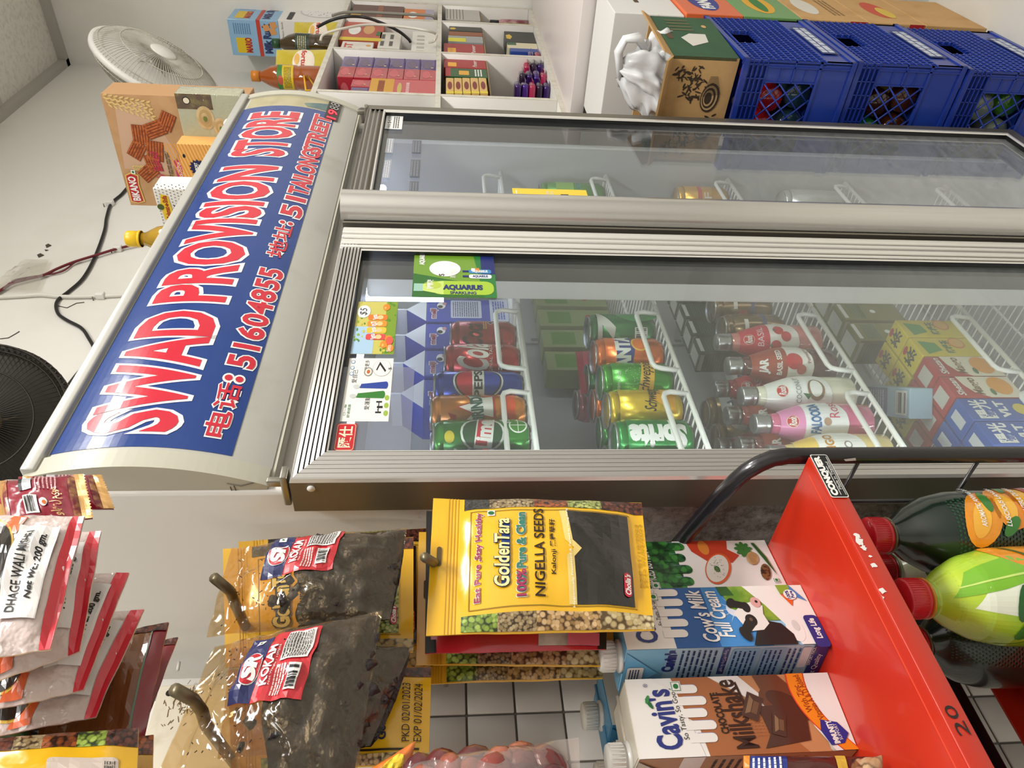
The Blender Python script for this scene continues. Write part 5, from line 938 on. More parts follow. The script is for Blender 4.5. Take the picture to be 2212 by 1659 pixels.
bc=at(-30,915,1.42); fan('wall_fan','dark wire-mesh fan at the upper corner above the hanging bags',bc,imgdir(.25,-.2,-.95),.150,mat('2a2620',.4,metal=.5),mat('6a5424',.35,coat=.3),mat('2a2620',.4),90,True,mat('38332a',.5),(bc.x+.02,YB,bc.z))
WY=YB-.006
o=lead('wall_cable','black cable wandering down the wall above the fridge sign',[onY(x,y,WY) for x,y in ((275,405),(262,420),(240,440),(230,470),(225,500),(205,555),(180,600),(150,628),(128,645),(121,660),(126,678),(145,692),(175,708),(190,728),(203,756),(190,780),(165,810),(138,846),(120,880))],.0045,BLACK)
lead('wall_cable','dark red twin cable running across the wall above the fridge sign',[onY(x,y,WY-.004) for x,y in ((-20,640),(0,628),(25,613),(60,603),(95,594),(125,580),(160,566),(205,552),(255,537),(320,522))],.004,mat('6a1420',.4))
lead('wall_cable','second strand of the dark red cable hanging loose on the wall',[onY(x,y,WY) for x,y in ((-15,638),(8,622),(30,606),(62,599),(95,594),(135,586),(160,568),(175,562))],.0025,mat('6a1420',.4))
lead('wall_cable','white cable strapped to the wall below the dark red one',[onY(x,y,WY) for x,y in ((-20,643),(40,640),(90,637),(135,641),(215,640),(290,636))],.006,mat('dedbd2',.4))
for i,(x,y) in enumerate(((238,440),(255,538),(217,640))):
    p=onY(x,y,WY); mb=MB(); mb.rbox((p.x-.009,WY-.012,p.z-.012),(p.x+.009,YB,p.z+.012),mat('e8e6e0',.4),.003); mb.tube([(p.x-.012,WY-.006,p.z+.016),(p.x-.012,YB,p.z+.016)],.0018,mat('8a8880',.3,metal=.8),6); o=mb.build('cable_clip',None,loc=p); tag(o,('white cable clip on the black wall cable','white cable clip on the dark red wall cable','white cable clip on the white wall cable')[i],'cable clip','cable clips')
mb=MB(); R=random.Random(2); c=onY(55,592,YB-.012)
def tS(u,v): return V((c.x+(u-.5)*.16,c.y-.018*abs(noise.noise(V((u*5,v*5,1))))*4*u*(1-u),c.z+(v-.5)*.13*(1-.5*u)))
mb.sheet(tS,14,10,film('f0eee8',.16,.1,.4,40)); o=mb.build('clear_tape',None,loc=c); tag(o,'crumpled clear tape holding the dark red cable on the wall','tape')
# ================================================================= RED RACK LEFT OF THE FRIDGE
TZ=1.033; red=mat('c42c14',.34,coat=.3,var='b62610',vscale=4,vmix=.4); blk=mat('17151a',.3,coat=.5,bump=.05,bscale=60)
RR=thing('display_rack','red and black metal snack rack standing left of the fridge','rack',(.1,.1,Z0))
def tray(z,y0,y1,x0,x1,lip=.019):
    mb=MB(); mb.rbox((x0,y0,z-.003),(x1,y1,z),red,.0015,2); mb.rbox((x0,y0-.0015,z-lip),(x1,y0+.0015,z),red,.0012,2); mb.rbox((x1-.0015,y0,z-lip),(x1+.0015,y1,z),red,.0012,2); mb.rbox((x0,y1-.002,z-.003),(x1,y1+.001,z+.03),red,.001,2)
    mb.box((x0,y0+.012,z),(x1-.012,y0+.0128,z+.0004),mat('e6573a',.3)); return mb
tm=tray(TZ,-.08,.24,-.6,.4975)
chip=mat('ece6e2',.6); R=random.Random(9)
P=Print(tm,plane((-.6,-.0818,TZ),(1.0975,0,0),(0,0,-.019)),1097.5,19,lift=.0002)
def fx(px,py): p=onY(px,py,-.0818); return (p.x+.6)*1000,(TZ-p.z)*1000
for px,py,w,h in ((1852,1158,8,3.4),(1857,1170,12,4.6),(1866,1184,7,3.4),(1880,1202,3,1.8),(1888,1222,6,4),(1905,1276,6,4.6),(1903,1290,4,3)):
    u,v=fx(px,py); P.poly([(u+w*.5*math.cos(q)*R.uniform(.5,1.2),max(.4,min(18.4,v+h*math.sin(q)*R.uniform(.5,1.2)))) for q in [2*PI*k/11 for k in range(11)]],chip,1)
u,v=fx(2052,1573); u2,v2=fx(2036,1536); P.text('2',u-6,4.5,u+5,14,mat('241818',.6),1); P.text('0',u2-6,3.5,u2+4,12.5,mat('241818',.6),1)
tm.build('tray',RR,world=True)
l=MB(); a=onY(1748,985,-.0822); b=onY(1793,1082,-.0822); P=Print(l,plane((.443,-.0822,TZ-.0003),(.0565,0,0),(0,0,-.0182)),56.5,18.2,lift=.00025); P.rrect(0,0,56.5,18.2,2.4,W_,1); P.rrect(.9,.9,55.6,17.3,1.8,BLACK,2); P.text('CONQUER',3,2.6,53,9.6,W_,3,bold=.07,shear=-.12); P.rect(3,10.6,40,11.2,W_,3); P.rect(3,15.6,53,16.1,W_,3); P.text('Made in Thailand',10,12,46,14.8,W_,3); l.build('maker_label',RR,world=True)
tray(.728,-.06,.2,-.6,.498,.02).build('tray',RR,world=True)
X5=.512; tp=[V((X5,-.069,Z0)),V((X5,-.068,.6)),V((X5,-.068,1.0))]+[onX(px,py,X5) for px,py in ((1745,985),(1700,985),(1668,990),(1640,1002),(1612,1018),(1590,1037),(1565,1062),(1545,1083),(1475,1165),(1400,1252))]
tp.append(V((X5,.33,tp[-1].z+.05)))
mb=MB(); mb.tube(tp,.0088,blk,14)
u=V((X5-.0092,-.072,.985)); mb.add([u+V((0,dy,dz)) for dy,dz in ((-.002,-.006),(.002,-.008),(.003,.003),(.0,.006))],[(0,1,2,3)],chip); mb.build('tube_frame',RR,world=True); MB().tube([V((-.61,-.069,Z0)),V((-.61,-.068,1.0)),V((-.61,-.03,1.09)),V((-.61,.33,tp[-1].z))],.0088,blk,12).build('tube_frame',RR,world=True)
for z in (.966,.832,.70,.57): MB().tube([(X5,-.062,z),(X5,.2,z)],.0022,blk,7).build('side_rod',RR,world=True)
MB().tube([(X5+.0,.005,.5),(X5,.005,1.015)],.0022,blk,7).build('side_rod',RR,world=True)
MB().rbox((-.6,.205,.786),(X5,.222,.808),blk,.003).build('back_rail',RR,world=True)
# hanging panel with its uprights behind the packets
pan=mat('dcd4c0',.5,var='b7a88a',vscale=26,vmix=.34)
HP=thing('hook_panel','beige stained hook panel behind the hanging packets','hook panel',(.1,.37,1.2))
mb=MB(); mb.rbox((.507,.372,1.462),(.529,.392,2.15),mat('dddbd5',.4),.002); mb.build('upright',HP,world=True); mb=MB(); mb.rbox((-.62,.372,1.462),(-.598,.392,2.15),mat('dddbd5',.4),.002); mb.build('upright',HP,world=True)
mb=MB(); mb.rbox((-.6,.366,1.47),(.516,.3715,1.772),pan,.002); hole=mat('1c1814',.9)
for x,z in ((.505,1.757),(.50,1.745),(.40,1.75),(.30,1.75)): mb.lathe([(0,0),(.0045,0),(.0045,.0005),(0,.0005)],hole,10,Matrix.Translation((x,.3658,z))@Matrix.Rotation(PI/2,4,'X'))
rs=mat('8a6f4a',.9); R=random.Random(4)
for k in range(70): x,z=.49+R.gauss(0,.014),1.735+R.gauss(0,.012); mb.tube([(x,.3655,z),(x+R.uniform(-.008,.008),.3655,z+R.uniform(-.003,.003))],.0004,rs,4)
mb.build('back_plate',HP,world=True)
mb=MB(); mb.tube([onY(387,1430,.365),onY(384,1448,.365)],.0022,mat('e4e2dc',.4),6); mb.build('wire_pin',HP,world=True)
hk=mat('7a6f58',.4,metal=.7)
def hook(pts): MB().tube(pts,.0046,hk,10).build('hook',HP,world=True)
h1=V((.389,-.03,1.584)); hook([V((.40,.368,1.56)),h1+V((.001,.02,-.0)),h1,V((.382,-.06,1.5905))])
h2=V((.268,-.06,1.573)); hook([V((.30,.368,1.55)),h2+V((.004,.03,.004)),h2,V((.2665,-.08,1.5745)),V((.261,-.105,1.58))])
h3=V((.434,.0,1.404)); hook([V((.506,.368,1.395)),h3+V((.002,.03,.001)),h3,V((.414,-.04,1.4165))])
h4=onY(874,1750,-.10); hook([V((h4.x+.05,.368,1.478)),h4+V((.004,.04,.004)),h4,h4+V((-.004,-.025,.010))])
# ---------------------------------------------------------------- spice packets
yel=mat('efb91e',.22,coat=.7,bump=.1,bscale=30); yel2=mat('e9b53a',.22,coat=.7); seedb=grain('2b2a28','4a4844','0c0c0c',420); cumin=grain('8a7450','b8a47c','3a2a18',330); anise=grain('6a3418','a85a2c','241008',260); carda=grain('6f8a2c','a8c05a','28381a',240); fennel=grain('8a9a4a','c4c878','3a4420',300); coria=grain('a8844e','dcb98a','4a3018',250); clove=grain('4a2418','7a4030','1c0c08',260); lemong=grain('b8a06a','d8c89a','5a4428',200)
inkr=mat('a03058',.35); ink2=mat('2a1a10',.4); gdk=mat('17130f',.16,coat=.9,bump=.25,bscale=60)
def golden(P,title=True,back=False,win=gdk):
    W,H=P.W,P.H; u1=W*.885
    for (a,b),m in zip(((.15,.27),(.27,.48),(.48,.64),(.64,.80),(.80,1.0)),(seedb,cumin,anise,fennel,clove)): P.rect(u1,H*a,W*.995,H*b,m,1)
    u0=W*.10
    for (a,b),m in zip(((.15,.31),(.31,.48),(.48,.66),(.66,.76),(.76,1.0)),(carda,cumin,coria,coria,lemong)): P.rect(W*.005,H*a,u0,H*b,m,1)
    for v in (.075,.09,.105,.12): P.rect(0,H*v,W,H*(v+.004),mat('d9a21a',.25,coat=.6),1)
    P.rrect(W*.46,H*.03,W*.60,H*.052,H*.011,mat('5a4a2a',.6),2)
    if back:
        P.rect(W*.12,H*.2,W*.14,H*.95,ink2,2); P.lines(W*.2,H*.2,W*.8,H*.6,14,ink2,2,.4); P.text('PKD 02/01/2023',W*.2,H*.86,W*.8,H*.9,ink2,2); P.text('EXP 01/02/2024',W*.2,H*.92,W*.8,H*.96,ink2,2); P.text('GoldenTara',W*.22,H*.74,W*.7,H*.78,mat('1a2244',.3),3,bold=.04); return
    bd=mat('9a7a1e',.3); 
    for a,b,c,d in ((u0+4,H*.18,u0+5,H*.93),(u1-5,H*.18,u1-4,H*.93),(u0+4,H*.18,u1-4,H*.184)): P.rect(a,b,c,d,bd,1)
    if title:
        P.text('Eat Pure ,Stay Healthy',W*.17,H*.205,W*.83,H*.24,inkr,2,bold=.02,outline=W_,ow=.035)
        P.rect(W*.27,H*.325,W*.73,H*.365,mat('1d3a7a',.25,coat=.5),2); P.text('GoldenTara',W*.25,H*.295,W*.76,H*.36,mat('f3e6a0',.25,coat=.5),3,bold=.025,shear=.08,outline=mat('16284e',.3,coat=.4),ow=.035); P.rect(W*.80,H*.26,W*.86,H*.295,W_,2); P.ell(W*.83,H*.277,3,3,DGREEN,3,12)
        P.text('100% Pure & Clean',W*.18,H*.395,W*.82,H*.435,mat('3a7a6a',.3),2,bold=.04,outline=W_,ow=.035); P.text('100%',W*.18,H*.395,W*.36,H*.435,inkr,4,bold=.03)
        P.text('NIGELLA SEEDS',W*.18,H*.475,W*.86,H*.52,ink2,2,bold=.015); P.text('Kalonji 黑種草籽',W*.33,H*.545,W*.76,H*.575,ink2,2,bold=.015)
    wp=[(u0+6,H*.66),(W*.46,H*.655),(W*.52,H*.69),(W*.58,H*.65),(u1-6,H*.63),(u1-6,H*.92),(u0+6,H*.92)]; P.poly([(u0+6,H*.625),(W*.46,H*.62),(W*.52,H*.655),(W*.58,H*.615),(u1-6,H*.595),(u1-6,H*.63),(W*.58,H*.65),(W*.52,H*.69),(W*.46,H*.655),(u0+6,H*.66)],mat('e9cf7a',.25,coat=.5),1)
    P.poly(wp,win,1); 
    if title: P.text('Hygienically Processed & Packed in Hong Kong',W*.12,H*.632,W*.86,H*.644,W_,3,rot=2)
    P.rrect(W*.2,H*.875,W*.36,H*.91,4,mat('c8243c',.25,coat=.5),3); P.text("Cholia's",W*.215,H*.88,W*.345,H*.905,W_,4,shear=.2,bold=.03)
    if title: P.text('EXP 01/10/2024',W*.3,H*.955,W*.8,H*.968,mat('b88a1a',.4),2); P.text('PKD 02/03/2023',W*.3,H*.974,W*.8,H*.987,mat('b88a1a',.4),2)
def q4(TL,TR,BL,BR,Y,Yb=None): Yb=Y if Yb is None else Yb; return onY(*TL,Y),onY(*TR,Y),onY(*BL,Yb),onY(*BR,Yb)
S=pillow(*q4((920,1372),(936,1077),(1414,1362),(1386,1086),-.012,-.02),T=.018,wr=.0042,seed=1,e0=.14,e1=.06)
GS='yellow and red spice packets on the lower hook'
pouch('spice_packet','yellow packet of black nigella seeds hanging foremost on the lower hook','packet',S,152,210,yel,golden,GS,18,24)
S=pillow(*q4((918,1412),(921,1104),(1310,1402),(1312,1110),.022,.018),T=.012,wr=.004,seed=2,e0=.06,e1=.06)
def redbag(P): P.rect(0,0,P.W,P.H*.03,BLACK,1); P.rect(0,0,P.W*.08,P.H*.06,BLACK,1); P.poly([(P.W*.02,P.H*.62),(P.W*.5,P.H*.62),(P.W*.5,P.H*.95),(P.W*.02,P.H*.95)],mat('c9c2be',.2,coat=.8,var='2a2426',vscale=18,vmix=.45),1); P.rect(P.W*.02,P.H*.78,P.W*.1,P.H*.96,mat('d86a84',.25,coat=.6),2); P.rect(0,P.H*.95,P.W,P.H,BLACK,1)
pouch('spice_packet','red and black packet hanging right behind the nigella packet','packet',S,160,200,mat('bb1c30',.2,coat=.8,bump=.15,bscale=20),redbag,GS)
S=pillow(*q4((899,1436),(905,1150),(1325,1440),(1325,1150),.055,.05),T=.010,wr=.004,seed=3,e0=.14,e1=.05)
pouch('spice_packet','yellow packet with a seed photo edge third on the lower hook','packet',S,152,210,yel2,lambda P:golden(P,False),GS)
S=pillow(*q4((904,1478),(912,1180),(1302,1466),(1302,1180),.085,.08),T=.010,wr=.004,seed=4,e0=.14,e1=.05)
pouch('spice_packet','yellow packet with a cardamom photo edge farthest back on the lower hook','packet',S,152,210,yel2,lambda P:golden(P,False),GS)
# upper right hook: clear dried-kokum bags over yellow packets
GK='packets on the upper right hook'
S=pillow(*q4((487,1442),(481,1186),(893,1408),(893,1160),.03,.03),T=.010,wr=.003,seed=6,e0=.12,e1=.04)
def golf(P): golden(P,False,win=fennel); P.rect(P.W*.3,P.H*.27,P.W*.74,P.H*.345,mat('1d3a7a',.25,coat=.5),2); P.text('GoldenTara',P.W*.24,P.H*.26,P.W*.78,P.H*.34,mat('f3e6a0',.25),3,bold=.05,outline=mat('16284e',.3),ow=.05); P.text('100% Pure & Clean',P.W*.18,P.H*.385,P.W*.82,P.H*.425,ink2,2,bold=.03,outline=W_,ow=.035)
pouch('spice_packet','yellow packet with green fennel seeds behind the upper clear bag of dried fruit','packet',S,152,210,yel,golf,GK)
S=pillow(*q4((520,1450),(515,1170),(934,1442),(930,1140),.085,.085),T=.012,wr=.004,seed=7,e0=.12,e1=.04)
pouch('spice_packet','yellow packet with a dark window showing below the upper clear bag','packet',S,152,210,yel2,lambda P:golden(P,False),GK)
S=pillow(*q4((500,1668),(492,1446),(926,1650),(932,1442),.035,.03),T=.008,wr=.004,seed=8,e0=.12,e1=.03)
pouch('spice_packet','yellow packet turned to its printed back below the lower clear bag','packet',S,152,210,yel,lambda P:golden(P,False,True),'packets on the upper left hook')
clear=film('efe0c4',.03,.10,.5,26); kok=mat('1c1518',.42,coat=.15,bump=.9,bscale=70,var='30242a',vscale=40,vmix=.42); flake=mat('3a1620',.6)
def kokum(label,quadpts,seed,Y0,group,lab=(.36,.34,.86,.66),fill=.46):
    TL,TR,BL,BR=quadpts; S=pillow(TL,TR,BL,BR,.024,.007,seed,.10,.02,fs=20); c=S(.5,.5); t=thing('dried_fruit_bag',label,'bag',c,0,group)
    mb=MB(); mb.sheet(lambda u,v:S(u,v,0),26,30,clear); mb.sheet(lambda u,v:S(u,v,-2*S.b(u,v)*S.T-.001),26,30,clear,flip=True)
    P=Print(mb,S,150,200,cell=(8,8),lift=.0004); R=random.Random(seed)
    mb.build('film',t,world=True)
    k=MB(); so=V((seed*5.1,1,2))
    def K(u,v,h=0):
        uu=.03+.94*u; top=fill+.07*math.sin(u*4+seed)+.05*noise.noise(so+V((u*6,0,0))); vv=top+(.985-top)*v
        return S(uu,vv,h-.0012)+S.n*(.0-.0035*abs(noise.noise(so+V((u*9,v*9,0)))))*min(1,8*v+.2)
    k.sheet(lambda u,v:K(u,v),40,34,kok); k.sheet(lambda u,v:K(u,v)-S.n*(2*S.b(.03+.94*u,fill+.5*v)*S.T*.9),40,34,kok,flip=True)
    for j in range(8): u,v=R.uniform(.1,.9),R.uniform(fill-.1,fill+.02); p=S(u,v,-.004); k.tube([p,p+V((R.uniform(-.012,.012),0,R.uniform(-.008,.008)))],[.003,.004],kok,6)
    for j in range(46): u,v=R.uniform(.08,.92),R.uniform(.06,fill); p=S(u,v,-.0006); k.tube([p,p+V((R.uniform(-.0022,.0022),0,R.uniform(-.002,.002)))],.0004,flake,4)
    for j in range(90):
        u,v=R.uniform(.13,.87),fill+.05+(.90-fill)*R.random()**.9; r=R.uniform(.0045,.009); p=K(u,(v-fill)/(.985-fill) if v<.98 else .98); M=Matrix.Translation(p-S.n*(r*.32+.0035))@Matrix.Rotation(R.uniform(0,6),4,'Y')@Matrix.Diagonal((1.9,.30,.75,1))@Matrix.Rotation(R.uniform(0,6),4,'X')
        k.lathe([(0,-r),(r*.7,-r*.7),(r,0),(r*.7,r*.7),(0,r)],kok if j%3 else mat('2a1a1e',.4,coat=.2,bump=.8,bscale=90),9,M)
    k.build('dried_fruit',t,world=True)
    l=MB(); P=Print(l,S,150,200,cell=(6,6),lift=.0004); a,b,c_,d=lab; a*=150; c_*=150; b*=200; d*=200; w=c_-a; h=d-b
    X=lambda f:a+w*f; Yv=lambda f:b+h*f
    P.rect(a,b,c_,d,mat('c62a34',.3,coat=.4),3); P.poly([(a,b),(c_,b),(c_,Yv(.30)),(X(.6),Yv(.34)),(a,Yv(.30))],mat('20285e',.3,coat=.4),4); P.ell(X(.45),Yv(.19),w*.24,h*.15,W_,5,24); P.ell(X(.45),Yv(.19),w*.225,h*.138,mat('c22834',.3),6,24); P.text('SR',X(.29),Yv(.10),X(.61),Yv(.28),W_,7,bold=.06,shear=.2); P.rect(X(.85),Yv(.1),X(.95),Yv(.2),W_,5); P.ell(X(.9),Yv(.15),1.4,1.4,DGREEN,6,10)
    P.text('KOKAM',X(.2),Yv(.37),X(.75),Yv(.48),W_,5,bold=.03); P.text('Net Weight : 100g±5',X(.2),Yv(.50),X(.75),Yv(.53),W_,5); P.rect(X(.52),Yv(.56),X(.96),Yv(.95),mat('dcd8d4',.5),5); P.lines(X(.55),Yv(.58),X(.94),Yv(.93),10,BLACK,6,.35,seed); P.lines(X(.06),Yv(.56),X(.46),Yv(.70),4,mat('e4d0cc',.5),5,.5); P.bars(X(.1),Yv(.74),X(.44),Yv(.90),BLACK,W_,5,20)
    l.build('label',t,world=True); return t
Q=lambda TL,TR,BL,BR,y0,y1:(onY(*TL,y0),onY(*TR,y0),onY(*BL,y1),onY(*BR,y1))
kokum('clear bag of dark dried fruit hanging on the upper right hook',Q((445,1374),(500,1184),(842,1338),(880,1140),-.022,-.035),1,0,GK,(.42,.26,.96,.66),.44)
kokum('clear bag of dark dried fruit hanging on the upper left hook, nearest the viewer',Q((345,1662),(462,1396),(766,1690),(826,1320),-.055,-.075),2,0,'packets on the upper left hook',(.36,.30,.88,.70),.50)
kokum('clear bag of dried fruit mostly hidden behind the nearest clear bag',Q((470,1640),(500,1400),(800,1610),(893,1392),.0,-.005),3,0,'packets on the upper left hook',(.3,.3,.6,.5),.40)
# sugar crystal packets, upper left
crys=mat('dccac4',.22,coat=.8,bump=.6,bscale=55,var='cbb3ad',vscale=50,vmix=.42); sred=mat('d8283a',.22,coat=.7); orgt=mat('e2622c',.3,coat=.6)
def mishri(P,o=0):
    W,H=P.W,P.H; P.rect(0,H*.90,W,H,sred,1); P.poly([(W*.02,H*.25),(W*.2,H*.35),(W*.16,H*.5),(W*.02,H*.45)],orgt,1); P.poly([(W*.8,H*.3),(W*.98,H*.4),(W*.94,H*.56),(W*.8,H*.5)],orgt,1); P.ell(W*.5,H*.25,W*.44,H*.30,mat('d8b048',.3),1,30); P.ell(W*.5,H*.25,W*.42,H*.285,mat('1b1616',.2,coat=.8),2,30); P.ell(W*.5,H*.23,W*.33,H*.22,mat('d8b048',.3),3,28); P.ell(W*.5,H*.23,W*.32,H*.21,mat('cfa8b0',.3),4,28)
    P.rect(W*.17,H*(.53+o),W*.86,H*(.86+o*.7),mat('e9e5e2',.4),5); P.text('DHAGE WALI MISHRI',W*.21,H*(.60+o),W*.81,H*(.675+o),BLACK,6,bold=.015); P.text('Net Wt.: 200 gm.',W*.30,H*(.735+o),W*.78,H*(.80+o),BLACK,6,bold=.035,shear=.2)
GM='sugar crystal packets at the upper left'
MS=[('sugar crystal packet nearest the viewer at the upper left',(-130,1440),(-60,1112),(108,1402),(183,1116),-.13,-.14),('second sugar crystal packet, right below the nearest one',(-90,1500),(-30,1150),(172,1408),(219,1148),-.10,-.105),('third sugar crystal packet from the viewer at the upper left',(-60,1545),(10,1240),(180,1490),(279,1238),-.07,-.075),('lowest sugar crystal packet with its red edge fully visible',(-50,1600),(20,1330),(206,1548),(312,1318),-.04,-.045)]
for i,(lb,TL,TR,BL,BR,y0,y1) in enumerate(MS): S=pillow(*Q(TL,TR,BL,BR,y0,y1),T=.013,wr=.006,seed=20+i,e0=.05,e1=.06,fs=12); pouch('sugar_packet',lb,'packet',S,140,190,crys,(lambda P,o=(0,.07,.085,.06)[i]:mishri(P,o)),GM)
brn=mat('7a4424',.25,coat=.6,bump=.3,bscale=26,var='92602f',vscale=8); dred=mat('8a1c28',.25,coat=.7,bump=.3,bscale=26)
def spicered(P): P.rect(P.W*.0,0,P.W*.88,P.H,brn,1); P.rect(P.W*.86,0,P.W*.875,P.H,mat('6a8a74',.3),2); P.rect(P.W*.0,P.H*.0,P.W,P.H*.0+1,BLACK,2); P.rect(P.W*.94,0,P.W,P.H,clove,2)
S=pillow(*Q((60,1640),(150,1390),(310,1600),(364,1344),-.005,-.01),T=.010,wr=.005,seed=31,e1=.04); pouch('spice_packet','brown powder packet with a green line behind the sugar packets','packet',S,130,180,dred,lambda P:(P.rect(0,0,P.W,P.H*.86,brn,1),P.rect(0,P.H*.86,P.W,P.H*.875,mat('6a8a74',.3),2),P.rect(P.W*.92,0,P.W,P.H,clove,2)),'packets behind the sugar packets')
S=pillow(*Q((90,1660),(190,1420),(300,1600),(384,1376),.025,.02),T=.010,wr=.005,seed=32,e1=.04); pouch('spice_packet','dark red packet at the lower right of the sugar packets','packet',S,130,180,mat('9a1420',.22,coat=.8,bump=.4,bscale=24),lambda P:P.rect(P.W*.92,0,P.W,P.H,clove,1),'packets behind the sugar packets')
S=pillow(*Q((-160,1600),(-150,1500),(60,1592),(76,1500),-.02,-.02),T=.008,wr=.004,seed=33); pouch('spice_packet','dark green packet peeking out under the sugar packets','packet',S,60,180,mat('1d4a2a',.22,coat=.7,bump=.2,bscale=20),lambda P:(P.rect(P.W*.1,P.H*.7,P.W*.9,P.H*.705,mat('d8b848',.3),1),P.text('Rani',P.W*.3,P.H*.8,P.W*.8,P.H*.92,mat('b8c8a8',.3),1,shear=.3)),'packets behind the sugar packets')
S=pillow(*Q((-120,1720),(-110,1560),(262,1700),(258,1534),.0,.0),T=.008,wr=.004,seed=34); pouch('spice_packet','packet with a dark spice photo edge above the lowest yellow packet','packet',S,150,200,mat('6a4a2c',.25,coat=.6),lambda P:[P.rect(P.W*.6,P.H*a,P.W,P.H*b,m,1) for (a,b),m in zip(((0,.5),(.5,.62),(.62,.78),(.78,1)),(clove,seedb,carda,anise))],'packets at the lower left corner')
S=pillow(*Q((-170,1800),(-160,1605),(292,1800),(299,1573),-.05,-.055),T=.010,wr=.004,seed=35,e1=.03)
def lowy(P): P.rect(P.W*.80,0,P.W,P.H*.42,clove,1); P.rect(P.W*.80,P.H*.42,P.W,P.H*.56,cumin,1); P.rect(P.W*.80,P.H*.56,P.W,P.H*.72,anise,1); P.rect(P.W*.80,P.H*.72,P.W,P.H*.86,carda,1); P.rect(P.W*.80,P.H*.86,P.W,P.H,clove,1); P.rrect(P.W*.1,P.H*.6,P.W*.68,P.H*.92,5,mat('d8c8bc',.3,coat=.6),1); P.text('黑豆',P.W*.56,P.H*.86,P.W*.64,P.H*.91,BLACK,2)
pouch('spice_packet','yellow packet with a spice photo edge in the lower left corner','packet',S,150,200,yel,lowy,'packets at the lower left corner')
S=pillow(*Q((-150,1820),(-140,1640),(325,1820),(332,1588),-.02,-.02),T=.008,wr=.004,seed=36); pouch('spice_packet','yellow packet tucked behind the one in the lower left corner','packet',S,150,200,yel2,lambda P:P.rect(P.W*.80,0,P.W,P.H,anise,1),'packets at the lower left corner')
# foil snack bars beside the header
def bar(label,q,seed):
    S=pillow(*q,T=.010,wr=.003,seed=seed,e0=.09,e1=.10); m=mat('8e1830',.2,coat=.8,bump=.2,bscale=30); gd=mat('c89a58',.25,metal=.3,coat=.6); gl=mat('7a1c2c',.3,coat=.5,var='c08a50',vscale=120,vmix=.45)
    def art(P):
        W,H=P.W,P.H; P.rect(0,H*.90,W,H,gd,2); P.rect(0,H*.83,W,H*.90,gl,1); P.rect(0,H*.05,W,H*.13,gd,1); P.rect(0,H*.13,W,H*.19,gl,1)
        for k in range(15): P.poly([(W*k/15,H),(W*(k+1)/15,H),(W*(k+.5)/15,H+3)],gd,2)
        P.bars(W*.12,H*.36,W*.45,H*.5,BLACK,W_,2,16,True); P.ell(W*.3,H*.56,8,6,W_,2); P.ell(W*.28,H*.57,4,3,mat('d8702c',.3),3); P.text('وائل ميوه',W*.06,H*.62,W*.6,H*.76,mat('d8b078',.3),2,bold=.02); P.rect(W*.6,H*.36,W*.92,H*.46,mat('b8bac0',.3),2); P.rect(W*.6,H*.32,W*.92,H*.36,BLACK,2); P.lines(W*.58,H*.50,W*.92,H*.74,6,mat('e0a8b0',.4),2,.4,seed)
    pouch('snack_bar',label,'snack bar',S,90,150,m,art,'dark red snack bars beside the fridge sign')
bar('dark red snack bar with gold ends, the nearer of two beside the fridge sign',Q((-10,1140),(-20,1040),(200,1120),(180,1025),-.07,-.075),41)
bar('dark red snack bar with a gold end, partly behind the other one',Q((30,1100),(40,1030),(246,1100),(218,1026),-.035,-.035),42)
# date bag at the bottom edge
TL,TR,BL,BR=Q((884,1850),(868,1652),(1262,1850),(1250,1592),-.10,-.11); S=pillow(TL,TR,BL,BR,.026,.004,51,.02,.10)
t=thing('date_bag','clear bag of reddish dried dates at the bottom edge below the yellow packets','bag',S(.5,.5)); mb=MB(); cf=film('eee6e2',.14,.08,.4,30); mb.sheet(lambda u,v:S(u,v,0),20,24,cf); mb.sheet(lambda u,v:S(u,v,-2*S.b(u,v)*S.T-.001),20,24,cf,flip=True); mb.build('film',t,world=True)
R=random.Random(8); dm=[mat(c,.3,coat=.6,bump=.5,bscale=45,var=d_,vscale=28) for c,d_ in (('6a2428','8a3a30'),('8a3a34','a8604a'),('4a1c22','6a2a2c'))]
k=0
for a in range(6):
    for b in range(6):
        u=.10+b*.155+R.uniform(-.02,.02)+(.07 if a%2 else 0); v=.10+a*.145+R.uniform(-.015,.015)
        if u>.95: continue
        p=S(u,v,-.012-.004*R.random()); m=MB(); r=R.uniform(.0115,.0145); M=Matrix.Translation(p)@Matrix.Rotation(R.uniform(0,6),4,'Y')@Matrix.Rotation(R.uniform(0,6),4,'X')@Matrix.Diagonal((1,.72,1,1)); m.lathe([(0,-r*1.15),(r*.5,-r*1.02),(r*.88,-r*.55),(r,0),(r*.88,r*.55),(r*.5,r*1.02),(0,r*1.1)],dm[k%3],14,M); m.build('date',t,world=True); k+=1
S2_=pillow(*[onY(*p,-.085) for p in ((856,1690),(895,1598),(830,1720),(905,1605))],T=.004,wr=.002,seed=53)
S2_=pillow(onY(780,1720,-.085),onY(800,1660,-.085),onY(870,1720,-.085),onY(898,1600,-.085),T=.006,wr=.003,seed=53); pouch('spice_packet','small orange packet corner above the bag of dates','packet',S2_,70,90,mat('d8762a',.25,coat=.6),lambda P:(P.ell(P.W*.6,P.H*.6,18,22,mat('e8c83a',.3),1),P.rect(0,0,P.W*.5,P.H*.5,mat('2a2430',.3),1)))
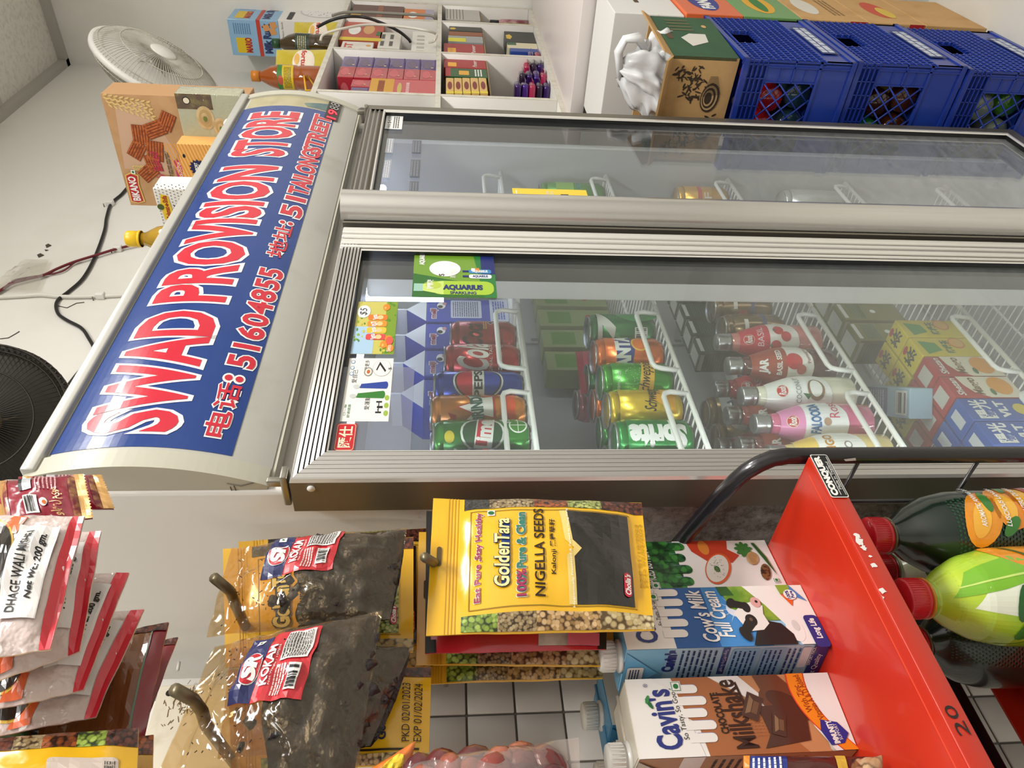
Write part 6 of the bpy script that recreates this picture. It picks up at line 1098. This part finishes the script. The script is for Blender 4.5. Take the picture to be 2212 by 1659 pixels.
# ---------------------------------------------------------------- cartons on the tray
CZ_=TZ+.0006; capw=mat('eceae6',.35,coat=.2)
def brik(label,BL,BR,hgt,dep,front,left,col,topcol,cap=(.3,.5),ears=True,group='milk cartons on the red tray',capless=False):
    a=onZ(*BL,CZ_) if len(BL)==2 else V(BL); b=onZ(*BR,CZ_) if len(BR)==2 else V(BR); w=(b-a).xy.length; rz=math.atan2(b.y-a.y,b.x-a.x)
    t=thing('milk_carton',label,'carton',(a.x,a.y,CZ_),rz,group); m=mat(col,.32,coat=.3); tm_=mat(topcol,.35,coat=.25,metal=.0)
    mb=MB(); mb.rbox((0,0,0),(w,dep,hgt),m,.0018,2,smooth=False); mb.box((.002,.002,hgt),(w-.002,dep-.002,hgt+.0006),tm_)
    if front: front(Print(mb,plane((0,0,hgt),(w,0,0),(0,0,-hgt)),100,100*hgt/w,lift=.00018))
    if left: left(Print(mb,plane((0,dep,hgt),(0,-dep,0),(0,0,-hgt)),100,100*hgt/dep,lift=.00018))
    mb.build('body',t)
    if ears:
        for x,sg in ((0,-1),(w,1)):
            e=MB(); e.add([V((x+sg*.0012,.004,hgt)),V((x+sg*.0012,dep-.004,hgt)),V((x+sg*.0022,dep/2,hgt-dep*.5))],[(0,1,2)],tm_); e.add([V((x+sg*.0004,.004,hgt)),V((x+sg*.0004,dep-.004,hgt)),V((x+sg*.0010,dep/2,hgt-dep*.5))],[(2,1,0)],tm_)
            P=Print(e,plane((x+sg*.0023,dep*.66 if sg<0 else dep*.34,hgt-.003),(0,-dep*.3*(1 if sg<0 else -1),0),(0,0,-dep*.24)),30,24,lift=.0001); P.rrect(0,0,30,24,3,W_,1); P.lines(4,4,26,20,4,NAVY,2); e.build('ear_flap',t)
    mb=MB(); mb.tube([(.0,dep*.5,hgt+.001),(w,dep*.5,hgt+.001)],.0022,tm_,6); mb.build('top_seam',t)
    if not capless:
        c=MB(); cxp,cyp=w*cap[0],dep*cap[1]; M=Matrix.Translation((cxp,cyp,hgt)); c.lathe([(.0155,0),(.0155,.003),(.0125,.004),(.0125,.006)],capw,24,M)
        pr=[(.0138,.006),(.0138,.020),(.0128,.0215),(0,.0215)]; c.lathe(pr,capw,28,M)
        for k in range(24): q=2*PI*k/24; c.box((-.0006,-.0006,.007),(.0006,.0006,.019),capw,M@Matrix.Translation((.0138*math.cos(q),.0138*math.sin(q),0)))
        c.build('cap',t)
    return t
def drips(P,v,col,n=4,u0=18,u1=100,slant=0,depth=14,layer=2):
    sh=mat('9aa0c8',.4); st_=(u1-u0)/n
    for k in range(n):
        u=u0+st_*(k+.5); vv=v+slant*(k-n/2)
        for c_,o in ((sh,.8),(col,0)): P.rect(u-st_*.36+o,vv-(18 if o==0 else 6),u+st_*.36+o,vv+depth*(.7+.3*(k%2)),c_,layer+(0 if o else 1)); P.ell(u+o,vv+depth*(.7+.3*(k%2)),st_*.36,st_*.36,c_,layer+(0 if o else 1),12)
cpk=mat('f0eee9',.32,coat=.3); navy2=mat('23307e',.3,coat=.3); milkw=mat('ecebe8',.32,coat=.3)
def veg(P,u,v,s=7): P.rect(u-s,v-s,u+s,v+s,W_,6); P.rect(u-s+1,v-s+1,u+s-1,v+s-1,mat('3a7a4a',.4),7); P.rect(u-s+1.8,v-s+1.8,u+s-1.8,v+s-1.8,W_,8); P.ell(u,v,s*.5,s*.5,mat('1f7a3c',.4),9,14)
def cow_front(P):
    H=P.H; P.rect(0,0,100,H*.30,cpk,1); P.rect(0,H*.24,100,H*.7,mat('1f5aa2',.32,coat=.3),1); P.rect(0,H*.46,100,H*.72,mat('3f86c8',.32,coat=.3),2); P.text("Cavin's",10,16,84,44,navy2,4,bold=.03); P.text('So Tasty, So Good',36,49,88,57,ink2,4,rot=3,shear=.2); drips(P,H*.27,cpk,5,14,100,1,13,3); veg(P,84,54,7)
    P.text("Cow's Milk",8,H*.375,94,H*.455,W_,5,bold=.02,shear=.25,rot=4); P.text('Full Cream',14,H*.46,92,H*.535,W_,5,bold=.02,shear=.25,rot=4)
    # sky burst, meadow, milk swirl and cow
    for k in range(12): q=PI*k/6; P.poly([(60+6*math.cos(q-.2),H*.6+6*math.sin(q-.2)),(60+26*math.cos(q),H*.6+26*math.sin(q)),(60+6*math.cos(q+.2),H*.6+6*math.sin(q+.2))],mat('9fc4e4',.35,coat=.3),3)
    P.ell(60,H*.6,13,13,mat('d8dcec',.35,coat=.3),4); P.poly([(62,H*.57),(100,H*.56),(100,H*.70),(40,H*.82),(40,H*.74)],mat('8aa83a',.35,coat=.3,var='5f8a2a',vscale=60),4); P.poly([(84,H*.55),(100,H*.54),(100,H*.60),(84,H*.62)],mat('2f5a24',.4),5)
    P.poly([(0,H*.86),(22,H*.84),(44,H*.8),(66,H*.76),(100,H*.68),(100,H),(0,H)],milkw,5); P.ell(24,H*.86,20,12,milkw,6); P.ell(30,H*.87,9,5,mat('d2d2d0',.35),7)
    bk=mat('1d1a1a',.4,coat=.2); P.poly([(0,H*.62),(22,H*.66),(40,H*.72),(34,H*.80),(16,H*.84),(0,H*.84)],bk,7); P.poly([(22,H*.62),(52,H*.58),(66,H*.63),(72,H*.70),(64,H*.745),(50,H*.73),(34,H*.74),(24,H*.70)],mat('e6e2de',.4),8); P.poly([(10,H*.59),(24,H*.578),(44,H*.635),(46,H*.67),(32,H*.67)],bk,9); P.poly([(64,H*.574),(76,H*.582),(70,H*.66),(58,H*.65)],bk,9); P.ell(18,H*.60,12,7,bk,9,16,-.3); P.ell(70,H*.585,9,6,bk,9,16,.5); P.ell(40,H*.655,10,8,bk,9); P.ell(41,H*.655,3,2.4,mat('6a5040',.3),10); P.ell(62,H*.655,9,6,bk,9); P.ell(70,H*.715,9,7,mat('d8a4a0',.35),10); P.ell(71,H*.72,2.4,2,bk,11)
    P.poly([(62,H*.90),(84,H*.865),(80,H*.93)],mat('e0622c',.35),9); P.poly([(84,H*.865),(100,H*.86),(100,H*.93),(86,H*.92)],mat('8aa83a',.35),9); P.poly([(80,H*.93),(86,H*.92),(100,H*.93),(70,H*.99)],mat('4a84c4',.35),9); P.ell(82,H*.915,9,9,W_,10); P.text('100%',75,H*.895,89,H*.913,navy2,11,bold=.03); P.text('Pure',76,H*.917,88,H*.934,navy2,11,bold=.03)
    P.rrect(-6,H*.925,46,H*1.0,6,navy2,9); P.text('Long Life',8,H*.945,40,H*.985,W_,10,bold=.03)
def cow_left(P):
    H=P.H; P.rect(0,0,100,H,mat('aed4ea',.32,coat=.3),1); P.rect(0,0,100,H*.2,mat('7fbfe4',.32,coat=.3),2); P.text("Cavin's",50,H*.19,96,H*.245,navy2,4,bold=.06); P.lines(6,H*.27,96,H*.46,7,mat('2a3a6a',.4),4,.4,3); P.rect(40,H*.47,100,H*.505,navy2,4); P.text('لماذا تختار حليب كافن',46,H*.476,96,H*.5,W_,5); P.rrect(4,H*.52,96,H*.66,4,mat('8cc0e2',.32),3); P.lines(10,H*.53,92,H*.65,5,mat('1f3a7a',.4),4,.4,6); P.rrect(4,H*.67,96,H*.79,4,mat('8cc0e2',.32),3); P.lines(10,H*.68,92,H*.78,4,mat('1f3a7a',.4),4,.4,8); P.lines(6,H*.80,94,H*.88,3,mat('1f3a7a',.4),4,.4,9); P.rrect(50,H*.87,96,H*.915,3,mat('d8e4ea',.35),4); P.rect(0,H*.925,100,H,navy2,4); P.text('EXPORT PACK',56,H*.918,96,H*.935,W_,6); P.text('Test Quality',20,H*.95,80,H*.985,W_,5)
brik('blue full cream milk carton with a cow on the red tray',(1793,1391),(1728,1265),.196,.066,cow_front,cow_left,'9fcdea','6fb6e2',(.2,.42))
brown1=mat('a9673a',.34,coat=.3); brown2=mat('c48a5c',.34,coat=.3); choc=mat('4a2414',.25,coat=.6); choc2=mat('6a3a20',.25,coat=.6)
def shake_front(P):
    H=P.H; P.rect(0,0,100,H*.34,cpk,1); P.poly([(62,H*.17),(80,H*.24),(100,H*.22),(100,H*.34),(0,H*.50),(0,H*.32),(40,H*.30)],brown1,2); P.rect(0,H*.34,100,H*.88,brown2,1); P.poly([(0,H*.34),(100,H*.28),(100,H*.40),(50,H*.62),(0,H*.78)],brown1,2)
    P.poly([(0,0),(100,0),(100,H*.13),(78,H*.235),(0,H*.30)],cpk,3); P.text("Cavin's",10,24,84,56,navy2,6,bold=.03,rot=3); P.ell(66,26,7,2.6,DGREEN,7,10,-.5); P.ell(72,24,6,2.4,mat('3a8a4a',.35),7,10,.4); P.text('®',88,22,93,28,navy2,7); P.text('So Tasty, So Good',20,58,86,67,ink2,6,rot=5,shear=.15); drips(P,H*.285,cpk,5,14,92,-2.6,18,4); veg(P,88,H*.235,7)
    P.text('CHOCOLATE',26,H*.395,78,H*.43,ink2,6,bold=.03,rot=3); P.text('Milkshake',6,H*.435,94,H*.535,mat('3a1c10',.35),6,bold=.02,rot=6,shear=.15); P.poly([(46,H*.545),(90,H*.52),(92,H*.53),(46,H*.56)],mat('3a1c10',.35),6)
    P.poly([(100,H*.40),(100,H*.55),(46,H*.72),(60,H*.62)],milkw,3); P.poly([(100,H*.62),(60,H*.66),(40,H*.78),(60,H*.86),(100,H*.74)],choc2,5); P.poly([(6,H*.58),(22,H*.62),(58,H*.60),(60,H*.72),(44,H*.82),(14,H*.80)],choc,5); P.ell(60,H*.735,20,34,choc2,4,24,.5); P.ell(62,H*.74,13,26,choc,5,24,.5)
    for k in range(10):
        for j in range(6): P.ell(22+k*4,H*.53+j*4.6,1,1,brown1,4,8)
    for u,v,r,s_ in ((58,H*.575,.5,17),(34,H*.675,.3,14)):
        c,w=math.cos(r),math.sin(r); q=lambda x,y:(u+x*c-y*w,v+x*w+y*c); P.poly([q(-s_,-s_*.62),q(s_,-s_*.62),q(s_,s_*.62),q(-s_,s_*.62)],choc,8); P.poly([q(-s_*.8,-s_*.4),q(s_*.8,-s_*.4),q(s_*.5,-s_*.05),q(-s_*.5,-s_*.05)],mat('8a6a4a',.3,coat=.5),9); P.poly([q(-s_*.5,0),q(s_*.5,0),q(s_*.5,s_*.42),q(-s_*.5,s_*.42)],mat('6f4a30',.3,coat=.5),9)
    P.poly([(0,H*.9),(30,H*.84),(100,H*.80),(100,H),(0,H)],milkw,6); orb=mat('ef8a1c',.32,coat=.3); A=[]; B=[]
    for k in range(11): q=k/10; A.append((100-100*q,H*(.79+.15*q**1.6-.03*math.sin(PI*q)))); B.append((100-100*q,H*(.87+.14*q**1.6-.03*math.sin(PI*q))))
    P.poly([(x,y-1.6) for x,y in A]+[(x,y+1.6) for x,y in reversed(B)],mat('d8402c',.32),7); P.poly(A+B[::-1],orb,8); P.text('With Zinc',48,H*.815,84,H*.845,mat('9a3a10',.4),9,rot=12,bold=.01); P.text('Vitamin A & D Added',38,H*.845,98,H*.875,mat('9a3a10',.4),9,rot=14,bold=.01)
    P.poly([(6,H*.885),(24,H*.86),(38,H*.875),(34,H*.95),(20,H*.985),(8,H*.95)],mat('202e8a',.3,coat=.3),10); P.text('IMMUNITY',8,H*.90,36,H*.925,W_,11,bold=.05,rot=5); P.text('SUPPORT',12,H*.93,32,H*.945,W_,11,rot=5)
def shake_left(P): P.rect(0,0,100,P.H,mat('b98a62',.35),1); P.rect(0,P.H*.2,100,P.H*.3,cpk,2); P.lines(10,P.H*.35,90,P.H*.8,12,ink2,2,.4)
brik('brown chocolate milkshake carton on the red tray',(1852,1620),(1786,1454),.197,.066,shake_front,shake_left,'d8d0c4','cfc8b8',(.18,.5))
def but_front(P):
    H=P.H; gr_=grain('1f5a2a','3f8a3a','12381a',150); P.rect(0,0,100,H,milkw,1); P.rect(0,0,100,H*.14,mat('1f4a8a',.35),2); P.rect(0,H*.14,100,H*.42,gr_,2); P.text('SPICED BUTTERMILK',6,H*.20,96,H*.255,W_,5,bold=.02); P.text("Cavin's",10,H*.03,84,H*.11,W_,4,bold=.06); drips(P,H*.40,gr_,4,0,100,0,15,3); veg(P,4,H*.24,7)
    P.poly([(100,H*.50),(76,H*.52),(52,H*.60),(50,H*.74),(66,H*.80),(80,H*.74),(100,H*.76)],mat('c8442a',.32,coat=.3),3); P.ell(84,H*.60,16,9,mat('e08a3a',.32,coat=.3),4); P.ell(38,H*.64,36,20,mat('d8602a',.32,coat=.3),5,28,.5); P.ell(38,H*.635,32,17,mat('dcdcd4',.35),6,28,.5); P.ell(36,H*.63,7,5,mat('3a6a2c',.4),7,10); R=random.Random(6)
    for k in range(40): q=R.uniform(0,6.3); rr=R.uniform(.1,.9); P.ell(38+28*rr*math.cos(q),H*.635+13*rr*math.sin(q)+10*rr*math.cos(q)*.5,1,.7,mat('8a8a80',.4),7,6)
    for k in range(9): P.ell(78+10*math.cos(k*.7),H*.84+8*math.sin(k*.7),8,4,mat('3f7a34',.4),6,8,k*.7)
    P.ell(58,H*.87,15,10,mat('d8b88a',.4,var='b08a5a',vscale=60),7,14,.4); P.ell(28,H*.91,18,8,grain('5a3a20','8a6238','2a1a0c',300),7,16,.3); P.poly([(20,H*.97),(60,H*.93),(92,H*.90),(92,H*.92),(60,H*.955)],mat('2f5a24',.4),8); veg(P,10,H*.95,5)
brik('white and green spiced buttermilk carton at the right end of the red tray',(1700,1265),(1651,1167),.188,.06,but_front,None,'e6e4e0','2f6a3a',(.5,.7),capless=True)
# second row of cartons
p=V((.345,.105,CZ_)); brik('blue milk carton behind the chocolate milkshake carton',(.335,.135,CZ_),(.404,.145,CZ_),.196,.066,lambda P:(P.rect(0,0,100,P.H*.3,cpk,1),P.rect(0,P.H*.3,100,P.H,mat('2f86c0',.32,coat=.3),1)),lambda P:P.rect(0,0,100,P.H,mat('3a8ec4',.32,coat=.3),1),'3a8ec4','4a9ace',(.5,.55))
brik('brown milkshake carton behind the front one at the bottom edge',(.247,.13,CZ_),(.317,.128,CZ_),.197,.066,shake_front,None,'d8d0c4','cfc8b8',(.62,.3))
# packs in the corner of the tray
S=pillow(onY(1600,1850,.02),onY(1606,1634,.02),onY(1920,1850,.0),onY(1880,1634,.0),.012,.003,61,.03,.03); pouch('snack_pouch','dark brown pouch with a blue panel beside the milkshake carton','pouch',S,90,150,mat('4a1c16',.25,coat=.7),lambda P:(P.rect(P.W*.6,P.H*.0,P.W,P.H*.34,mat('22388e',.3,coat=.4),1),P.lines(P.W*.62,P.H*.03,P.W*.97,P.H*.32,7,W_,2,.4),P.rect(P.W*.5,0,P.W,P.H*.05,mat('e08a2c',.3),2),P.rect(0,P.H*.72,P.W,P.H*.8,mat('d8b848',.3),2)))
S=pillow(onY(1835,1850,-.035),onY(1840,1640,-.035),onY(1925,1850,-.05),onY(1905,1632,-.05),.014,.004,62,.0,.0); pouch('nut_pouch','clear pouch of sliced nuts in the bottom corner of the red tray','pouch',S,90,60,grain('8a5a38','d8b48a','3a1c10',90),None,None)
# ---------------------------------------------------------------- big mango bottles on the lower tray
capr=mat('d4202c',.32,coat=.3)
def mango(label,capx,capy,Y,base,art,neck,group='mango drink bottles under the red tray',h=.262,r=.046):
    p=onY(capx,capy,Y); t=thing('mango_drink_bottle',label,'bottle',(p.x,p.y,.7285),0,group); H=p.z+.012-.7285
    n=H-.022; m=mat(base,.25,coat=.6); prof=[(r*.86,0),(r,.008),(r*1.0,n*.55),(r*.97,n*.68),(r*.84,n*.8),(r*.6,n*.9),(r*.36,n*.965),(.0165,n*.985)]
    mb=MB(); mb.lathe(prof,m,36); mb.lathe([(.0165,n*.985),(.0165,n+.008)],mat(neck,.1,coat=.9),24)
    mb.lathe([(.0165,n*.985),(.0195,n*.99),(.0195,n*.998),(.0165,n)],mat(neck if neck!='2a1c18' else 'd88a1c',.2,coat=.5),24)
    def rad(v):
        z=n*.985*(1-v)
        for (r0,z0),(r1,z1) in zip(prof,prof[1:]):
            if z0<=z<=z1: return r0+(r1-r0)*(z-z0)/(z1-z0)
        return r
    a=face_az(p.x,p.y)
    def S(u,v,hh=0): q=a-math.radians(105)+math.radians(210)*u; rr=rad(v)+hh; return V((rr*math.cos(q),rr*math.sin(q),n*.985*(1-v)))
    P=Print(mb,S,170,240,cell=(5,6),lift=.0003); art(P); mb.build('bottle_body',t)
    c=MB(); c.lathe([(.0185,n+.0005),(.0185,n+.003),(.0178,n+.0035),(.0188,n+.004),(.0188,n+.020),(.0176,n+.022),(0,n+.022)],capr,30)
    for k in range(48): q=2*PI*k/48; c.box((-.0003,-.0003,n+.005),(.0005,.0003,n+.019),capr,Matrix.Rotation(q,4,'Z')@Matrix.Translation((.0188,0,0)))
    c.build('cap',t); return t
mg=mat('eda322',.25,coat=.6,var='e2861c',vscale=16); mgd=mat('d88a1c',.3,coat=.5); leaf=mat('2f7a2a',.3,coat=.5); dots=mat('1f4a30',.35)
def dotfield(P,u0,v0,u1,v1):
    k=0; v=v0
    while v<v1:
        u=u0+(k%2)*2.4
        while u<u1: P.ell(u,v,1.5,1.5,dots,1,6); u+=4.8
        v+=4.2; k+=1
def a_b1(P):
    dotfield(P,60,60,130,150)
    for u,v,ru,rv,r in ((104,92,36,21,.5),(118,130,30,24,.3),(132,160,30,20,.2)): P.ell(u,v,ru,rv,mg,2,20,r); P.ell(u-4,v-4,ru*.6,rv*.5,mat('f4b83a',.25,coat=.6),3,16,r)
    for u,v,r in ((92,122,.9),(122,104,.1),(148,142,.4)): P.ell(u,v,15,6,leaf,4,12,r)
    for t_,v,w in (('AROMATIC ANWAR RATOL',94,46),('LUSCIOUS LANGRA',124,40),('DELIGHTFUL DUSEHRI',150,42)): P.text(t_,92,v-5,92+w*1.4,v+1,W_,6,bold=.02,rot=-8)
    P.rect(96,166,170,240,mat('b01c2c',.3,coat=.5),5); P.lines(104,176,160,196,2,W_,6,.6); P.lines(50,176,90,230,8,mat('c8b048',.4),2,.4)
def a_b2(P):
    gl=mat('9cc832',.25,coat=.6,var='c8dc3a',vscale=14); P.poly([(0,4),(170,4),(170,240),(0,240)],gl,1); P.poly([(70,30),(120,60),(110,150),(60,120)],mat('e6ecd8',.3,coat=.5),2); P.poly([(84,14),(120,30),(128,80),(108,120),(92,60)],mat('7ab82a',.25,coat=.6),3); P.poly([(98,20),(100,20),(110,110),(108,112)],mat('c8e07a',.3),4)
    P.ell(142,110,34,46,mg,3,24,.2); P.ell(140,170,40,40,mat('e8b42a',.25,coat=.6),3,24); P.ell(60,86,26,9,leaf,4,14,.6); P.ell(78,74,18,7,mat('1f5a24',.3,coat=.5),5,14,.2); P.poly([(58,96),(90,104),(126,98),(150,80),(151,83),(127,103),(90,109),(57,100)],mat('4a5a1c',.4),5); P.poly([(20,60),(50,110),(60,170),(30,200),(10,130)],mat('7fbf2a',.25,coat=.6),2)
    P.poly([(34,150),(100,136),(104,156),(40,172)],mat('e0e6cc',.35),6); P.text('PAKISTAN',38,150,74,162,DGREEN,7,bold=.04,rot=10); P.lines(72,142,100,154,3,mat('5a6a4a',.4),7)
    P.ell(40,196,46,12,mg,6,18,-.2); P.poly([(10,200),(90,190),(100,206),(30,220)],DGREEN,7)
def a_b3(P): dotfield(P,60,20,150,120); P.rect(96,126,120,140,mat('b01c2c',.3),2); P.text('FRUITS',98,129,118,137,W_,3); P.rect(90,150,170,200,mat('1c1a12',.3,coat=.5),2); [P.ell(104+k*22,172,8,8,mat('d8b848',.4),3) for k in range(3)]; P.lines(92,184,166,198,3,mat('d8b848',.4),3)
def a_b4(P): P.rect(0,0,170,240,mat('dfe6d4',.3,coat=.5,var='9cc832',vscale=20,vmix=.4),1); [P.ell(u,v,16,7,leaf,3,12,.5) for u,v in ((90,40),(110,70),(70,80),(100,110))]
mango('dark green mango drink bottle nearest the black tube frame',1893,1157,.0,'10231b',a_b1,'6a5a3a'); mango('bright green and yellow mango drink bottle in front under the red tray',1970,1293,-.012,'a8cc3a',a_b2,'2a1c18')
mango('dark mango drink bottle at the left behind the bright green one',1968,1392,.085,'10231b',a_b3,'6a5a3a'); mango('pale green drink bottle hidden behind the two front bottles',1905,1232,.095,'c8d8a0',a_b4,'6a5a3a')
# ================================================================= LIGHTS, WORLD, CAMERA
W=bpy.data.worlds.new('World'); SC.world=W; W.use_nodes=True; W.node_tree.nodes['Background'].inputs[0].default_value=(.9,.95,1,1); W.node_tree.nodes['Background'].inputs[1].default_value=.0
def lamp(name,loc,sx,sy,power,label,col=(1,.975,.935)):
    r=thing('ceiling_light',label,'ceiling light',loc)
    mb=MB(); mb.rbox((-sx/2-.02,-sy/2-.02,-.012),(sx/2+.02,sy/2+.02,.03),mat('efeee9',.4),.005); mb.build('lamp_housing',r)
    l=bpy.data.lights.new('lamp_panel','AREA'); l.shape='RECTANGLE'; l.size=sx; l.size_y=sy; l.energy=power; l.color=col
    o=bpy.data.objects.new('lamp_panel',l); COL.objects.link(o); o.parent=r; o.location=(0,0,-.02)
lamp('a',(.55,-1.15,ZC-.03),1.0,.3,60,'ceiling light panel over the aisle in front of the fridge')
lamp('b',(2.0,-1.3,ZC-.03),1.0,.3,40,'ceiling light panel over the aisle beside the blue crates')
lamp('c',(-.9,-1.25,ZC-.03),.4,.3,6,'ceiling light panel over the aisle left of the hanging bags')
cam=bpy.data.cameras.new('Camera'); co=bpy.data.objects.new('Camera',cam); COL.objects.link(co); SC.camera=co
cam.sensor_fit='HORIZONTAL'; cam.sensor_width=36; cam.lens=FPX/2212*36; cam.clip_start=.02; cam.clip_end=50
# image right = world down-ish (_d side), image up = towards the right along the fridge
ax=V((_r.x,_y.x,-_d.x)); ay=V((_r.y,_y.y,-_d.y)); az=V((_r.z,_y.z,-_d.z))   # columns of image axes in world
R=Matrix((( ax.x,-ay.x,-az.x,CAM.x),(ax.y,-ay.y,-az.y,CAM.y),(ax.z,-ay.z,-az.z,CAM.z),(0,0,0,1)))
co.matrix_world=R
SC.view_settings.view_transform='Standard'; SC.view_settings.look='None'; SC.view_settings.exposure=-.2; SC.view_settings.gamma=1; SC.view_settings.use_curve_mapping=False
SC.cycles.max_bounces=8; SC.cycles.transparent_max_bounces=24; SC.cycles.glossy_bounces=4; SC.cycles.diffuse_bounces=3; SC.cycles.caustics_reflective=False; SC.cycles.caustics_refractive=False
